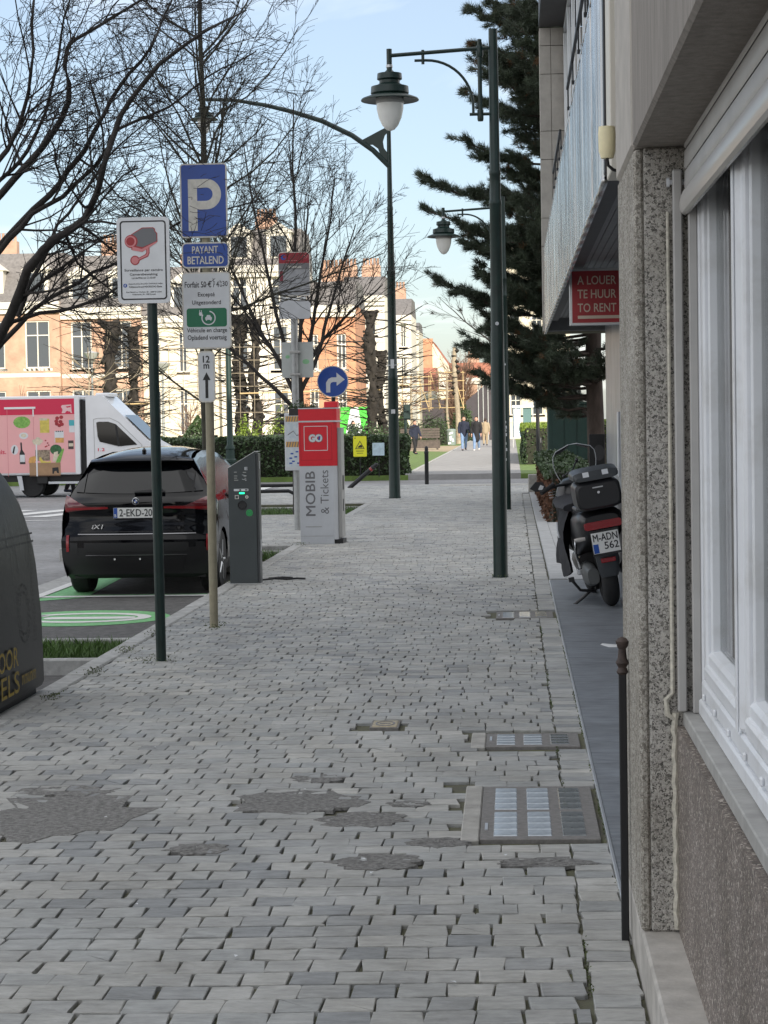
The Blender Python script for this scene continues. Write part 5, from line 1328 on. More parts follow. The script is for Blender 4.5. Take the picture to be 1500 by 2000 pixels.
# long profile: (y, z); the rear first
PROF = [(.20, .20), (.10, .25), (.06, .33), (.04, .36), (.015, .45), (.0, .55), (.0, .63), (.025, .665), (.05, .70), (.055, .76), (.075, .80), (.095, .86), (.09, .93), (.07, 1.00), (.075, 1.04), (.13, 1.085), (.17, 1.11),
        (.28, 1.26), (.40, 1.42), (.43, 1.455), (.34, 1.475), (.315, 1.49), (.36, 1.515), (.55, 1.56), (.9, 1.60), (1.4, 1.63), (1.9, 1.63), (2.4, 1.60), (2.7, 1.55), (3.0, 1.42), (3.35, 1.20), (3.55, 1.08), (3.8, 1.02), (4.2, .95), (4.42, .84), (4.5, .68), (4.5, .45), (4.46, .25), (4.3, .20)]
def taper(y):
    if y > 3.2: return 1 - .10 * ((y - 3.2) / 1.3) ** 2
    return 1.0
NU = 28
def bulge(u, k): return k * (abs(u) ** 3.2)
def bpt(i, u):
    y, z = PROF[i]; w = CW(z) * taper(y); a = abs(u)
    if i <= 22: dy, dz = .17 * a ** 3.5, -.012 * a ** 3
    elif i < 34: dy, dz = .0, -.055 * a ** 3.0
    else: dy, dz = -.22 * a ** 3, 0
    if 22 < i < 26: dy = .10 * a ** 3.5
    # pull the edge of the roof in to meet the side glass
    return (u * w, y + dy, z + dz)
US = [math.sin(math.pi / 2 * (-1 + 2 * j / NU)) for j in range(NU + 1)]
US = [-1 + 2 * j / NU for j in range(NU + 1)]
rows = [[bpt(i, u) for u in US] for i in range(len(PROF))]
body = MB(); glassb = MB(); lower = MB()
for i in range(len(PROF) - 1):
    for j in range(NU):
        q = [rows[i][j], rows[i][j + 1], rows[i + 1][j + 1], rows[i + 1][j]]
        if 28 <= i <= 30 and 2 <= j < NU - 2: glassb.add(q, [(0, 1, 2, 3)])
        elif i < 5: lower.add(q, [(0, 1, 2, 3)])
        else: body.add(q, [(0, 1, 2, 3)])
# sides
def side(sg):
    edge = [bpt(i, sg) for i in range(len(PROF))]
    top = [p for p in edge]
    # silhouette split: upper path from the widest rear point to the front
    ys = np.linspace(.19, 4.27, 60)
    def zhi(y):
        best = None
        for a, c in zip(edge[12:36], edge[13:37]):
            if min(a[1], c[1]) <= y <= max(a[1], c[1]) and abs(c[1] - a[1]) > 1e-6:
                z = a[2] + (c[2] - a[2]) * (y - a[1]) / (c[1] - a[1]); best = z if best is None else max(best, z)
        return best if best is not None else .9
    wheels = (.79, 3.48)
    def zlo(y):
        z = .22
        for wy in wheels:
            if abs(y - wy) < .385: z = max(z, .34 - .0 + math.sqrt(.385 ** 2 - (y - wy) ** 2))
        return z
    g = []
    for y in ys:
        zl, zh = zlo(y), zhi(y); col = []
        for t in np.linspace(0, 1, 22):
            z = zl + (zh - zl) * t; w = CW(z) * taper(y)
            if y < .3: w = w * (1 - .02 * (.3 - y) / .3)
            col.append((sg * w, float(y), float(z)))
        g.append(col)
    for a in range(len(g) - 1):
        for c in range(21):
            q = [g[a][c], g[a + 1][c], g[a + 1][c + 1], g[a][c + 1]]
            zc = sum(p[2] for p in q) / 4; yc = sum(p[1] for p in q) / 4; zh = zhi(yc)
            if 1.09 < zc < zh - .05 and .62 < yc < 3.1: glassb.add(q, [(0, 1, 2, 3)])
            elif zc < .36: lower.add(q, [(0, 1, 2, 3)])
            else: body.add(q, [(0, 1, 2, 3)])
    # wheel arch lining
side(1); side(-1)
def weld(o):
    bm = bmesh.new(); bm.from_mesh(o.data); bmesh.ops.remove_doubles(bm, verts=bm.verts, dist=.0015); bmesh.ops.recalc_face_normals(bm, faces=bm.faces); bm.to_mesh(o.data); bm.free()
    o.data.shade_smooth(); o.data.set_sharp_from_angle(angle=R(32)); return o
weld(body.obj('body', M['car'], car)); weld(glassb.obj('side_window', M['side_glass'], car)); weld(lower.obj('lower_cladding', M['car_trim'], car))
b = MB(); b.box(-.78, .78, .25, 4.2, .2, .26); b.obj('underbody', M['car_trim'], car)
def ysurf(x, z):
    best = None
    for i in range(0, 18):
        (y0, z0), (y1, z1) = PROF[i], PROF[i + 1]
        if min(z0, z1) <= z <= max(z0, z1) and abs(z1 - z0) > 1e-6: best = y0 + (y1 - y0) * (z - z0) / (z1 - z0)
    if best is None: best = .43
    u = min(1, abs(x) / CW(z)); return best + .17 * u ** 3.5
def patch(name, x0, x1, zb, zt, m, off=.006, n=16, k=5, parent=None):
    b = MB(); rows = []
    for i in range(n + 1):
        x = x0 + (x1 - x0) * i / n; a, c = (zb(x) if callable(zb) else zb), (zt(x) if callable(zt) else zt)
        rows.append([(x, ysurf(x, a + (c - a) * j / k) - off, a + (c - a) * j / k) for j in range(k + 1)])
    b.grid(rows); e = [[(p[0], p[1] + off + .004, p[2]) for p in r] for r in rows]
    b.grid([[r[0] for r in rows], [r[0] for r in e]]); b.grid([[r[-1] for r in rows], [r[-1] for r in e]]); b.grid([rows[0], e[0]]); b.grid([rows[-1], e[-1]])
    return b.obj(name, M[m], parent or car)
def wz(x): return 1.13 + .02 * (abs(x) / .7) ** 2
def wt(x): return 1.40 - .06 * (abs(x) / .62) ** 4
rw = patch('rear_window', -.64, .64, wz, wt, 'car_glass', .004, 24, 8)
for sg in (-1, 1):
    patch('quarter_window', sg * .655, sg * .76, lambda x: 1.13 + .02 * (abs(x) / .7) ** 2, lambda x: max(1.17, 1.36 - 2.0 * (abs(x) - .655)), 'car_glass', .004, 6, 5)
b = MB(); b.tube([(.0, ysurf(0, 1.15) - .018, 1.15), (.3, ysurf(.3, 1.17) - .018, 1.168)], .012, 6); b.tube([(-.03, ysurf(0, 1.14) - .02, 1.142), (.33, ysurf(.3, 1.142) - .02, 1.146)], .016, 6); b.obj('rear_wiper', M['car_trim'], car)
for sg in (-1, 1):
    X = lambda a: sg * a
    patch('tail_light', sg * .36, sg * .875, lambda x: .965 - .02 * (abs(x) - .36) - (.02 if abs(x) > .6 else 0) * (abs(x) - .6) * 4, lambda x: .995 + max(0, abs(x) - .58) * .42, 'taillight', .016, 20, 4)
    patch('tail_light_strip', sg * .33, sg * .86, lambda x: .968 - .03 * max(0, abs(x) - .36), lambda x: .99 - .02 * max(0, abs(x) - .36), 'tail_red', .021, 20, 2)
    patch('tail_light_strip', sg * .40, sg * .62, 1.002, 1.010, 'pink_line', .018, 8, 1) if False else None
    patch('reflector', sg * .815, sg * .85, .50, .68, 'tail_red', .006, 3, 4)
    patch('air_vent', sg * .70, sg * .80, lambda x: .46 + .2 * (.8 - abs(x)), .60, 'car_trim', .004, 5, 3)
# plate, roundel, badge, trims
b = MB(); b.prism(rr(.535, .125, .01, 3, 0, .925), .048, .062); pf = b.obj('plate_frame', M['car_trim'], car)
b = MB(); b.box(-.26, .26, .0455, .0475, .868, .980); pl = b.obj('number_plate', M['plate'], car)
b = MB(); b.box(-.258, -.215, .0435, .045, .870, .978); b.obj('blue_band', M['eu_blue'], pl)
text(pl, 'B', -.237, .895, h=.03, y=.0425, m='plate', bold=.02)
text(pl, '2-EKD-203', .025, .925, w=.43, h=.078, y=.0435, m='ink', bold=.012)
b = MB(); b.lathe([(.042, .0), (.042, -.010), (.036, -.014), (.034, -.012)], 24, (0, .075, 1.048), 'y'); em = b.obj('roundel', M['silver'], car)
b = MB(); b.prism(circ(.034, 24, 0, 1.048), .062, .0655); b.obj('roundel_black', M['ink'], em)
for q_, mm in ((0, 'sign_white'), (90, 'sign_blue'), (180, 'sign_white'), (270, 'sign_blue')):
    b = MB(); b.prism([(0, 1.048)] + circ(.021, 6, 0, 1.048, q_ + 2, q_ + 88), .060, .0618); b.obj('roundel_quarter', M[mm], em)
text(car, 'iX1', -.455, .775, w=.135, h=.045, y=.048, m='silver', bold=.015, shear=.2)
patch('bumper_trim', -.70, .70, .688, .698, 'dark_chrome', .012, 20, 1)
patch('bumper_trim', -.60, .60, .458, .468, 'dark_chrome', .012, 20, 1)
patch('bumper_insert', -.62, .62, .50, .60, 'car_trim', .006, 16, 2)
patch('diffuser', -.56, .56, .30, .44, 'car_trim', .010, 16, 3)
patch('tailgate_seam', -.66, .66, .715, .722, 'ink', .004, 16, 1)
for x in (-.25, .05, .3):
    b = MB(); b.lathe([(.012, .0), (.012, -.02)], 10, (x, ysurf(x, .42) - .004, .42), 'y'); b.obj('parking_sensor', M['silver'], car)
b = MB(); b.lathe([(.001, -.05), (.03, -.04), (.035, 0), (.001, .03)], 8, (0, .66, 1.60)); 
b.v = [(x * .8, y, z) for x, y, z in b.v]; b.obj('antenna_fin', M['car'], car)
for wy in (.79, 3.48):
    for sg in (-1, 1):
        b = MB(); b.lathe([(.20, -.11), (.32, -.115), (.345, -.09), (.35, -.05), (.35, .05), (.345, .09), (.32, .115), (.20, .11)], 32, (sg * .785, wy, .352), 'x'); t_ = b.obj('tyre', M['tyre'], car)
        b = MB(); b.lathe([(.001, sg * .06), (.07, sg * .07), (.07, sg * .09), (.20, sg * .085), (.235, sg * .10), (.235, -sg * .10)], 24, (sg * .785, wy, .352), 'x'); b.obj('rim', M['silver'], t_)
        b = MB()
        for k_ in range(5):
            a = 2 * math.pi * k_ / 5; b.tube([(sg * .885, wy + .05 * math.cos(a), .352 + .05 * math.sin(a)), (sg * .88, wy + .23 * math.cos(a), .352 + .23 * math.sin(a))], .022, 6)
        b.obj('spokes', M['alu'], t_)
for sg in (-1, 1):
    b = MB(); b.lathe([(.001, -.10), (.055, -.08), (.075, .0), (.06, .07), (.001, .09)], 12, (sg * 1.0, 2.72, 1.12), 'x'); b.box(min(sg * .84, sg * .95), max(sg * .84, sg * .95), 2.70, 2.75, 1.08, 1.11); b.obj('wing_mirror', M['car'], car)

car.scale = (CARX, 1, 1)
# ------------------------------------------------------------------ pink delivery truck
tr = thing('delivery_truck', 'pink and red grocery delivery truck with white cab', 'truck', (-13.6, 53.8, -.18), rz=R(-1))
b = MB(); b.box(-2.6, 2.14, .0, 2.0, .60, 2.70, 0, .03); box_ = b.obj('cargo_box', M['white_paint_body'], tr)
b = MB(); b.box(-2.58, 2.02, -.012, -.002, .66, 2.20); b.obj('pink_side', M['pink'], box_)
b = MB(); b.box(-2.58, 2.02, -.012, -.002, 2.204, 2.62); b.obj('red_band', M['crimson'], box_)
b = MB(); b.box(2.02, 2.15, -.02, .0, .62, 2.68); b.obj('corner_post', M['white_paint_body'], box_)
def T(px, py): return ((px / 5.0) / 73.0 - .0, 0) 
# print on the side, placed in metres along the box
def tx(zx): return (zx / 5.0 - 6.5) / 73.0          # zoom-picture columns to metres, kept as plain lengths
def tzz(zy): return 2.68 - (zy - 60) / 5.0 / 73.0
def blob(name, pts, m, y=-.0135, parent=box_): 
    b = MB(); b.prism([(tx(a), tzz(c)) for a, c in pts], y - .0015, y); return b.obj(name, M[m] if isinstance(m, str) else m, parent)
def ell(cx, cy, rx, ry, n=16): return [(cx + rx * math.cos(2 * math.pi * i / n), cy + ry * math.sin(2 * math.pi * i / n)) for i in range(n)]
def rect(a, c, d, e): return [(a, c), (d, c), (d, e), (a, e)]
mg = mat('print_green', (.10, .30, .04), .5, noise=14, col2=(.30, .52, .12)); mdg = mat('print_dark_green', (.03, .12, .04), .5, noise=12, amt=.5); mye = mat('print_yellow', (.62, .50, .10), .5, noise=8, amt=.2)
mrd = mat('print_red', (.36, .02, .03), .5, noise=12, amt=.4); mtq = mat('print_turquoise', (.06, .40, .45), .5); mbr = mat('print_cardboard', (.36, .22, .12), .6, noise=5, amt=.12); mor = mat('print_orange', (.65, .35, .1), .5, noise=9, amt=.2); mcr = mat('print_cream', (.62, .55, .42), .5, noise=12, amt=.2)
blob('salad_print', ell(250, 305, 84, 58), mg)
blob('jar_print', rect(428, 275, 520, 410), mye); blob('jar_lid_print', rect(424, 268, 500, 290), mcr, -.0152)
for i, (cx, cy) in enumerate(((600, 270), (640, 262), (590, 300), (632, 305), (620, 340), (595, 325), (645, 330))): blob('tomato_print', ell(cx, cy, 20, 18, 10), mrd, -.0135 - .0003 * i)
blob('bottle_print', rect(715, 290, 768, 410), 'sign_white'); blob('bottle_label_print', rect(714, 290, 766, 345), mtq, -.0152)
blob('plate_print', ell(265, 435, 45, 32), 'sign_white'); blob('plate_print', ell(265, 433, 26, 18), mcr, -.0152)
for i, (cx, cy) in enumerate(((372, 490), (405, 470), (430, 490), (410, 510), (380, 505))): blob('mushroom_print', ell(cx, cy, 24, 20, 10), mcr, -.0135 - .0003 * i)
blob('carton_print', rect(570, 395, 660, 505), 'sign_white'); blob('carton_label_print', rect(576, 460, 660, 508), mor, -.0152)
for i in range(4): blob('carton_mark_print', ell(588 + 20 * i, 398, 7, 6, 8), 'ink', -.0153)
blob('tag_print', ell(172, 570, 36, 48), 'sign_white'); blob('tag_mark_print', [(150, 600), (165, 540), (180, 535), (165, 610)], 'ink', -.0152)
blob('wine_print', [(230, 500), (245, 500), (248, 570), (272, 610), (276, 710), (222, 710), (220, 610), (232, 570)], 'ink'); blob('wine_label_print', rect(224, 620, 272, 690), 'sign_white', -.0152)
blob('jam_print', rect(702, 488, 755, 572), mat('print_jam', (.05, .03, .03), .4)); blob('jam_label_print', rect(706, 515, 752, 545), mcr, -.0152)
for i, (cx, cy) in enumerate(((480, 485), (500, 510), (490, 540), (478, 545), (510, 530))): blob('petal_print', ell(cx, cy, 9, 7, 8), mrd, -.0135 - .0003 * i)
blob('leek_print', ell(580, 575, 58, 50), mdg); blob('leek_stem_print', [(560, 600), (600, 590), (590, 690), (545, 690)], mcr, -.0152); blob('cabbage_print', [(600, 640), (650, 560), (660, 575), (620, 700), (575, 700)], mg, -.0156)
for i, (cx, cy) in enumerate(((340, 690), (365, 660), (345, 665))): blob('potato_print', ell(cx, cy, 34, 26, 12), mor, -.0135 - .0003 * i)
blob('dark_print', rect(375, 575, 520, 680), mat('print_mixed', (.10, .07, .05), .5, noise=16, col2=(.45, .35, .25)), -.0138)
blob('banana_print', [(418, 640), (432, 650), (450, 680), (500, 690), (530, 680), (525, 700), (470, 712), (430, 700), (412, 670)], mye, -.0156)
blob('carton_box_print', rect(315, 700, 622, 820), mbr, -.0160); blob('box_shadow_print', rect(315, 818, 622, 830), mat('print_brown', (.16, .09, .05), .6), -.0161)
blob('box_emblem_print', [(540, 750), (600, 745), (605, 805), (585, 800), (580, 780), (560, 785), (555, 808), (540, 808)], 'ink', -.0172)
# pale emblem of a standing beast on the red band
blob('emblem', [(650, 145), (740, 140), (742, 200), (748, 222), (735, 222), (725, 205), (715, 210), (700, 200), (685, 210), (680, 222), (645, 224), (655, 190), (640, 160)], mat('pale_pink', (.78, .50, .52), .5)); blob('emblem_mark', [(685, 160), (735, 152), (735, 165), (700, 172)], 'crimson', -.0152); blob('emblem_mark', [(690, 212), (700, 205), (718, 205), (705, 222)], 'crimson', -.0152)
text(box_, 'uis.', tx(45), tzz(590), w=.23, h=.11, y=-.0145, m='crimson', bold=.02)
b = MB(); b.box(tx(80), tx(388), -.03, -.0135, tzz(176), tzz(156)); b.box(tx(358), tx(370), -.022, -.0135, tzz(250), tzz(180)); b.box(tx(382), tx(396), -.02, -.0175, tzz(830), tzz(520)); b.obj('door_rail', M['white_paint_body'], box_)
b = MB(); b.box(tx(104), tx(108), -.0145, -.0135, tzz(830), tzz(180)); b.box(tx(362), tx(366), -.0145, -.0137, tzz(515), tzz(255)); b.obj('door_seam', M['pink_line'], box_)
# chassis
b = MB(); b.box(-2.6, 2.3, .15, 1.9, .42, .58); b.box(.95, 1.25, .03, .3, .36, .575, 0, .02); b.obj('chassis', M['car_trim'], tr)
b = MB(); b.box(1.27, 2.2, .02, .06, .36, .42); b.obj('side_rail', M['mach_grey'], tr)
b = MB(); b.prism([(.42, .58), (.55, .58), (.60, .2), (.5, .2)], .02, .04); b.obj('mudflap', M['mach_grey'], tr)
# cab: side outline extruded with the nose to the right
cabp = [(2.3, .25), (2.3, 2.70), (2.75, 2.68), (3.3, 2.14), (3.98, 1.46), (4.35, 1.25), (4.6, 1.05), (4.66, .6), (4.62, .25)]
b = MB(); b.prism(cabp, .10, 1.95); cab_ = b.obj('cab', M['white_paint_body'], tr, ang=50)
b = MB(); b.prism([(2.16, .6), (2.29, .6), (2.29, 2.55), (2.16, 2.6)], .12, 1.9); b.obj('gap_panel', M['car_trim'], cab_)
b = MB(); b.prism([(2.58, 1.97), (2.64, 1.99), (2.9, 1.99), (3.1, 1.92), (3.67, 1.37), (3.18, 1.33), (2.66, 1.46), (2.61, 1.6)], .085, .099); b.obj('side_window', M['car_glass'], cab_)
b = MB(); b.prism([(3.15, 1.33), (3.20, 1.33), (3.13, 1.90), (3.08, 1.91)], .078, .084); b.obj('window_pillar', M['car_trim'], cab_)
b = MB(); b.ring([(2.50, 2.06), (2.62, 2.09), (2.95, 2.09), (3.18, 1.98), (3.80, 1.36), (3.75, .45), (2.52, .45)], [(2.512, 2.05), (2.625, 2.078), (2.945, 2.078), (3.17, 1.97), (3.785, 1.36), (3.735, .462), (2.532, .462)], .092, .099); b.obj('door_seam', M['mach_dark'], cab_)
b = MB(); b.add([(3.33, .2, 2.15), (3.33, 1.85, 2.15), (3.98, 1.85, 1.5), (3.98, .2, 1.5)], [(0, 1, 2, 3)]); b.v = [(x + .01, y, z + .01) for x, y, z in b.v]; b.obj('windscreen', M['car_glass'], cab_)
b = MB(); b.box(2.5, 2.86, .4, 1.6, 2.66, 2.76, 0, .03); b.obj('roof_unit', M['white_paint_body'], cab_)
text(cab_, '1.2', 2.70, 1.25, w=.18, h=.08, y=.088, m='crimson', bold=.02)
for wx in (.80, 3.95):
    for wy in (.22, 1.75):
        b = MB(); b.lathe([(.17, -.1), (.30, -.11), (.33, -.06), (.33, .06), (.30, .11), (.17, .1)], 24, (wx, wy, .33), 'y'); t_ = b.obj('tyre', M['tyre'], tr)
        b = MB(); b.lathe([(.001, -.04), (.06, -.06), (.06, -.09), (.19, -.06), (.19, .06), (.001, .06)], 16, (wx, wy, .33), 'y'); b.obj('rim', M['mach_grey'], t_)

# ------------------------------------------------------------------ scooter on its stand
sc = thing('scooter', 'large black scooter with top box and clear windscreen parked under the metal canopy', 'scooter', (.875, 18.40, .012))
sc.rotation_euler = (0, R(-9.5), R(4))
def torus_tyre(y, z, r, w, parent, n=30):
    b = MB(); prof = []
    for i in range(13):
        a = R(-90 + 180 * i / 12); prof.append((r - w * .62 + w * .62 * math.cos(a), w / 2 * math.sin(a)))
    b.lathe([(r * .62, -w * .42)] + prof + [(r * .62, w * .42)], n, (0, y, z), 'x'); o = b.obj('tyre', M['tyre'], parent)
    b = MB(); b.lathe([(.02, -.06), (.05, -.06), (.055, -.03), (r * .6, -.05), (r * .63, -w * .42), (r * .63, w * .42), (r * .6, .05), (.055, .03), (.05, .06), (.02, .06)], 20, (0, y, z), 'x'); b.obj('rim', M['plastic_grey'], o); return o
torus_tyre(0, .275, .275, .15, sc); torus_tyre(1.52, .28, .28, .13, sc)
def loft(name, secs, m, n=16, parent=sc, p=3.0, ang=45):
    """superellipse sections (y, cx, cz, hw, hh)"""
    rows = []
    for (y, cx, cz, hw, hh) in secs:
        r_ = []
        for i in range(n):
            a = 2 * math.pi * i / n; c, s_ = math.cos(a), math.sin(a)
            r_.append((cx + hw * math.copysign(abs(c) ** (2 / p), c), y, cz + hh * math.copysign(abs(s_) ** (2 / p), s_)))
        rows.append(r_)
    b = MB(); b.grid(rows, closed=True); b.add(rows[0], [tuple(range(n))]); b.add(rows[-1], [tuple(range(n))]); return b.obj(name, M[m] if isinstance(m, str) else m, parent, ang=ang)
loft('tail_fairing', [(-.40, 0, .80, .15, .05), (-.34, 0, .80, .19, .10), (-.1, 0, .76, .21, .15), (.3, 0, .70, .22, .20), (.7, 0, .62, .20, .22)], 'plastic_black')
loft('seat', [(-.12, 0, .88, .15, .04), (.1, 0, .90, .18, .06), (.45, 0, .86, .18, .07), (.75, 0, .80, .14, .06)], 'fabric_black')
b = MB()
rows = [[(-.105, -.40, .70), (.105, -.40, .70)], [(-.105, -.37, .60), (.105, -.37, .60)], [(-.10, -.34, .46), (.10, -.34, .46)], [(-.09, -.315, .33), (.09, -.315, .33)], [(-.075, -.30, .29), (.075, -.30, .29)]]
for r_ in rows: r_[:] = [(r_[0][0], r_[0][1] + .03, r_[0][2]), (-.05, r_[0][1], r_[0][2]), (.05, r_[0][1], r_[0][2]), (r_[1][0], r_[1][1] + .03, r_[1][2])]
bk = [[(x, y + .03, z) for x, y, z in r_] for r_ in rows]; b.grid(rows); b.grid(bk); b.grid([[r[0] for r in rows], [r[0] for r in bk]]); b.grid([[r[-1] for r in rows], [r[-1] for r in bk]]); b.grid([rows[-1], bk[-1]]); b.grid([rows[0], bk[0]])
mgd = b.obj('rear_mudguard', M['plastic_grey'], sc)
b = MB(); b.box(-.065, .065, -.368, -.352, .425, .465, 0, .004); b.obj('red_reflector', M['tail_red'], mgd)
b = MB(); b.box(-.12, .12, -.425, -.415, .515, .70, 0, .003); pl = b.obj('number_plate', M['plate'], sc)
b = MB(); b.box(-.117, -.07, -.4275, -.4255, .52, .60); b.obj('blue_band', M['eu_blue'], pl)
text(pl, 'M-ADN', .0, .655, w=.215, h=.062, y=-.427, m='ink', bold=.015); text(pl, '562', .045, .578, w=.125, h=.062, y=-.427, m='ink', bold=.015)
b = MB(); b.box(-.125, .125, -.414, -.40, .495, .72); b.obj('plate_holder', M['plastic_black'], sc)
b = MB(); b.prism(rr(.33, .068, .022, 4, .0, .765), -.435, -.36); b.obj('tail_light', M['tail_red'], sc)
for sg in (-1, 1):
    b = MB(); b.lathe([(.001, -.05), (.016, -.048), (.02, 0), (.016, .048), (.001, .05)], 10, (sg * .215, -.34, .66), 'x'); b.obj('indicator', M['lens_amber'], sc)
b = MB(); b.tube([(-.19, -.05, .93), (-.19, -.38, .93), (-.12, -.46, .92), (.12, -.46, .92), (.19, -.38, .93), (.19, -.05, .93)], .017, 8); b.obj('grab_rail', M['plastic_grey'], sc)
loft('top_box', [(-.54, 0, 1.03, .175, .10), (-.52, 0, 1.035, .198, .122), (-.30, 0, 1.04, .205, .132), (-.10, 0, 1.04, .195, .125), (-.08, 0, 1.04, .17, .10)], 'plastic_black', 24, p=5)
loft('top_box_lid', [(-.555, 0, 1.185, .175, .02), (-.535, 0, 1.205, .20, .042), (-.32, 0, 1.225, .207, .055), (-.10, 0, 1.215, .195, .046), (-.08, 0, 1.20, .16, .03)], 'plastic_grey', 24, p=4)
for x in (-.085, .085):
    b = MB(); b.add([(x - .027, -.553, 1.20), (x + .027, -.553, 1.20), (x + .027, -.535, 1.243), (x - .027, -.535, 1.243)], [(0, 1, 2, 3)]); b.v = [(p[0], p[1] - .006, p[2]) for p in b.v]; b.obj('lid_reflector', M['sign_white'], sc)
b = MB(); b.box(-.045, .045, -.550, -.538, 1.095, 1.105); b.obj('badge', M['alu'], sc); b = MB(); b.lathe([(.012, -.550), (.012, -.53)], 10, (0, 0, 1.055), 'y'); b.obj('lock', M['chrome'], sc)
loft('engine_case', [(-.12, -.13, .30, .05, .07), (.05, -.135, .30, .06, .10), (.35, -.13, .30, .06, .10), (.55, -.12, .32, .05, .08)], mat('engine_grey', (.085, .09, .09), .5))
b = MB(); b.tube([(.17, .5, .28), (.18, .2, .30), (.18, -.1, .34), (.18, -.33, .40)], [.03, .05, .065, .06], 14); b.obj('exhaust', M['plastic_black'], sc)
loft('floor_body', [(.45, 0, .38, .19, .10), (.8, 0, .36, .2, .09), (1.1, 0, .38, .19, .10)], 'plastic_black')
loft('front_shield', [(.98, 0, .72, .22, .30), (1.08, 0, .78, .26, .36), (1.22, 0, .82, .24, .34), (1.38, 0, .80, .14, .22)], 'plastic_black')
loft('front_mudguard', [(1.25, 0, .50, .07, .06), (1.5, 0, .58, .08, .05), (1.78, 0, .46, .06, .05)], 'plastic_black')
rows = []                                                   # rider apron hanging down the left side
for i in range(9):
    t = i / 8; y = .35 + .75 * t
    rows.append([(-.17 - .14 * math.sin(math.pi * min(1, s_ * 1.2) / 2) - .03 * math.sin(t * 9 + s_ * 5), y, .93 - .60 * s_ - .05 * math.sin(t * 5)) for s_ in [k / 8 for k in range(9)]])
b = MB(); b.grid(rows); b.grid([[(x + .02, y, z) for x, y, z in r] for r in rows]); b.obj('rider_apron', M['fabric_black'], sc)
b = MB(); b.tube([(-.325, .42, .80), (-.335, .38, .72), (-.33, .38, .66)], .008, 6); b.obj('apron_piping', M['mach_grey'], sc)
loft('apron_top', [(.25, -.04, .92, .22, .04), (.6, -.04, .93, .26, .05), (1.0, -.02, .96, .26, .05)], 'fabric_black')
b = MB(); rows = []
for i in range(11):
    t = i / 10; w = .205 * math.sin(math.pi * min(1, .28 + (1 - t) * .62)) ** .8 * (1 if t < .8 else math.sqrt(max(0, 1 - ((t - .8) / .2) ** 2)) * .75 + .25)
    rows.append([(w * u, 1.26 - .20 * t - .035 * u * u, 1.02 + .44 * t) for u in (-1, -.75, -.5, -.25, 0, .25, .5, .75, 1)])
b.grid(rows); b.obj('windscreen', M['screen'], sc)
b = MB(); b.tube([r[0] for r in rows] + rows[-1][1:-1] + [r[-1] for r in rows][::-1], .004, 6); b.obj('screen_edge', M['mach_grey'], sc)
b = MB(); b.tube([(-.36, .93, 1.08), (-.20, 1.03, 1.10), (0, 1.08, 1.09), (.20, 1.03, 1.10), (.36, .93, 1.12)], .014, 8); b.tube([(0, 1.08, 1.09), (0, 1.25, .8)], .03, 8); b.obj('handlebar', M['plastic_black'], sc)
for sg in (-1, 1):
    b = MB(); b.tube([(sg * .24, 1.0, 1.12), (sg * .38, .92, 1.14 if sg > 0 else 1.06)], .021, 10); b.obj('grip', M['tyre'], sc)
b = MB(); b.tube([(-.20, 1.03, 1.10), (-.30, .98, 1.09), (-.36, .97, 1.12)], .008, 6); b.obj('mirror_stem', M['plastic_black'], sc)
b = MB(); b.prism([(-.475, 1.12), (-.41, 1.175), (-.345, 1.16), (-.325, 1.11), (-.36, 1.075), (-.43, 1.085)], .96, .985); mr = b.obj('mirror', M['plastic_black'], sc)
b = MB(); b.prism([(-.40, 1.10), (-.37, 1.14), (-.34, 1.12), (-.36, 1.085)], .955, .9595); b.obj('mirror_glass', M['chrome'], mr)
b = MB(); b.tube([(-.02, 1.0, 1.1), (-.05, .95, 1.22), (.0, .93, 1.30)], .008, 6); b.tube([(-.03, .97, 1.16), (-.10, .95, 1.20), (-.14, .95, 1.18)], .008, 6); b.lathe([(.001, -.02), (.018, 0), (.001, .02)], 8, (-.14, .95, 1.18)); b.lathe([(.001, -.03), (.02, 0), (.001, .03)], 8, (.005, .93, 1.31)); b.obj('phone_mount', M['plastic_black'], sc)
for i in range(3):
    b = MB(); b.box(-.31, -.24, .93, .95, 1.0 + i * .025, 1.008 + i * .025); b.obj('switch_trim', M['chrome'], sc)
b = MB(); b.tube([(-.20, .3, .62), (-.215, .28, .50), (-.20, .27, .36)], .012, 8); b.box(-.235, -.18, .24, .30, .30, .36, 0, .008); b.obj('footpeg', M['chrome'], sc)
b = MB(); b.tube([(-.12, .25, .16), (-.22, .22, .10), (-.34, .22, .035)], .014, 8); b.box(-.39, -.31, .19, .25, .0, .02); b.tube([(-.10, .22, .13), (-.24, .20, .17), (-.30, .18, .27)], .014, 8); b.box(-.33, -.28, .16, .21, .26, .30); b.tube([(-.10, .25, .16), (.06, .25, .14)], .014, 8); b.obj('stand', M['plastic_black'], sc)
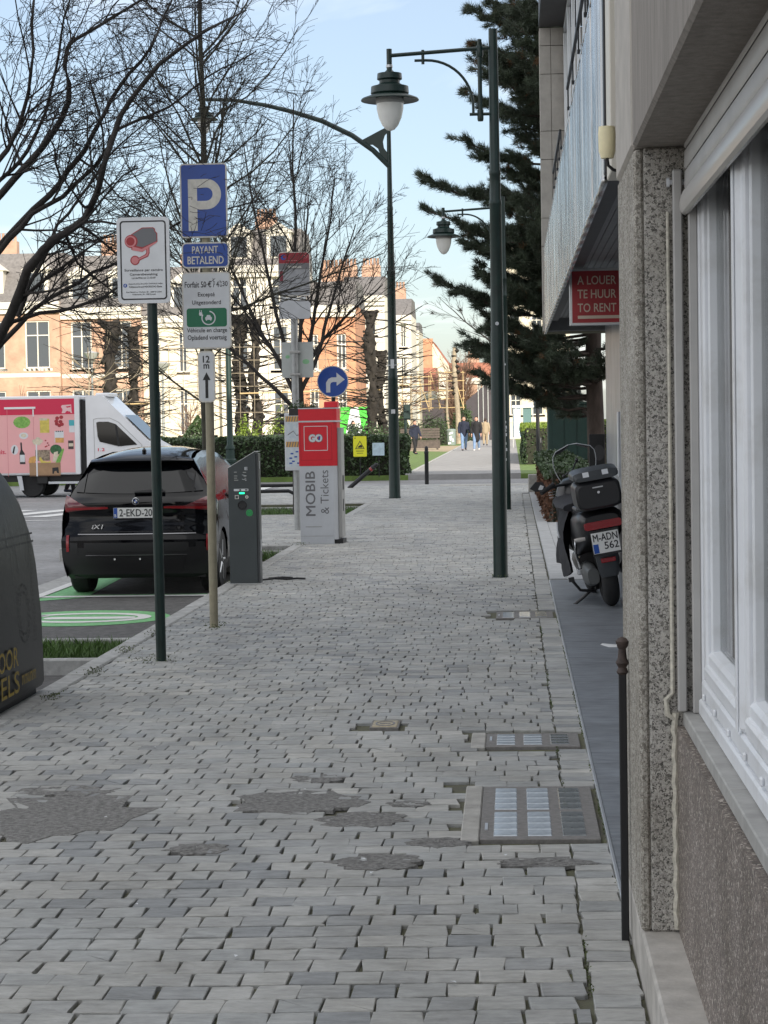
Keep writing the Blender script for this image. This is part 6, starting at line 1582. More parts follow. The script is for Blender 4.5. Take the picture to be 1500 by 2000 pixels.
# ------------------------------------------------------------------ bare trees
def nrm(v): return v / (np.linalg.norm(v) + 1e-9)
def grow(p, d, L, r, lvl, out, cfg, tip=.35):
    """a wandering branch; children along it; appended as (pts, radii, level)"""
    n = 6 if lvl < 2 else (5 if lvl == 2 else 4)
    pts = [p]; dirs = [d]; cur = p; dd = d
    for i in range(n - 1):
        dd = nrm(dd + rng.normal(0, cfg['wander'], 3) + np.array([0, 0, cfg['up'][min(lvl, 3)]]))
        cur = cur + dd * L / (n - 1); pts.append(cur); dirs.append(dd)
    rad = np.linspace(r, max(r * tip, cfg['rmin']), n)
    out.append((np.array(pts), rad, lvl))
    if lvl >= cfg['levels']: return
    nc = cfg['kids'][lvl]
    nc = max(1, int(nc * rng.uniform(.75, 1.25)))
    for k in range(nc):
        t = rng.uniform(cfg['start'], 1.0); f = t * (n - 1); i = min(int(f), n - 2)
        q = pts[i] + (pts[i + 1] - pts[i]) * (f - i); d0 = dirs[i]
        a = rng.uniform(*cfg['angle']); side = nrm(np.cross(d0, rng.normal(size=3)))
        if 'flat' in cfg: side = nrm(side * np.array([1, 1, cfg['flat']]))
        nd = nrm(d0 * math.cos(a) + side * math.sin(a) + cfg.get('bias', np.zeros(3)))
        grow(q, nd, L * rng.uniform(*cfg['len']) * (1 - .35 * t), max(rad[i] * rng.uniform(.38, .6), cfg['rmin']), lvl + 1, out, cfg)
def along(pts, r0, r1, out, cfg, n_kids, lvl=1, Lk=(.5, 1.1), start=.15):
    """a given limb line with side branches"""
    P = np.array(pts, float)
    # resample with a little wander
    t = np.linspace(0, len(P) - 1, len(P) * 3 - 2); Q = np.stack([np.interp(t, np.arange(len(P)), P[:, i]) for i in range(3)], 1)
    Q[1:-1] = (Q[:-2] + 2 * Q[1:-1] + Q[2:]) / 4 + rng.normal(0, .008, Q[1:-1].shape)
    rad = np.linspace(r0, r1, len(Q)) ; out.append((Q, rad, 0))
    for k in range(n_kids):
        f = rng.uniform(start, 1) * (len(Q) - 1); i = min(int(f), len(Q) - 2)
        q = Q[i] + (Q[i + 1] - Q[i]) * (f - i); d0 = nrm(Q[i + 1] - Q[i]); a = rng.uniform(*cfg['angle']); side = nrm(np.cross(d0, rng.normal(size=3)))
        nd = nrm(d0 * math.cos(a) + side * math.sin(a) + cfg.get('bias', np.zeros(3)))
        grow(q, nd, rng.uniform(*Lk), max(rad[i] * rng.uniform(.3, .5), cfg['rmin']), lvl, out, cfg)
    return Q
def emit(t, out, bark, limb_r=.012, limb_lvl=1):
    limbs = [o for o in out if o[1][0] >= limb_r or o[2] == 0]; tw = [o for o in out if not (o[1][0] >= limb_r or o[2] == 0)]
    for p, r, l in limbs[:220]:
        link('limb', tubes_mesh('limb', [(p, r)], 8 if r[0] > .03 else 6, M[bark]), t)
    tw += limbs[220:]
    if tw:
        big = [(p, r) for p, r, l in tw if r[0] > .006]; small = [(p, r) for p, r, l in tw if r[0] <= .006]
        if big: stuff(link('branches', tubes_mesh('branches', big, 4, M[bark]), t))
        if small: stuff(link('twigs', tubes_mesh('twigs', small, 3, M[bark]), t))

t1 = thing('bare_tree', 'big leafless tree whose black limbs reach in from the left edge', 'tree', (0, 0, 0))
LIMBS = [
 ([(-4.51,17.00,3.48),(-4.17,16.73,3.89),(-3.89,16.29,4.09),(-3.73,16.00,4.45),(-3.75,16.25,5.09),(-3.90,17.04,5.76)], .034),
 ([(-4.51,17.00,3.44),(-4.25,17.01,3.78),(-4.06,17.24,4.01),(-3.75,16.90,4.47),(-3.63,16.60,4.75),(-3.49,16.30,5.09),(-3.45,16.31,5.58)], .028),
 ([(-4.52,17.00,3.35),(-4.32,17.29,3.70),(-3.98,17.57,4.10),(-3.62,16.97,4.39),(-3.67,16.95,4.85),(-3.58,17.36,5.01),(-3.10,17.55,5.34),(-2.70,17.86,5.65)], .045),
 ([(-4.57,17.00,2.89),(-4.31,17.19,3.24),(-3.91,17.43,3.69),(-3.64,17.24,3.94),(-3.35,16.70,4.14),(-3.24,17.03,4.52),(-2.78,16.14,4.68),(-2.95,18.00,5.42),(-2.74,17.88,5.83)], .040),
 ([(-4.57,17.00,2.84),(-4.28,17.10,3.19),(-3.98,16.96,3.47),(-3.65,17.23,3.74),(-3.42,17.24,3.96),(-3.20,16.70,4.13),(-2.71,16.43,4.24),(-2.47,16.77,4.54),(-1.98,16.26,4.64)], .034),
 ([(-4.55,17.00,2.03),(-4.24,16.83,2.44),(-3.80,16.12,2.98),(-3.57,15.89,3.15),(-3.41,16.47,3.36),(-3.15,15.83,3.65),(-3.09,16.22,4.14),(-2.71,16.00,4.54),(-2.28,15.55,4.68),(-2.21,17.49,5.21)], .058),
 ([(-4.28,17.00,2.47),(-4.01,16.64,2.60),(-3.49,16.58,2.67),(-3.11,16.17,2.80),(-2.86,16.13,2.83),(-2.75,16.69,2.83)], .026),
 ([(-4.00,17.00,3.00),(-3.64,16.96,3.42),(-3.14,16.36,3.31),(-2.80,16.10,3.31),(-2.48,16.11,3.15)], .020),
 ([(-4.4,17.0,2.25),(-4.05,17.3,2.72),(-3.7,17.5,2.95),(-3.35,17.6,3.12),(-2.95,17.8,3.42),(-2.5,18.0,3.60),(-2.1,18.1,3.66)], .030),
 ([(-4.1,16.9,2.62),(-3.92,16.9,3.02),(-3.72,16.8,3.36),(-3.45,16.7,3.66),(-3.2,16.8,4.0),(-2.9,16.9,4.28)], .026)]
cfg1 = dict(wander=.16, up=[.02, .03, .02, .0], levels=3, kids=[0, 8, 5, 0], start=.12, angle=(.45, 1.0), len=(.35, .62), rmin=.0022, bias=np.array([.12, 0, .02]))
out = []
out.append((np.array([(-5.5, 16.05, -.15), (-5.4, 16.4, .7), (-5.15, 16.8, 1.3), (-4.85, 17.0, 1.75), (-4.55, 17.0, 2.1)]), np.array([.17, .14, .125, .11, .075]), 0))
out.append((np.array([(-4.95, 17.0, 1.6), (-4.8, 17.0, 2.3), (-4.65, 17.0, 2.85), (-4.52, 17.0, 3.4)]), np.array([.10, .085, .075, .06]), 0))
for pts, r in LIMBS: along(pts, r * .82, r * .14, out, cfg1, 15, 1, (.6, 1.3))
for k in range(5): along([(-5.0, 17, 2.0 + .3 * k), (-5.4, 17.3 + .2 * k, 3.2 + .3 * k), (-5.9, 17.5 + .4 * k, 4.6), (-6.2, 17.8, 6 + .2 * k)], .04, .01, out, cfg1, 5, 1, (.6, 1.2))
# the signs stand clear of all but a few twigs
out = [o for o in out if o[2] == 0 or not ((o[0][:, 1] < 16.97) & (o[0][:, 0] > -2.78) & (o[0][:, 0] < -2.24) & (o[0][:, 2] > 2.3) & (o[0][:, 2] < 3.9)).any() or rng.random() < .10]
emit(t1, out, 'bark_dark', .010)

t2 = thing('bare_tree', 'leafless street tree with straight greenish trunk directly behind the parking sign', 'tree', (-4.2, 28.0, -.1))
out = []
lead = [(0, 0, -.1), (.01, 0, 1.2), (-.02, .02, 2.4), (.0, 0, 3.6), (.03, .0, 4.8), (.05, 0, 6.0), (.02, .02, 7.2), (.06, 0, 8.6)]
cfg2 = dict(wander=.10, up=[.03, .05, .03, .01], levels=3, kids=[0, 10, 5, 0], start=.12, angle=(.3, .7), len=(.30, .55), rmin=.0026)
Q = np.array(lead); tt = np.linspace(0, 7, 22); Q = np.stack([np.interp(tt, np.arange(8), Q[:, i]) for i in range(3)], 1)
out.append((Q, np.linspace(.075, .022, 22), 0))
for k in range(44):
    z = rng.uniform(2.7, 7.2) if k > 5 else rng.uniform(2.0, 3.0); a = rng.uniform(0, 2 * math.pi)
    if k % 2 == 0: a = rng.normal(0, .6) + (0 if k % 4 == 0 else math.pi)
    el = rng.uniform(.5, 1.1); d = np.array([math.cos(a) * math.cos(el), math.sin(a) * math.cos(el), math.sin(el)])
    grow(np.array([.02, 0, z]), d, rng.uniform(1.6, 3.0) * (1 - .05 * (z - 2)), .019 * rng.uniform(.6, 1.1), 1, out, cfg2)
emit(t2, out, 'bark_green', .014)

t3 = thing('bare_tree', 'leafless many-stemmed tree behind the bus stop pole and ticket machine', 'tree', (-4.02, 38.6, -.1))
out = []
out.append((np.array([(0, 0, -.1), (-.02, 0, .8), (.0, 0, 1.6), (-.02, 0, 2.3), (-.04, 0, 3.0)]), np.array([.15, .125, .12, .115, .10]), 0))
cfg3 = dict(wander=.11, up=[.03, .06, .03, .0], levels=3, kids=[0, 9, 5, 0], start=.15, angle=(.3, .75), len=(.30, .55), rmin=.0034)
stems = [[(-.02, 0, 2.2), (-.35, .1, 2.9), (-.8, .1, 3.7), (-1.2, .2, 4.6), (-1.7, .2, 5.6)], [(-.02, 0, 2.6), (-.3, -.2, 3.5), (-.5, -.3, 4.6), (-.75, -.3, 5.8), (-.9, -.4, 7)],
         [(-.03, 0, 2.9), (-.05, 0, 4.2), (-.0, .1, 5.4), (-.05, .1, 6.6), (.0, .1, 7.9)], [(0, 0, 2.5), (.25, .1, 3.4), (.4, .1, 4.4), (.6, .2, 5.3), (.75, .2, 6.4)],
         [(0, 0, 2.3), (.35, .1, 3.0), (.62, .0, 3.9), (.85, .0, 4.7), (1.15, -.1, 5.5)], [(0, 0, 2.0), (-.5, -.2, 2.5), (-1.0, -.3, 3.0), (-1.5, -.3, 3.4), (-2.2, -.4, 3.9)],
         [(0, 0, 2.8), (.12, -.3, 3.8), (.2, -.4, 4.9), (.3, -.5, 6.0)], [(-.02, 0, 2.5), (-.6, .3, 3.3), (-1.1, .5, 4.0), (-1.9, .6, 4.9)], [(.02, 0, 2.7), (.5, .3, 3.4), (1.0, .4, 3.9), (1.6, .5, 4.4)]]
for s_ in stems: along(s_, .046, .010, out, cfg3, 11, 1, (1.0, 1.8), .25)
emit(t3, out, 'bark_dark', .016)

def small_bare(x, y, h, label, bark, spread=.5, n=26, z0=.0, r=.05, lv=2, kids=8, clear=.25, up=.08):
    t = thing('bare_tree', label, 'tree', (x, y, z0)); out = []
    out.append((np.array([(0, 0, -.1), (.02, 0, h * .25), (-.02, 0, h * .5), (.03, 0, h * .75), (0, 0, h)]), np.linspace(r, r * .25, 5), 0))
    c = dict(wander=.08, up=[up, up, up * .6, 0], levels=lv + 1, kids=[0, kids, 4, 0], start=.15, angle=(.3, .7), len=(.35, .6), rmin=.008)
    for k in range(n):
        z = rng.uniform(h * clear, h * .85); a = rng.uniform(0, 6.283); el = rng.uniform(.6, 1.2); d = np.array([math.cos(a) * math.cos(el) * (1 + spread), math.sin(a) * math.cos(el), math.sin(el)])
        grow(np.array([0, 0, z]), nrm(d), h * rng.uniform(.25, .42), r * .45, 1, out, c)
    emit(t, out, bark, .02); return t
small_bare(-15.6, 75, 4.6, 'slender pale leafless tree rising behind the pink truck', 'bark_pale', 1.0, 18, 0, .05, 1, 6, .12)
small_bare(-4.35, 172, 5.9, 'brown columnar leafless tree beyond the walking men', 'twig_brown', .1, 120, 0, .12, 2, 9, .06, .22)
small_bare(-8.2, 150, 2.9, 'small pale leafless bush tree in front of the dark wall', 'bark_pale', .9, 30, 0, .05, 1, 6, .02)

# knobbly pollarded trees
def pollard(x, y, h, label, r=.24, arms=True, seed=0, top=1):
    r *= .86
    t = thing('pollarded_tree', label, 'tree', (x, y, 0), group=None); rows = []; nr = 80; n = 18
    ph = rng.uniform(0, 6.28, 8)
    for i in range(nr):
        z = -.1 + (h + .1) * i / (nr - 1); row = []
        for j in range(n):
            a = 2 * math.pi * j / n
            k = .72 + .20 * math.sin(z * 3.1 + ph[0] + 1.3 * math.sin(a + ph[1])) + .26 * max(0, math.sin(z * 5.3 + ph[2] + 2 * a)) * max(0, math.sin(2 * a + ph[3] + z)) + .13 * math.sin(3 * a + z * 9 + ph[4]) + .10 * math.sin(5 * a - z * 15 + ph[7]) + rng.normal(0, .05)
            rr_ = r * k * (1.15 if z < .4 else 1) * (1.0 + .5 * max(0, (z - h + .9)) * top)
            row.append((rr_ * math.cos(a) + .06 * math.sin(z * 1.7 + ph[5]), rr_ * math.sin(a) + .06 * math.sin(z * 1.3 + ph[6]), z))
        rows.append(row)
    b = MB(); b.grid(rows, closed=True); b.add(rows[-1], [tuple(range(n))]); b.obj('trunk', M['bark_plane'], t, ang=80)
    kn = MB()
    for k in range(34):
        z = rng.uniform(h * .2, h * 1.0); a = rng.uniform(0, 6.28); rk = r * rng.uniform(.2, .45); c = (r * .85 * math.cos(a) + .1 * math.sin(z * 1.7 + ph[5]), r * .8 * math.sin(a), z)
        kn.lathe([(.001, -rk), (rk * .7, -rk * .6), (rk, 0), (rk * .6, rk * .7), (.001, rk)], 7, c)
    for sx in (-1, .8):
        kn.tube([(0, 0, h - .25), (sx * r * .9, 0, h - .08), (sx * r * 1.6, .05, h)], [r * .65, r * .5, r * .3], 7)
    stuff(kn.obj('knobs', M['bark_plane'], t, ang=70))
    if arms:
        out = []
        for k in range(45):
            z = rng.uniform(h * .25, h); a = rng.uniform(0, 6.283); d = nrm(np.array([math.cos(a) * 1.6, math.sin(a), rng.uniform(-.1, .9)])); p0 = np.array([r * .7 * math.cos(a), r * .7 * math.sin(a), z]); L_ = rng.uniform(.35, .9); out.append((np.array([p0, p0 + d * L_ * .5 + rng.normal(0, .03, 3), p0 + d * L_ + np.array([0, 0, .08])]), np.array([.022, .014, .008]), 2))
        for k in range(26):
            z = rng.uniform(h * .28, h); sx = 1 if k % 2 else -1
            c = dict(wander=.12, up=[0, .03, .02, 0], levels=2, kids=[0, 4, 0], start=.2, angle=(.2, .6), len=(.3, .6), rmin=.008)
            grow(np.array([sx * r * .6, 0, z]), nrm(np.array([sx, rng.normal(0, .15), rng.normal(0.02, .12)])), rng.uniform(1.0, 2.6), .028, 1, out, c)
        emit(t, out, 'bark_plane', .09)
    return t
pollard(-15.35, 78, 5.7, 'knobbly pollarded tree left of the camera sign post, the left of the pair', .34)
pollard(-14.55, 78.4, 5.5, 'knobbly pollarded tree touching the camera sign post, the right of the pair', .27)
pollard(-10.5, 79, 5.9, 'knobbly pollarded tree just right of the parking sign post', .30)
pollard(-9.85, 78.6, 5.7, 'knobbly pollarded tree halfway between the parking sign and the bus stop pole', .25)
pollard(-5.32, 78, 5.9, 'twisted knobbly pollarded tree, left trunk of the pair beside the curved lamp post', .26)
pollard(-5.02, 78.8, 4.4, 'twisted knobbly pollarded tree, right trunk leaning on its pair beside the curved lamp post', .22)
tw = thing('trellis', 'wire and bamboo trellis strung between the pollarded trees', 'trellis', (-12, 78.2, 0))
b = MB()
for z in (2.1, 2.6, 3.1, 3.6, 4.1, 4.6): b.tube([(-3.4, 0, z), (0, .05, z + .04), (5.8, 0, z - .02)], .014, 4)
for x in np.arange(-2.8, 5.6, .55): b.tube([(x, 0, 1.9), (x + .02, 0, 4.75)], .012, 4)
b.obj('wires', M['bark_pale'], tw)
b = MB(); b.tube([(1.6, -.05, 2.85), (7.0, -.05, 2.90)], .028, 6); b.tube([(-3.2, -.05, 2.5), (-1.6, -.05, 2.55)], .028, 6); b.obj('bamboo_rail', M['bamboo'], tw)

def pleached(x, y, label, w, z0, z1, trunk='bark_pale'):
    t = thing('pleached_tree', label, 'tree', (x, y, 0)); b = MB()
    b.tube([(0, 0, -.1), (.05, 0, 1.2), (-.03, 0, 2.4), (.02, 0, z1 + .2)], [.13, .11, .10, .05], 8); b.obj('trunk', M[trunk], t)
    nx = int(w / .55)
    for i in range(nx + 1):
        xx = -w / 2 + w * i / nx; b = MB(); b.tube([(xx, .02, z0 - .15), (xx + rng.normal(0, .03), .02, z1 + .1)], .028, 5); b.obj('bamboo_pole', M['bamboo'], t)
    for j in range(5):
        z = z0 + (z1 - z0) * j / 4; b = MB(); b.tube([(-w / 2 - .1, -.03, z), (w / 2 + .1, -.03, z + rng.normal(0, .04))], .028, 5); b.obj('bamboo_rail', M['bamboo'], t)
    b = MB(); b.tube([(-w / 2, -.05, z1), (-w / 5, -.05, z0)], .03, 5); b.tube([(w / 2, -.05, z0), (w / 5, -.05, z1)], .03, 5); b.obj('bamboo_brace', M['bamboo'], t)
    out = []
    c = dict(wander=.15, up=[0, .02, .02, 0], levels=2, kids=[0, 5, 0], start=.1, angle=(.3, .8), len=(.3, .6), rmin=.012)
    for k in range(26): sx = 1 if k % 2 else -1; grow(np.array([0, 0, rng.uniform(z0, z1)]), nrm(np.array([sx, rng.normal(0, .2), rng.normal(0, .15)])), w * rng.uniform(.3, .55), .03, 1, out, c)
    emit(t, out, 'twig_brown', .09)
pleached(-7.35, 150, 'pleached tree on a bamboo frame, its pale trunk just right of the curved lamp post', 2.6, 2.5, 4.9)
pleached(-4.75, 151, 'pleached tree on a bamboo frame nearer the path', 2.4, 2.6, 5.2)
pl_ = thing('pale_tree', 'tall pale trunked tree with dark knots left of the brown columnar tree', 'tree', (-3.85, 147, 0))
b = MB(); b.tube([(.0, 0, -.1), (0, 0, 2), (-.15, 0, 4), (-.25, 0, 5.8), (-.2, 0, 6.9)], [.22, .19, .17, .17, .12], 10); b.obj('trunk', M['bark_pale'], pl_)
b = MB()
for k in range(9): z = 3.6 + .38 * k; b.lathe([(.001, -.2), (.22, 0), (.001, .2)], 7, (-.2 + rng.normal(0, .15), 0, z))
b.obj('knots', M['bark_plane'], pl_, ang=70)

# ------------------------------------------------------------------ pine
pn = thing('pine_tree', 'large dark pine with layered needle boughs behind the lamp posts', 'tree', (1.65, 41.0, 0))
b = MB(); b.tube([(.0, 0, -.2), (.02, 0, 1), (-.02, 0, 3), (.05, 0, 6), (.0, 0, 9), (0, 0, 12)], [.21, .18, .16, .13, .09, .04], 14); b.obj('trunk', M['pine_bark'], pn)
tufts = []; tdir = []; boughs = []
spec = []
for z, L in [(9.9, 2.0), (9.5, 1.5), (8.95, 2.2), (8.5, 1.6), (8.05, 2.5), (7.6, 1.8), (7.1, 2.6), (6.75, 2.2), (6.45, 3.2), (6.1, 2.2), (5.75, 3.25), (5.5, 2.6), (5.1, 2.5), (4.6, 2.3), (4.45, 3.1), (4.15, 2.6), (3.7, 2.2), (3.35, 1.9), (3.1, 2.5), (2.85, 1.9), (2.5, 2.3), (2.2, 1.6)]:
    spec.append((z, math.pi + rng.normal(0, .22), L))
for k in range(70):
    spec.append((rng.uniform(2.0, 11), rng.uniform(0, 6.283), rng.uniform(1.4, 2.4)))
for k in range(75):
    spec.append((rng.uniform(4.5, 11.5), rng.uniform(1.7, 4.6), rng.uniform(1.2, 2.3)))
for k in range(34):
    spec.append((rng.uniform(2.1, 5.2), rng.uniform(1.9, 4.4), rng.uniform(1.2, 2.5)))
for z, a, L in spec:
    n = 7; pts = []
    hor = np.array([math.cos(a), math.sin(a), 0])
    for i in range(n):
        t = i / (n - 1); pts.append(np.array([0, 0, z - .35]) + hor * L * t + np.array([0, 0, -.22 * L * math.sin(t * 2.2) * .5 + .32 * t ** 3 + .35 * t]) + rng.normal(0, .02, 3))
    boughs.append((np.array(pts), np.linspace(.035, .008, n)))
    sub = int(L * 11)
    for k in range(sub):
        t = rng.uniform(.22, 1.0) ** .8; f = t * (n - 1); i = min(int(f), n - 2); q = pts[i] + (pts[i + 1] - pts[i]) * (f - i)
        side = np.array([-hor[1], hor[0], 0]) * rng.choice([-1, 1]); d = nrm(hor * .8 + side * rng.uniform(.2, 1.1) + np.array([0, 0, rng.uniform(-.1, .7)])); l2 = rng.uniform(.15, .5) * (1.25 - .5 * t)
        e = q + d * l2; boughs.append((np.array([q, q + d * l2 * .5 + rng.normal(0, .02, 3), e]), np.array([.009, .007, .005])))
        for s_ in (.5, .8, 1.0): tufts.append(q + d * l2 * s_); tdir.append(d)
    for s_ in np.linspace(.5, 1, 8): 
        f = s_ * (n - 1); i = min(int(f), n - 2); tufts.append(pts[i] + (pts[i + 1] - pts[i]) * (f - i)); tdir.append(nrm(pts[i + 1] - pts[i]))
for k in range(60): link('bough', tubes_mesh('bough', [boughs[k]], 5, M['pine_bark']), pn) if k < 1 else None
stuff(link('boughs', tubes_mesh('boughs', boughs[1:], 4, M['pine_bark']), pn))
T_ = np.array(tufts); D_ = np.array(tdir)
def needles(T_, D_, per, name, m):
    n = len(T_); P = np.repeat(T_, per, 0); Dm = np.repeat(D_, per, 0); N = len(P)
    r_ = rng.normal(size=(N, 3)); dirn = Dm * 1.0 + r_ * .62 + np.array([0, 0, .25]); dirn /= np.linalg.norm(dirn, axis=1, keepdims=True)
    L = rng.uniform(.09, .17, (N, 1)); P = P + rng.normal(0, .025, (N, 3)); w = np.cross(dirn, rng.normal(size=(N, 3))); w /= np.linalg.norm(w, axis=1, keepdims=True) + 1e-9; w *= .0062
    V = np.stack([P - w, P + w, P + dirn * L], 1).reshape(-1, 3)
    stuff(link(name, np_mesh(name, V, np.arange(N * 3).reshape(-1, 3), M[m]), pn))
dead = rng.random(len(T_)) < .03
needles(T_[~dead], D_[~dead], 46, 'needles', 'needle'); needles(T_[dead], D_[dead], 30, 'brown_needles', 'needle_dead')

# ------------------------------------------------------------------ hedges and shrubs
def hedge(name, label, x0, x1, y0, y1, h, n, leaf, m, inner='hedge_dark', cat='hedge', z0=0, top_m=None, size2=None):
    t = thing(name, label, cat, ((x0 + x1) / 2, (y0 + y1) / 2, z0)); a, c = (x1 - x0) / 2, (y1 - y0) / 2
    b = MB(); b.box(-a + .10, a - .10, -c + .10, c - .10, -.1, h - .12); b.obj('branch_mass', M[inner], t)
    # shell points: faces weighted by area
    fa = [2 * a * 2 * c, 2 * a * h, 2 * a * h, 2 * c * h, 2 * c * h]; k = rng.choice(5, n, p=np.array(fa) / sum(fa)); u = rng.uniform(-1, 1, n); v = rng.uniform(0, 1, n); dpt = -np.abs(rng.normal(0, .07, n)) + .03
    P = np.zeros((n, 3))
    P[:, 0] = np.where(k <= 2, u * a, np.where(k == 3, -a - dpt, a + dpt)); P[:, 1] = np.where(k == 0, (v * 2 - 1) * c, np.where(k == 1, -c - dpt, np.where(k == 2, c + dpt, u * c))); P[:, 2] = np.where(k == 0, h + dpt, v * h)
    P += .035 * np.stack([np.sin(P[:, 2] * 6 + P[:, 0] * 3), np.sin(P[:, 0] * 4 + P[:, 2] * 5), np.sin(P[:, 0] * 5 + P[:, 1] * 3)], 1)
    if top_m:
        s = P[:, 2] > h - .22
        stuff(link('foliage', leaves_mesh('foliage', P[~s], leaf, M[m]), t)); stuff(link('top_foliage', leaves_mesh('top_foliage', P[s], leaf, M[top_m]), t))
    else: stuff(link('foliage', leaves_mesh('foliage', P, leaf, M[m]), t))
    return t
hedge('clipped_hedge', 'long dark clipped hedge along the far side of the crossing road', -17, -3.35, 64.75, 66.6, 1.22, 26000, .055, 'hedge')
hedge('clipped_hedge', 'bright yellow green clipped hedge on the right beyond the crossing', .42, 2.2, 77, 100, 1.45, 16000, .05, 'hedge', top_m='hedge_sun')  # top leaves carry the sunlit colour
hedge('brown_hedge', 'low brown hedge with green top behind the parked scooter', .55, 1.25, 33.4, 47.4, .92, 11000, .035, 'hedge_brown', top_m='hedge')
hedge('clipped_hedge', 'sunlit hedge beyond the green cabinet under the pine', 2.4, 5, 60, 61.2, 1.6, 3000, .055, 'hedge_sun')
def shrub(label, x, y, rx, rz, n, leaf, m, cat='shrub', name='shrub', cone=False):
    t = thing(name, label, cat, (x, y, 0)); v = rng.normal(size=(n, 3)); v /= np.linalg.norm(v, axis=1, keepdims=True); v[:, 2] = np.abs(v[:, 2]); v *= rng.uniform(.72, 1.04, (n, 1))
    lump = 1 + .14 * np.sin(v[:, 0] * 7 + x) * np.sin(v[:, 2] * 6 + y) + .1 * np.sin(v[:, 1] * 9)
    P = v * lump[:, None] * np.array([rx, rx, rz])
    if cone:
        z = rng.uniform(0, 1, n); a = rng.uniform(0, 6.283, n); r_ = (1 - z ** 1.6) * rx * rng.uniform(.85, 1.02, n); P = np.stack([r_ * np.cos(a), r_ * np.sin(a), z * rz], 1)
    b = MB(); b.lathe([(rx * .8, 0), (rx * .7, rz * .35), (rx * .45, rz * .65), (.001, rz * .85)], 10); b.obj('branch_mass', M['hedge_dark'], t)
    stuff(link('foliage', leaves_mesh('foliage', P, leaf, M[m]), t)); return t
shrub('dark clipped cone shaped shrub behind the black car roof', -11.1, 72, 1.05, 2.0, 4000, .05, 'hedge', cone=True, name='topiary')
shrub('low round dark shrub at the foot of the twisted pollarded pair', -5.5, 76, 1.15, 1.55, 3500, .05, 'hedge')
shrub('dark rounded shrub beside the litter bin', -5.4, 143, 1.5, 2.0, 2500, .07, 'hedge')
shrub('dark upright shrub left of the bench', -7.6, 142, .8, 2.3, 1600, .07, 'hedge', cone=True)
shrub('olive shrub below the small pale bush tree', -7.0, 140, 1.3, 1.3, 1800, .07, 'hedge')
shrub('tall dark evergreen bush at the foot of the brown columnar tree', -3.9, 165, 1.0, 2.9, 2200, .08, 'hedge')
shrub('yellow green bush behind the dark hedge left of the bus stop pole', -9.3, 72, .7, 1.75, 1600, .05, 'hedge_sun')
shrub('yellow green bush behind the dark hedge beside the ticket machine', -7.4, 71, .6, 1.7, 1500, .05, 'hedge_sun')
shrub('low yellow green bush behind the black car roof', -12.6, 70, .8, 1.5, 1500, .05, 'hedge_sun')
shrub('light green leafy bush between the two pollarded trunks', -10.1, 90, .8, 2.2, 1800, .06, 'hedge_sun')
tbk = thing('tree_planter', 'dark square planter rim around the pollarded trunk above the hedge', 'planter', (-9.85, 78.0, 0))
b = MB(); b.box(-1.0, 1.0, -.5, .9, .0, 1.25, 0, .03); b.obj('box', M['car_trim'], tbk)
# young bare shrubs in front of the houses, many thin stems
for i, (x, y, h) in enumerate([(-27, 112, 3.4), (-24.2, 110, 3.0), (-20.5, 111, 3.2), (-17.2, 109, 2.8), (-13.6, 111, 3.0), (-10.6, 108, 2.6)]):
    small_bare(x, y, h, ['brown leafless shrub in front of the brick houses above the truck', 'brown leafless shrub left of the camera sign post', 'brown leafless shrub right of the camera sign post', 'brown leafless shrub left of the parking sign foot', 'brown leafless shrub between the parking sign and the bus stop', 'brown leafless shrub left of the orange house'][i], 'twig_brown', .6, 34, 0, .05, 1, 6, .04)

# faint thin branches reaching across from the right above the path
fb = thing('bare_tree', 'thin leafless branches showing left of the pine above the far path', 'tree', (-.6, 60, 0)); out = []
c = dict(wander=.08, up=[.02, .02, .02, 0], levels=3, kids=[0, 5, 3, 0], start=.25, angle=(.3, .6), len=(.35, .6), rmin=.004)
out.append((np.array([(2.6, 0, -.1), (2.6, 0, 2.0), (2.4, 0, 3.4)]), np.array([.1, .09, .07]), 0))
along([(2.4, 0, 3.2), (1.2, 0, 3.2), (.1, 0, 3.9), (-.8, .1, 4.6), (-1.5, .1, 5.3)], .05, .006, out, c, 12, 1, (.5, 1.1), .3)
emit(fb, out, 'bark_dark', .03)
# ------------------------------------------------------------------ people
def capsules_mesh(segs, voxel):
    """continuous body from tapered limbs, joined by a voxel remesh"""
    b = MB()
    for pts, rs in segs:
        b.tube(pts, rs, 12)
        for p, r in ((pts[0], rs[0]), (pts[-1], rs[-1])):
            b.lathe([(.001, -r)] + [(r * math.cos(R(a)), r * math.sin(R(a))) for a in (-60, -30, 0, 30, 60)] + [(.001, r)], 10, p)
    me = b.mesh('tmp', M['skin']); o = bpy.data.objects.new('tmp', me); COL.objects.link(o)
    md = o.modifiers.new('r', 'REMESH'); md.mode = 'VOXEL'; md.voxel_size = voxel; md.use_smooth_shade = True
    sm = o.modifiers.new('s', 'SMOOTH'); sm.iterations = 4; sm.factor = .5
    dg = bpy.context.evaluated_depsgraph_get(); out = bpy.data.meshes.new_from_object(o.evaluated_get(dg))
    bpy.data.objects.remove(o); return out
def mesh_part(name, me, m, parent):
    me.name = name; me.materials.clear(); me.materials.append(M[m]); me.shade_smooth(); return link(name, me, parent)
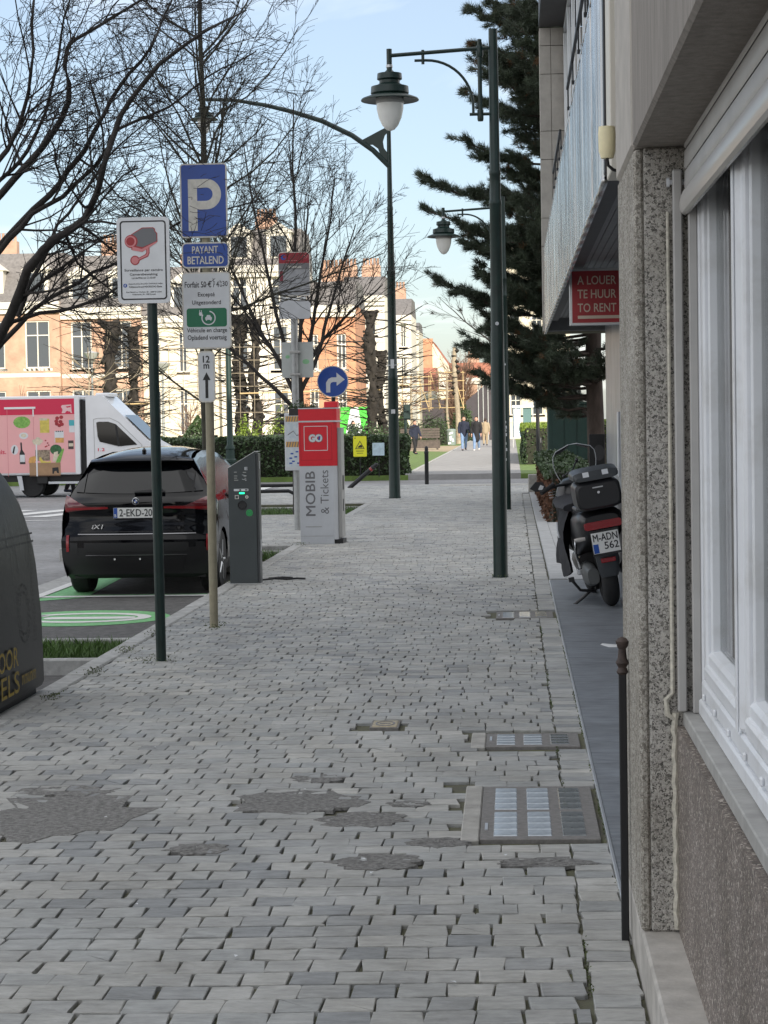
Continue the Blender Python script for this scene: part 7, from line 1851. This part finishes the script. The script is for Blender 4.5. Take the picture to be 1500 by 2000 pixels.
def person(label, x, y, h, rz, top, legs, shoes, hair, coat=False, stride=.16, arm=.1):
    t = thing('person', label, 'person', (x, y, 0), rz); t.scale = (h / 1.78,) * 3
    s = stride
    hipL, hipR = (-.095, 0, .92), (.095, 0, .92); kL, kR = (-.10, -s * .75, .50), (.10, s * .25, .49); aL, aR = (-.10, -s, .08), (.10, s * 1.25, .12)
    shL, shR = (-.20, 0, 1.44), (.20, 0, 1.44); eL, eR = (-.27, arm * .6, 1.16), (.27, -arm * .6, 1.16); wL, wR = (-.26, arm * .3 - .05, .90), (.26, -arm * 1.4 - .05, .92)
    segs = [([hipL, kL, aL], [.085, .058, .04]), ([hipR, kR, aR], [.085, .058, .04]), ([(0, 0, .92), (0, .01, 1.15), (0, .0, 1.38)], [.135, .13, .15]), ([(0, 0, 1.4), (0, -.01, 1.58)], [.06, .052]),
            ([(0, -.02, 1.63), (0, -.015, 1.70)], [.085, .085]), ([(0, -.075, 1.585), (0, -.06, 1.63)], [.04, .06]), ([shL, eL, wL], [.055, .045, .032]), ([shR, eR, wR], [.055, .045, .032]),
            ([aL, (-.11, aL[1] - .15, .04)], [.04, .03]), ([aR, (.11, aR[1] - .14, .05)], [.04, .03])]
    for sx, w in ((-1, wL), (1, wR)):
        segs.append(([w, (w[0], w[1] - .01, w[2] - .08)], [.03, .036]))
        for k, (dx, L) in enumerate(((-.024, .075), (-.008, .085), (.008, .082), (.024, .066))): segs.append(([(w[0] + dx * .6, w[1] + dx, w[2] - .09), (w[0] + dx * .7, w[1] + dx - .012, w[2] - .10 - L)], [.011, .009]))
        segs.append(([(w[0] - sx * .02, w[1] - .02, w[2] - .04), (w[0] - sx * .035, w[1] - .05, w[2] - .09)], [.013, .010]))
    mesh_part('body', capsules_mesh(segs, .014), 'skin', t)
    g = .018
    seg = [([(0, 0, 1.42), (0, .01, 1.2), (0, .01, .86 if not coat else .62)], [.165, .17, .17 if not coat else .19]), ([(-.15, 0, 1.40), (.15, 0, 1.40)], [.085, .085]), ([(-.08, .01, 1.2), (-.08, .01, .9)], [.13, .13]), ([(.08, .01, 1.2), (.08, .01, .9)], [.13, .13]), ([shL, eL, (wL[0], wL[1], wL[2] + .04)], [.085, .068, .052]), ([shR, eR, (wR[0], wR[1], wR[2] + .04)], [.085, .068, .052]), ([(0, .01, 1.47), (0, .01, 1.5)], [.075, .08])]
    mesh_part('jacket', capsules_mesh(seg, .018), top, t)
    mesh_part('trousers', capsules_mesh([([hipL, kL, (aL[0], aL[1], aL[2] + .03)], [.115, .082, .062]), ([hipR, kR, (aR[0], aR[1], aR[2] + .03)], [.115, .082, .062]), ([(-.06, 0, .93), (.06, 0, .93)], [.13, .13])], .016), legs, t)
    for a_ in (aL, aR): mesh_part('shoe', capsules_mesh([([(a_[0], a_[1] + .04, .05 + (a_[2] - .08)), (a_[0], a_[1] - .17, .035 + (a_[2] - .08))], [.052, .04])], .016), shoes, t)
    mesh_part('hair', capsules_mesh([([(0, .03, 1.66), (0, .005, 1.735)], [.085, .088])], .016), hair, t)
    b = MB()
    for sx in (-.032, .032): b.lathe([(.001, -.01), (.012, 0), (.001, .01)], 8, (sx, -.104, 1.655))
    b.obj('eyes', M['ink'], t); b = MB(); b.prism([(-.014, -.10), (.014, -.10), (0, -.132)], 1.605, 1.64, 'z'); b.obj('nose', M['skin'], t); b = MB(); b.box(-.025, .025, -.118, -.10, 1.572, 1.58); b.obj('mouth', M['pink_line'], t)
    for sx in (-1, 1): b = MB(); b.lathe([(.001, -.03), (.014, 0), (.001, .03)], 8, (sx * .09, -.01, 1.645)); b.obj('ear', M['skin'], t)
    return t
person('man in navy jacket and blue jeans walking toward the viewer', -2.66, 113, 1.86, R(8), 'navy', 'denim', 'navy', 'hair', stride=.14)
person('man in long black coat, jeans and white shoes walking toward the viewer', -1.95, 112, 1.84, R(-6), 'black_cloth', 'denim', 'shoe_white', 'hair', True, stride=.2)
person('person in tan jacket walking away behind the man in the black coat', -1.75, 133, 1.76, R(180), 'tan_cloth', 'tan_cloth', 'navy', 'hair', stride=.12)
person('person in dark clothes standing before the green and white hoarding', -7.3, 94, 1.72, R(60), 'navy', 'black_cloth', 'navy', 'hair')
person('person in dark blue jacket beside the pedestrian signal', -4.95, 104, 1.7, R(40), 'navy', 'black_cloth', 'navy', 'hair')
pf_ = person('person whose feet show below the pink truck', -12.35, 56.6, 1.75, R(70), 'black_cloth', 'black_cloth', 'mach_grey' if False else 'navy', 'hair'); pf_.location.z = -.18
# birds in the sky over the path
for i, (x, y, z) in enumerate([(-7.6, 200, 12.1), (-4.6, 190, 11.8)]):
    t = thing('bird', ['small dark bird flying over the far roofs, the left one', 'small dark bird flying near the pine, the right one'][i], 'bird', (x, y, z))
    b = MB(); b.lathe([(.001, -.2), (.06, -.1), (.07, .05), (.03, .16), (.001, .22)], 8, (0, 0, 0), 'x'); b.obj('body', M['ink'], t)
    for sg in (-1, 1): b = MB(); b.prism([(-.08, 0), (.08, 0), (.02, .34), (-.06, .36)], -.005, .005, 'z'); b.v = [(x_, sg * y_, z_ + abs(y_) * .5) for x_, y_, z_ in b.v]; b.obj('wing', M['ink'], t)
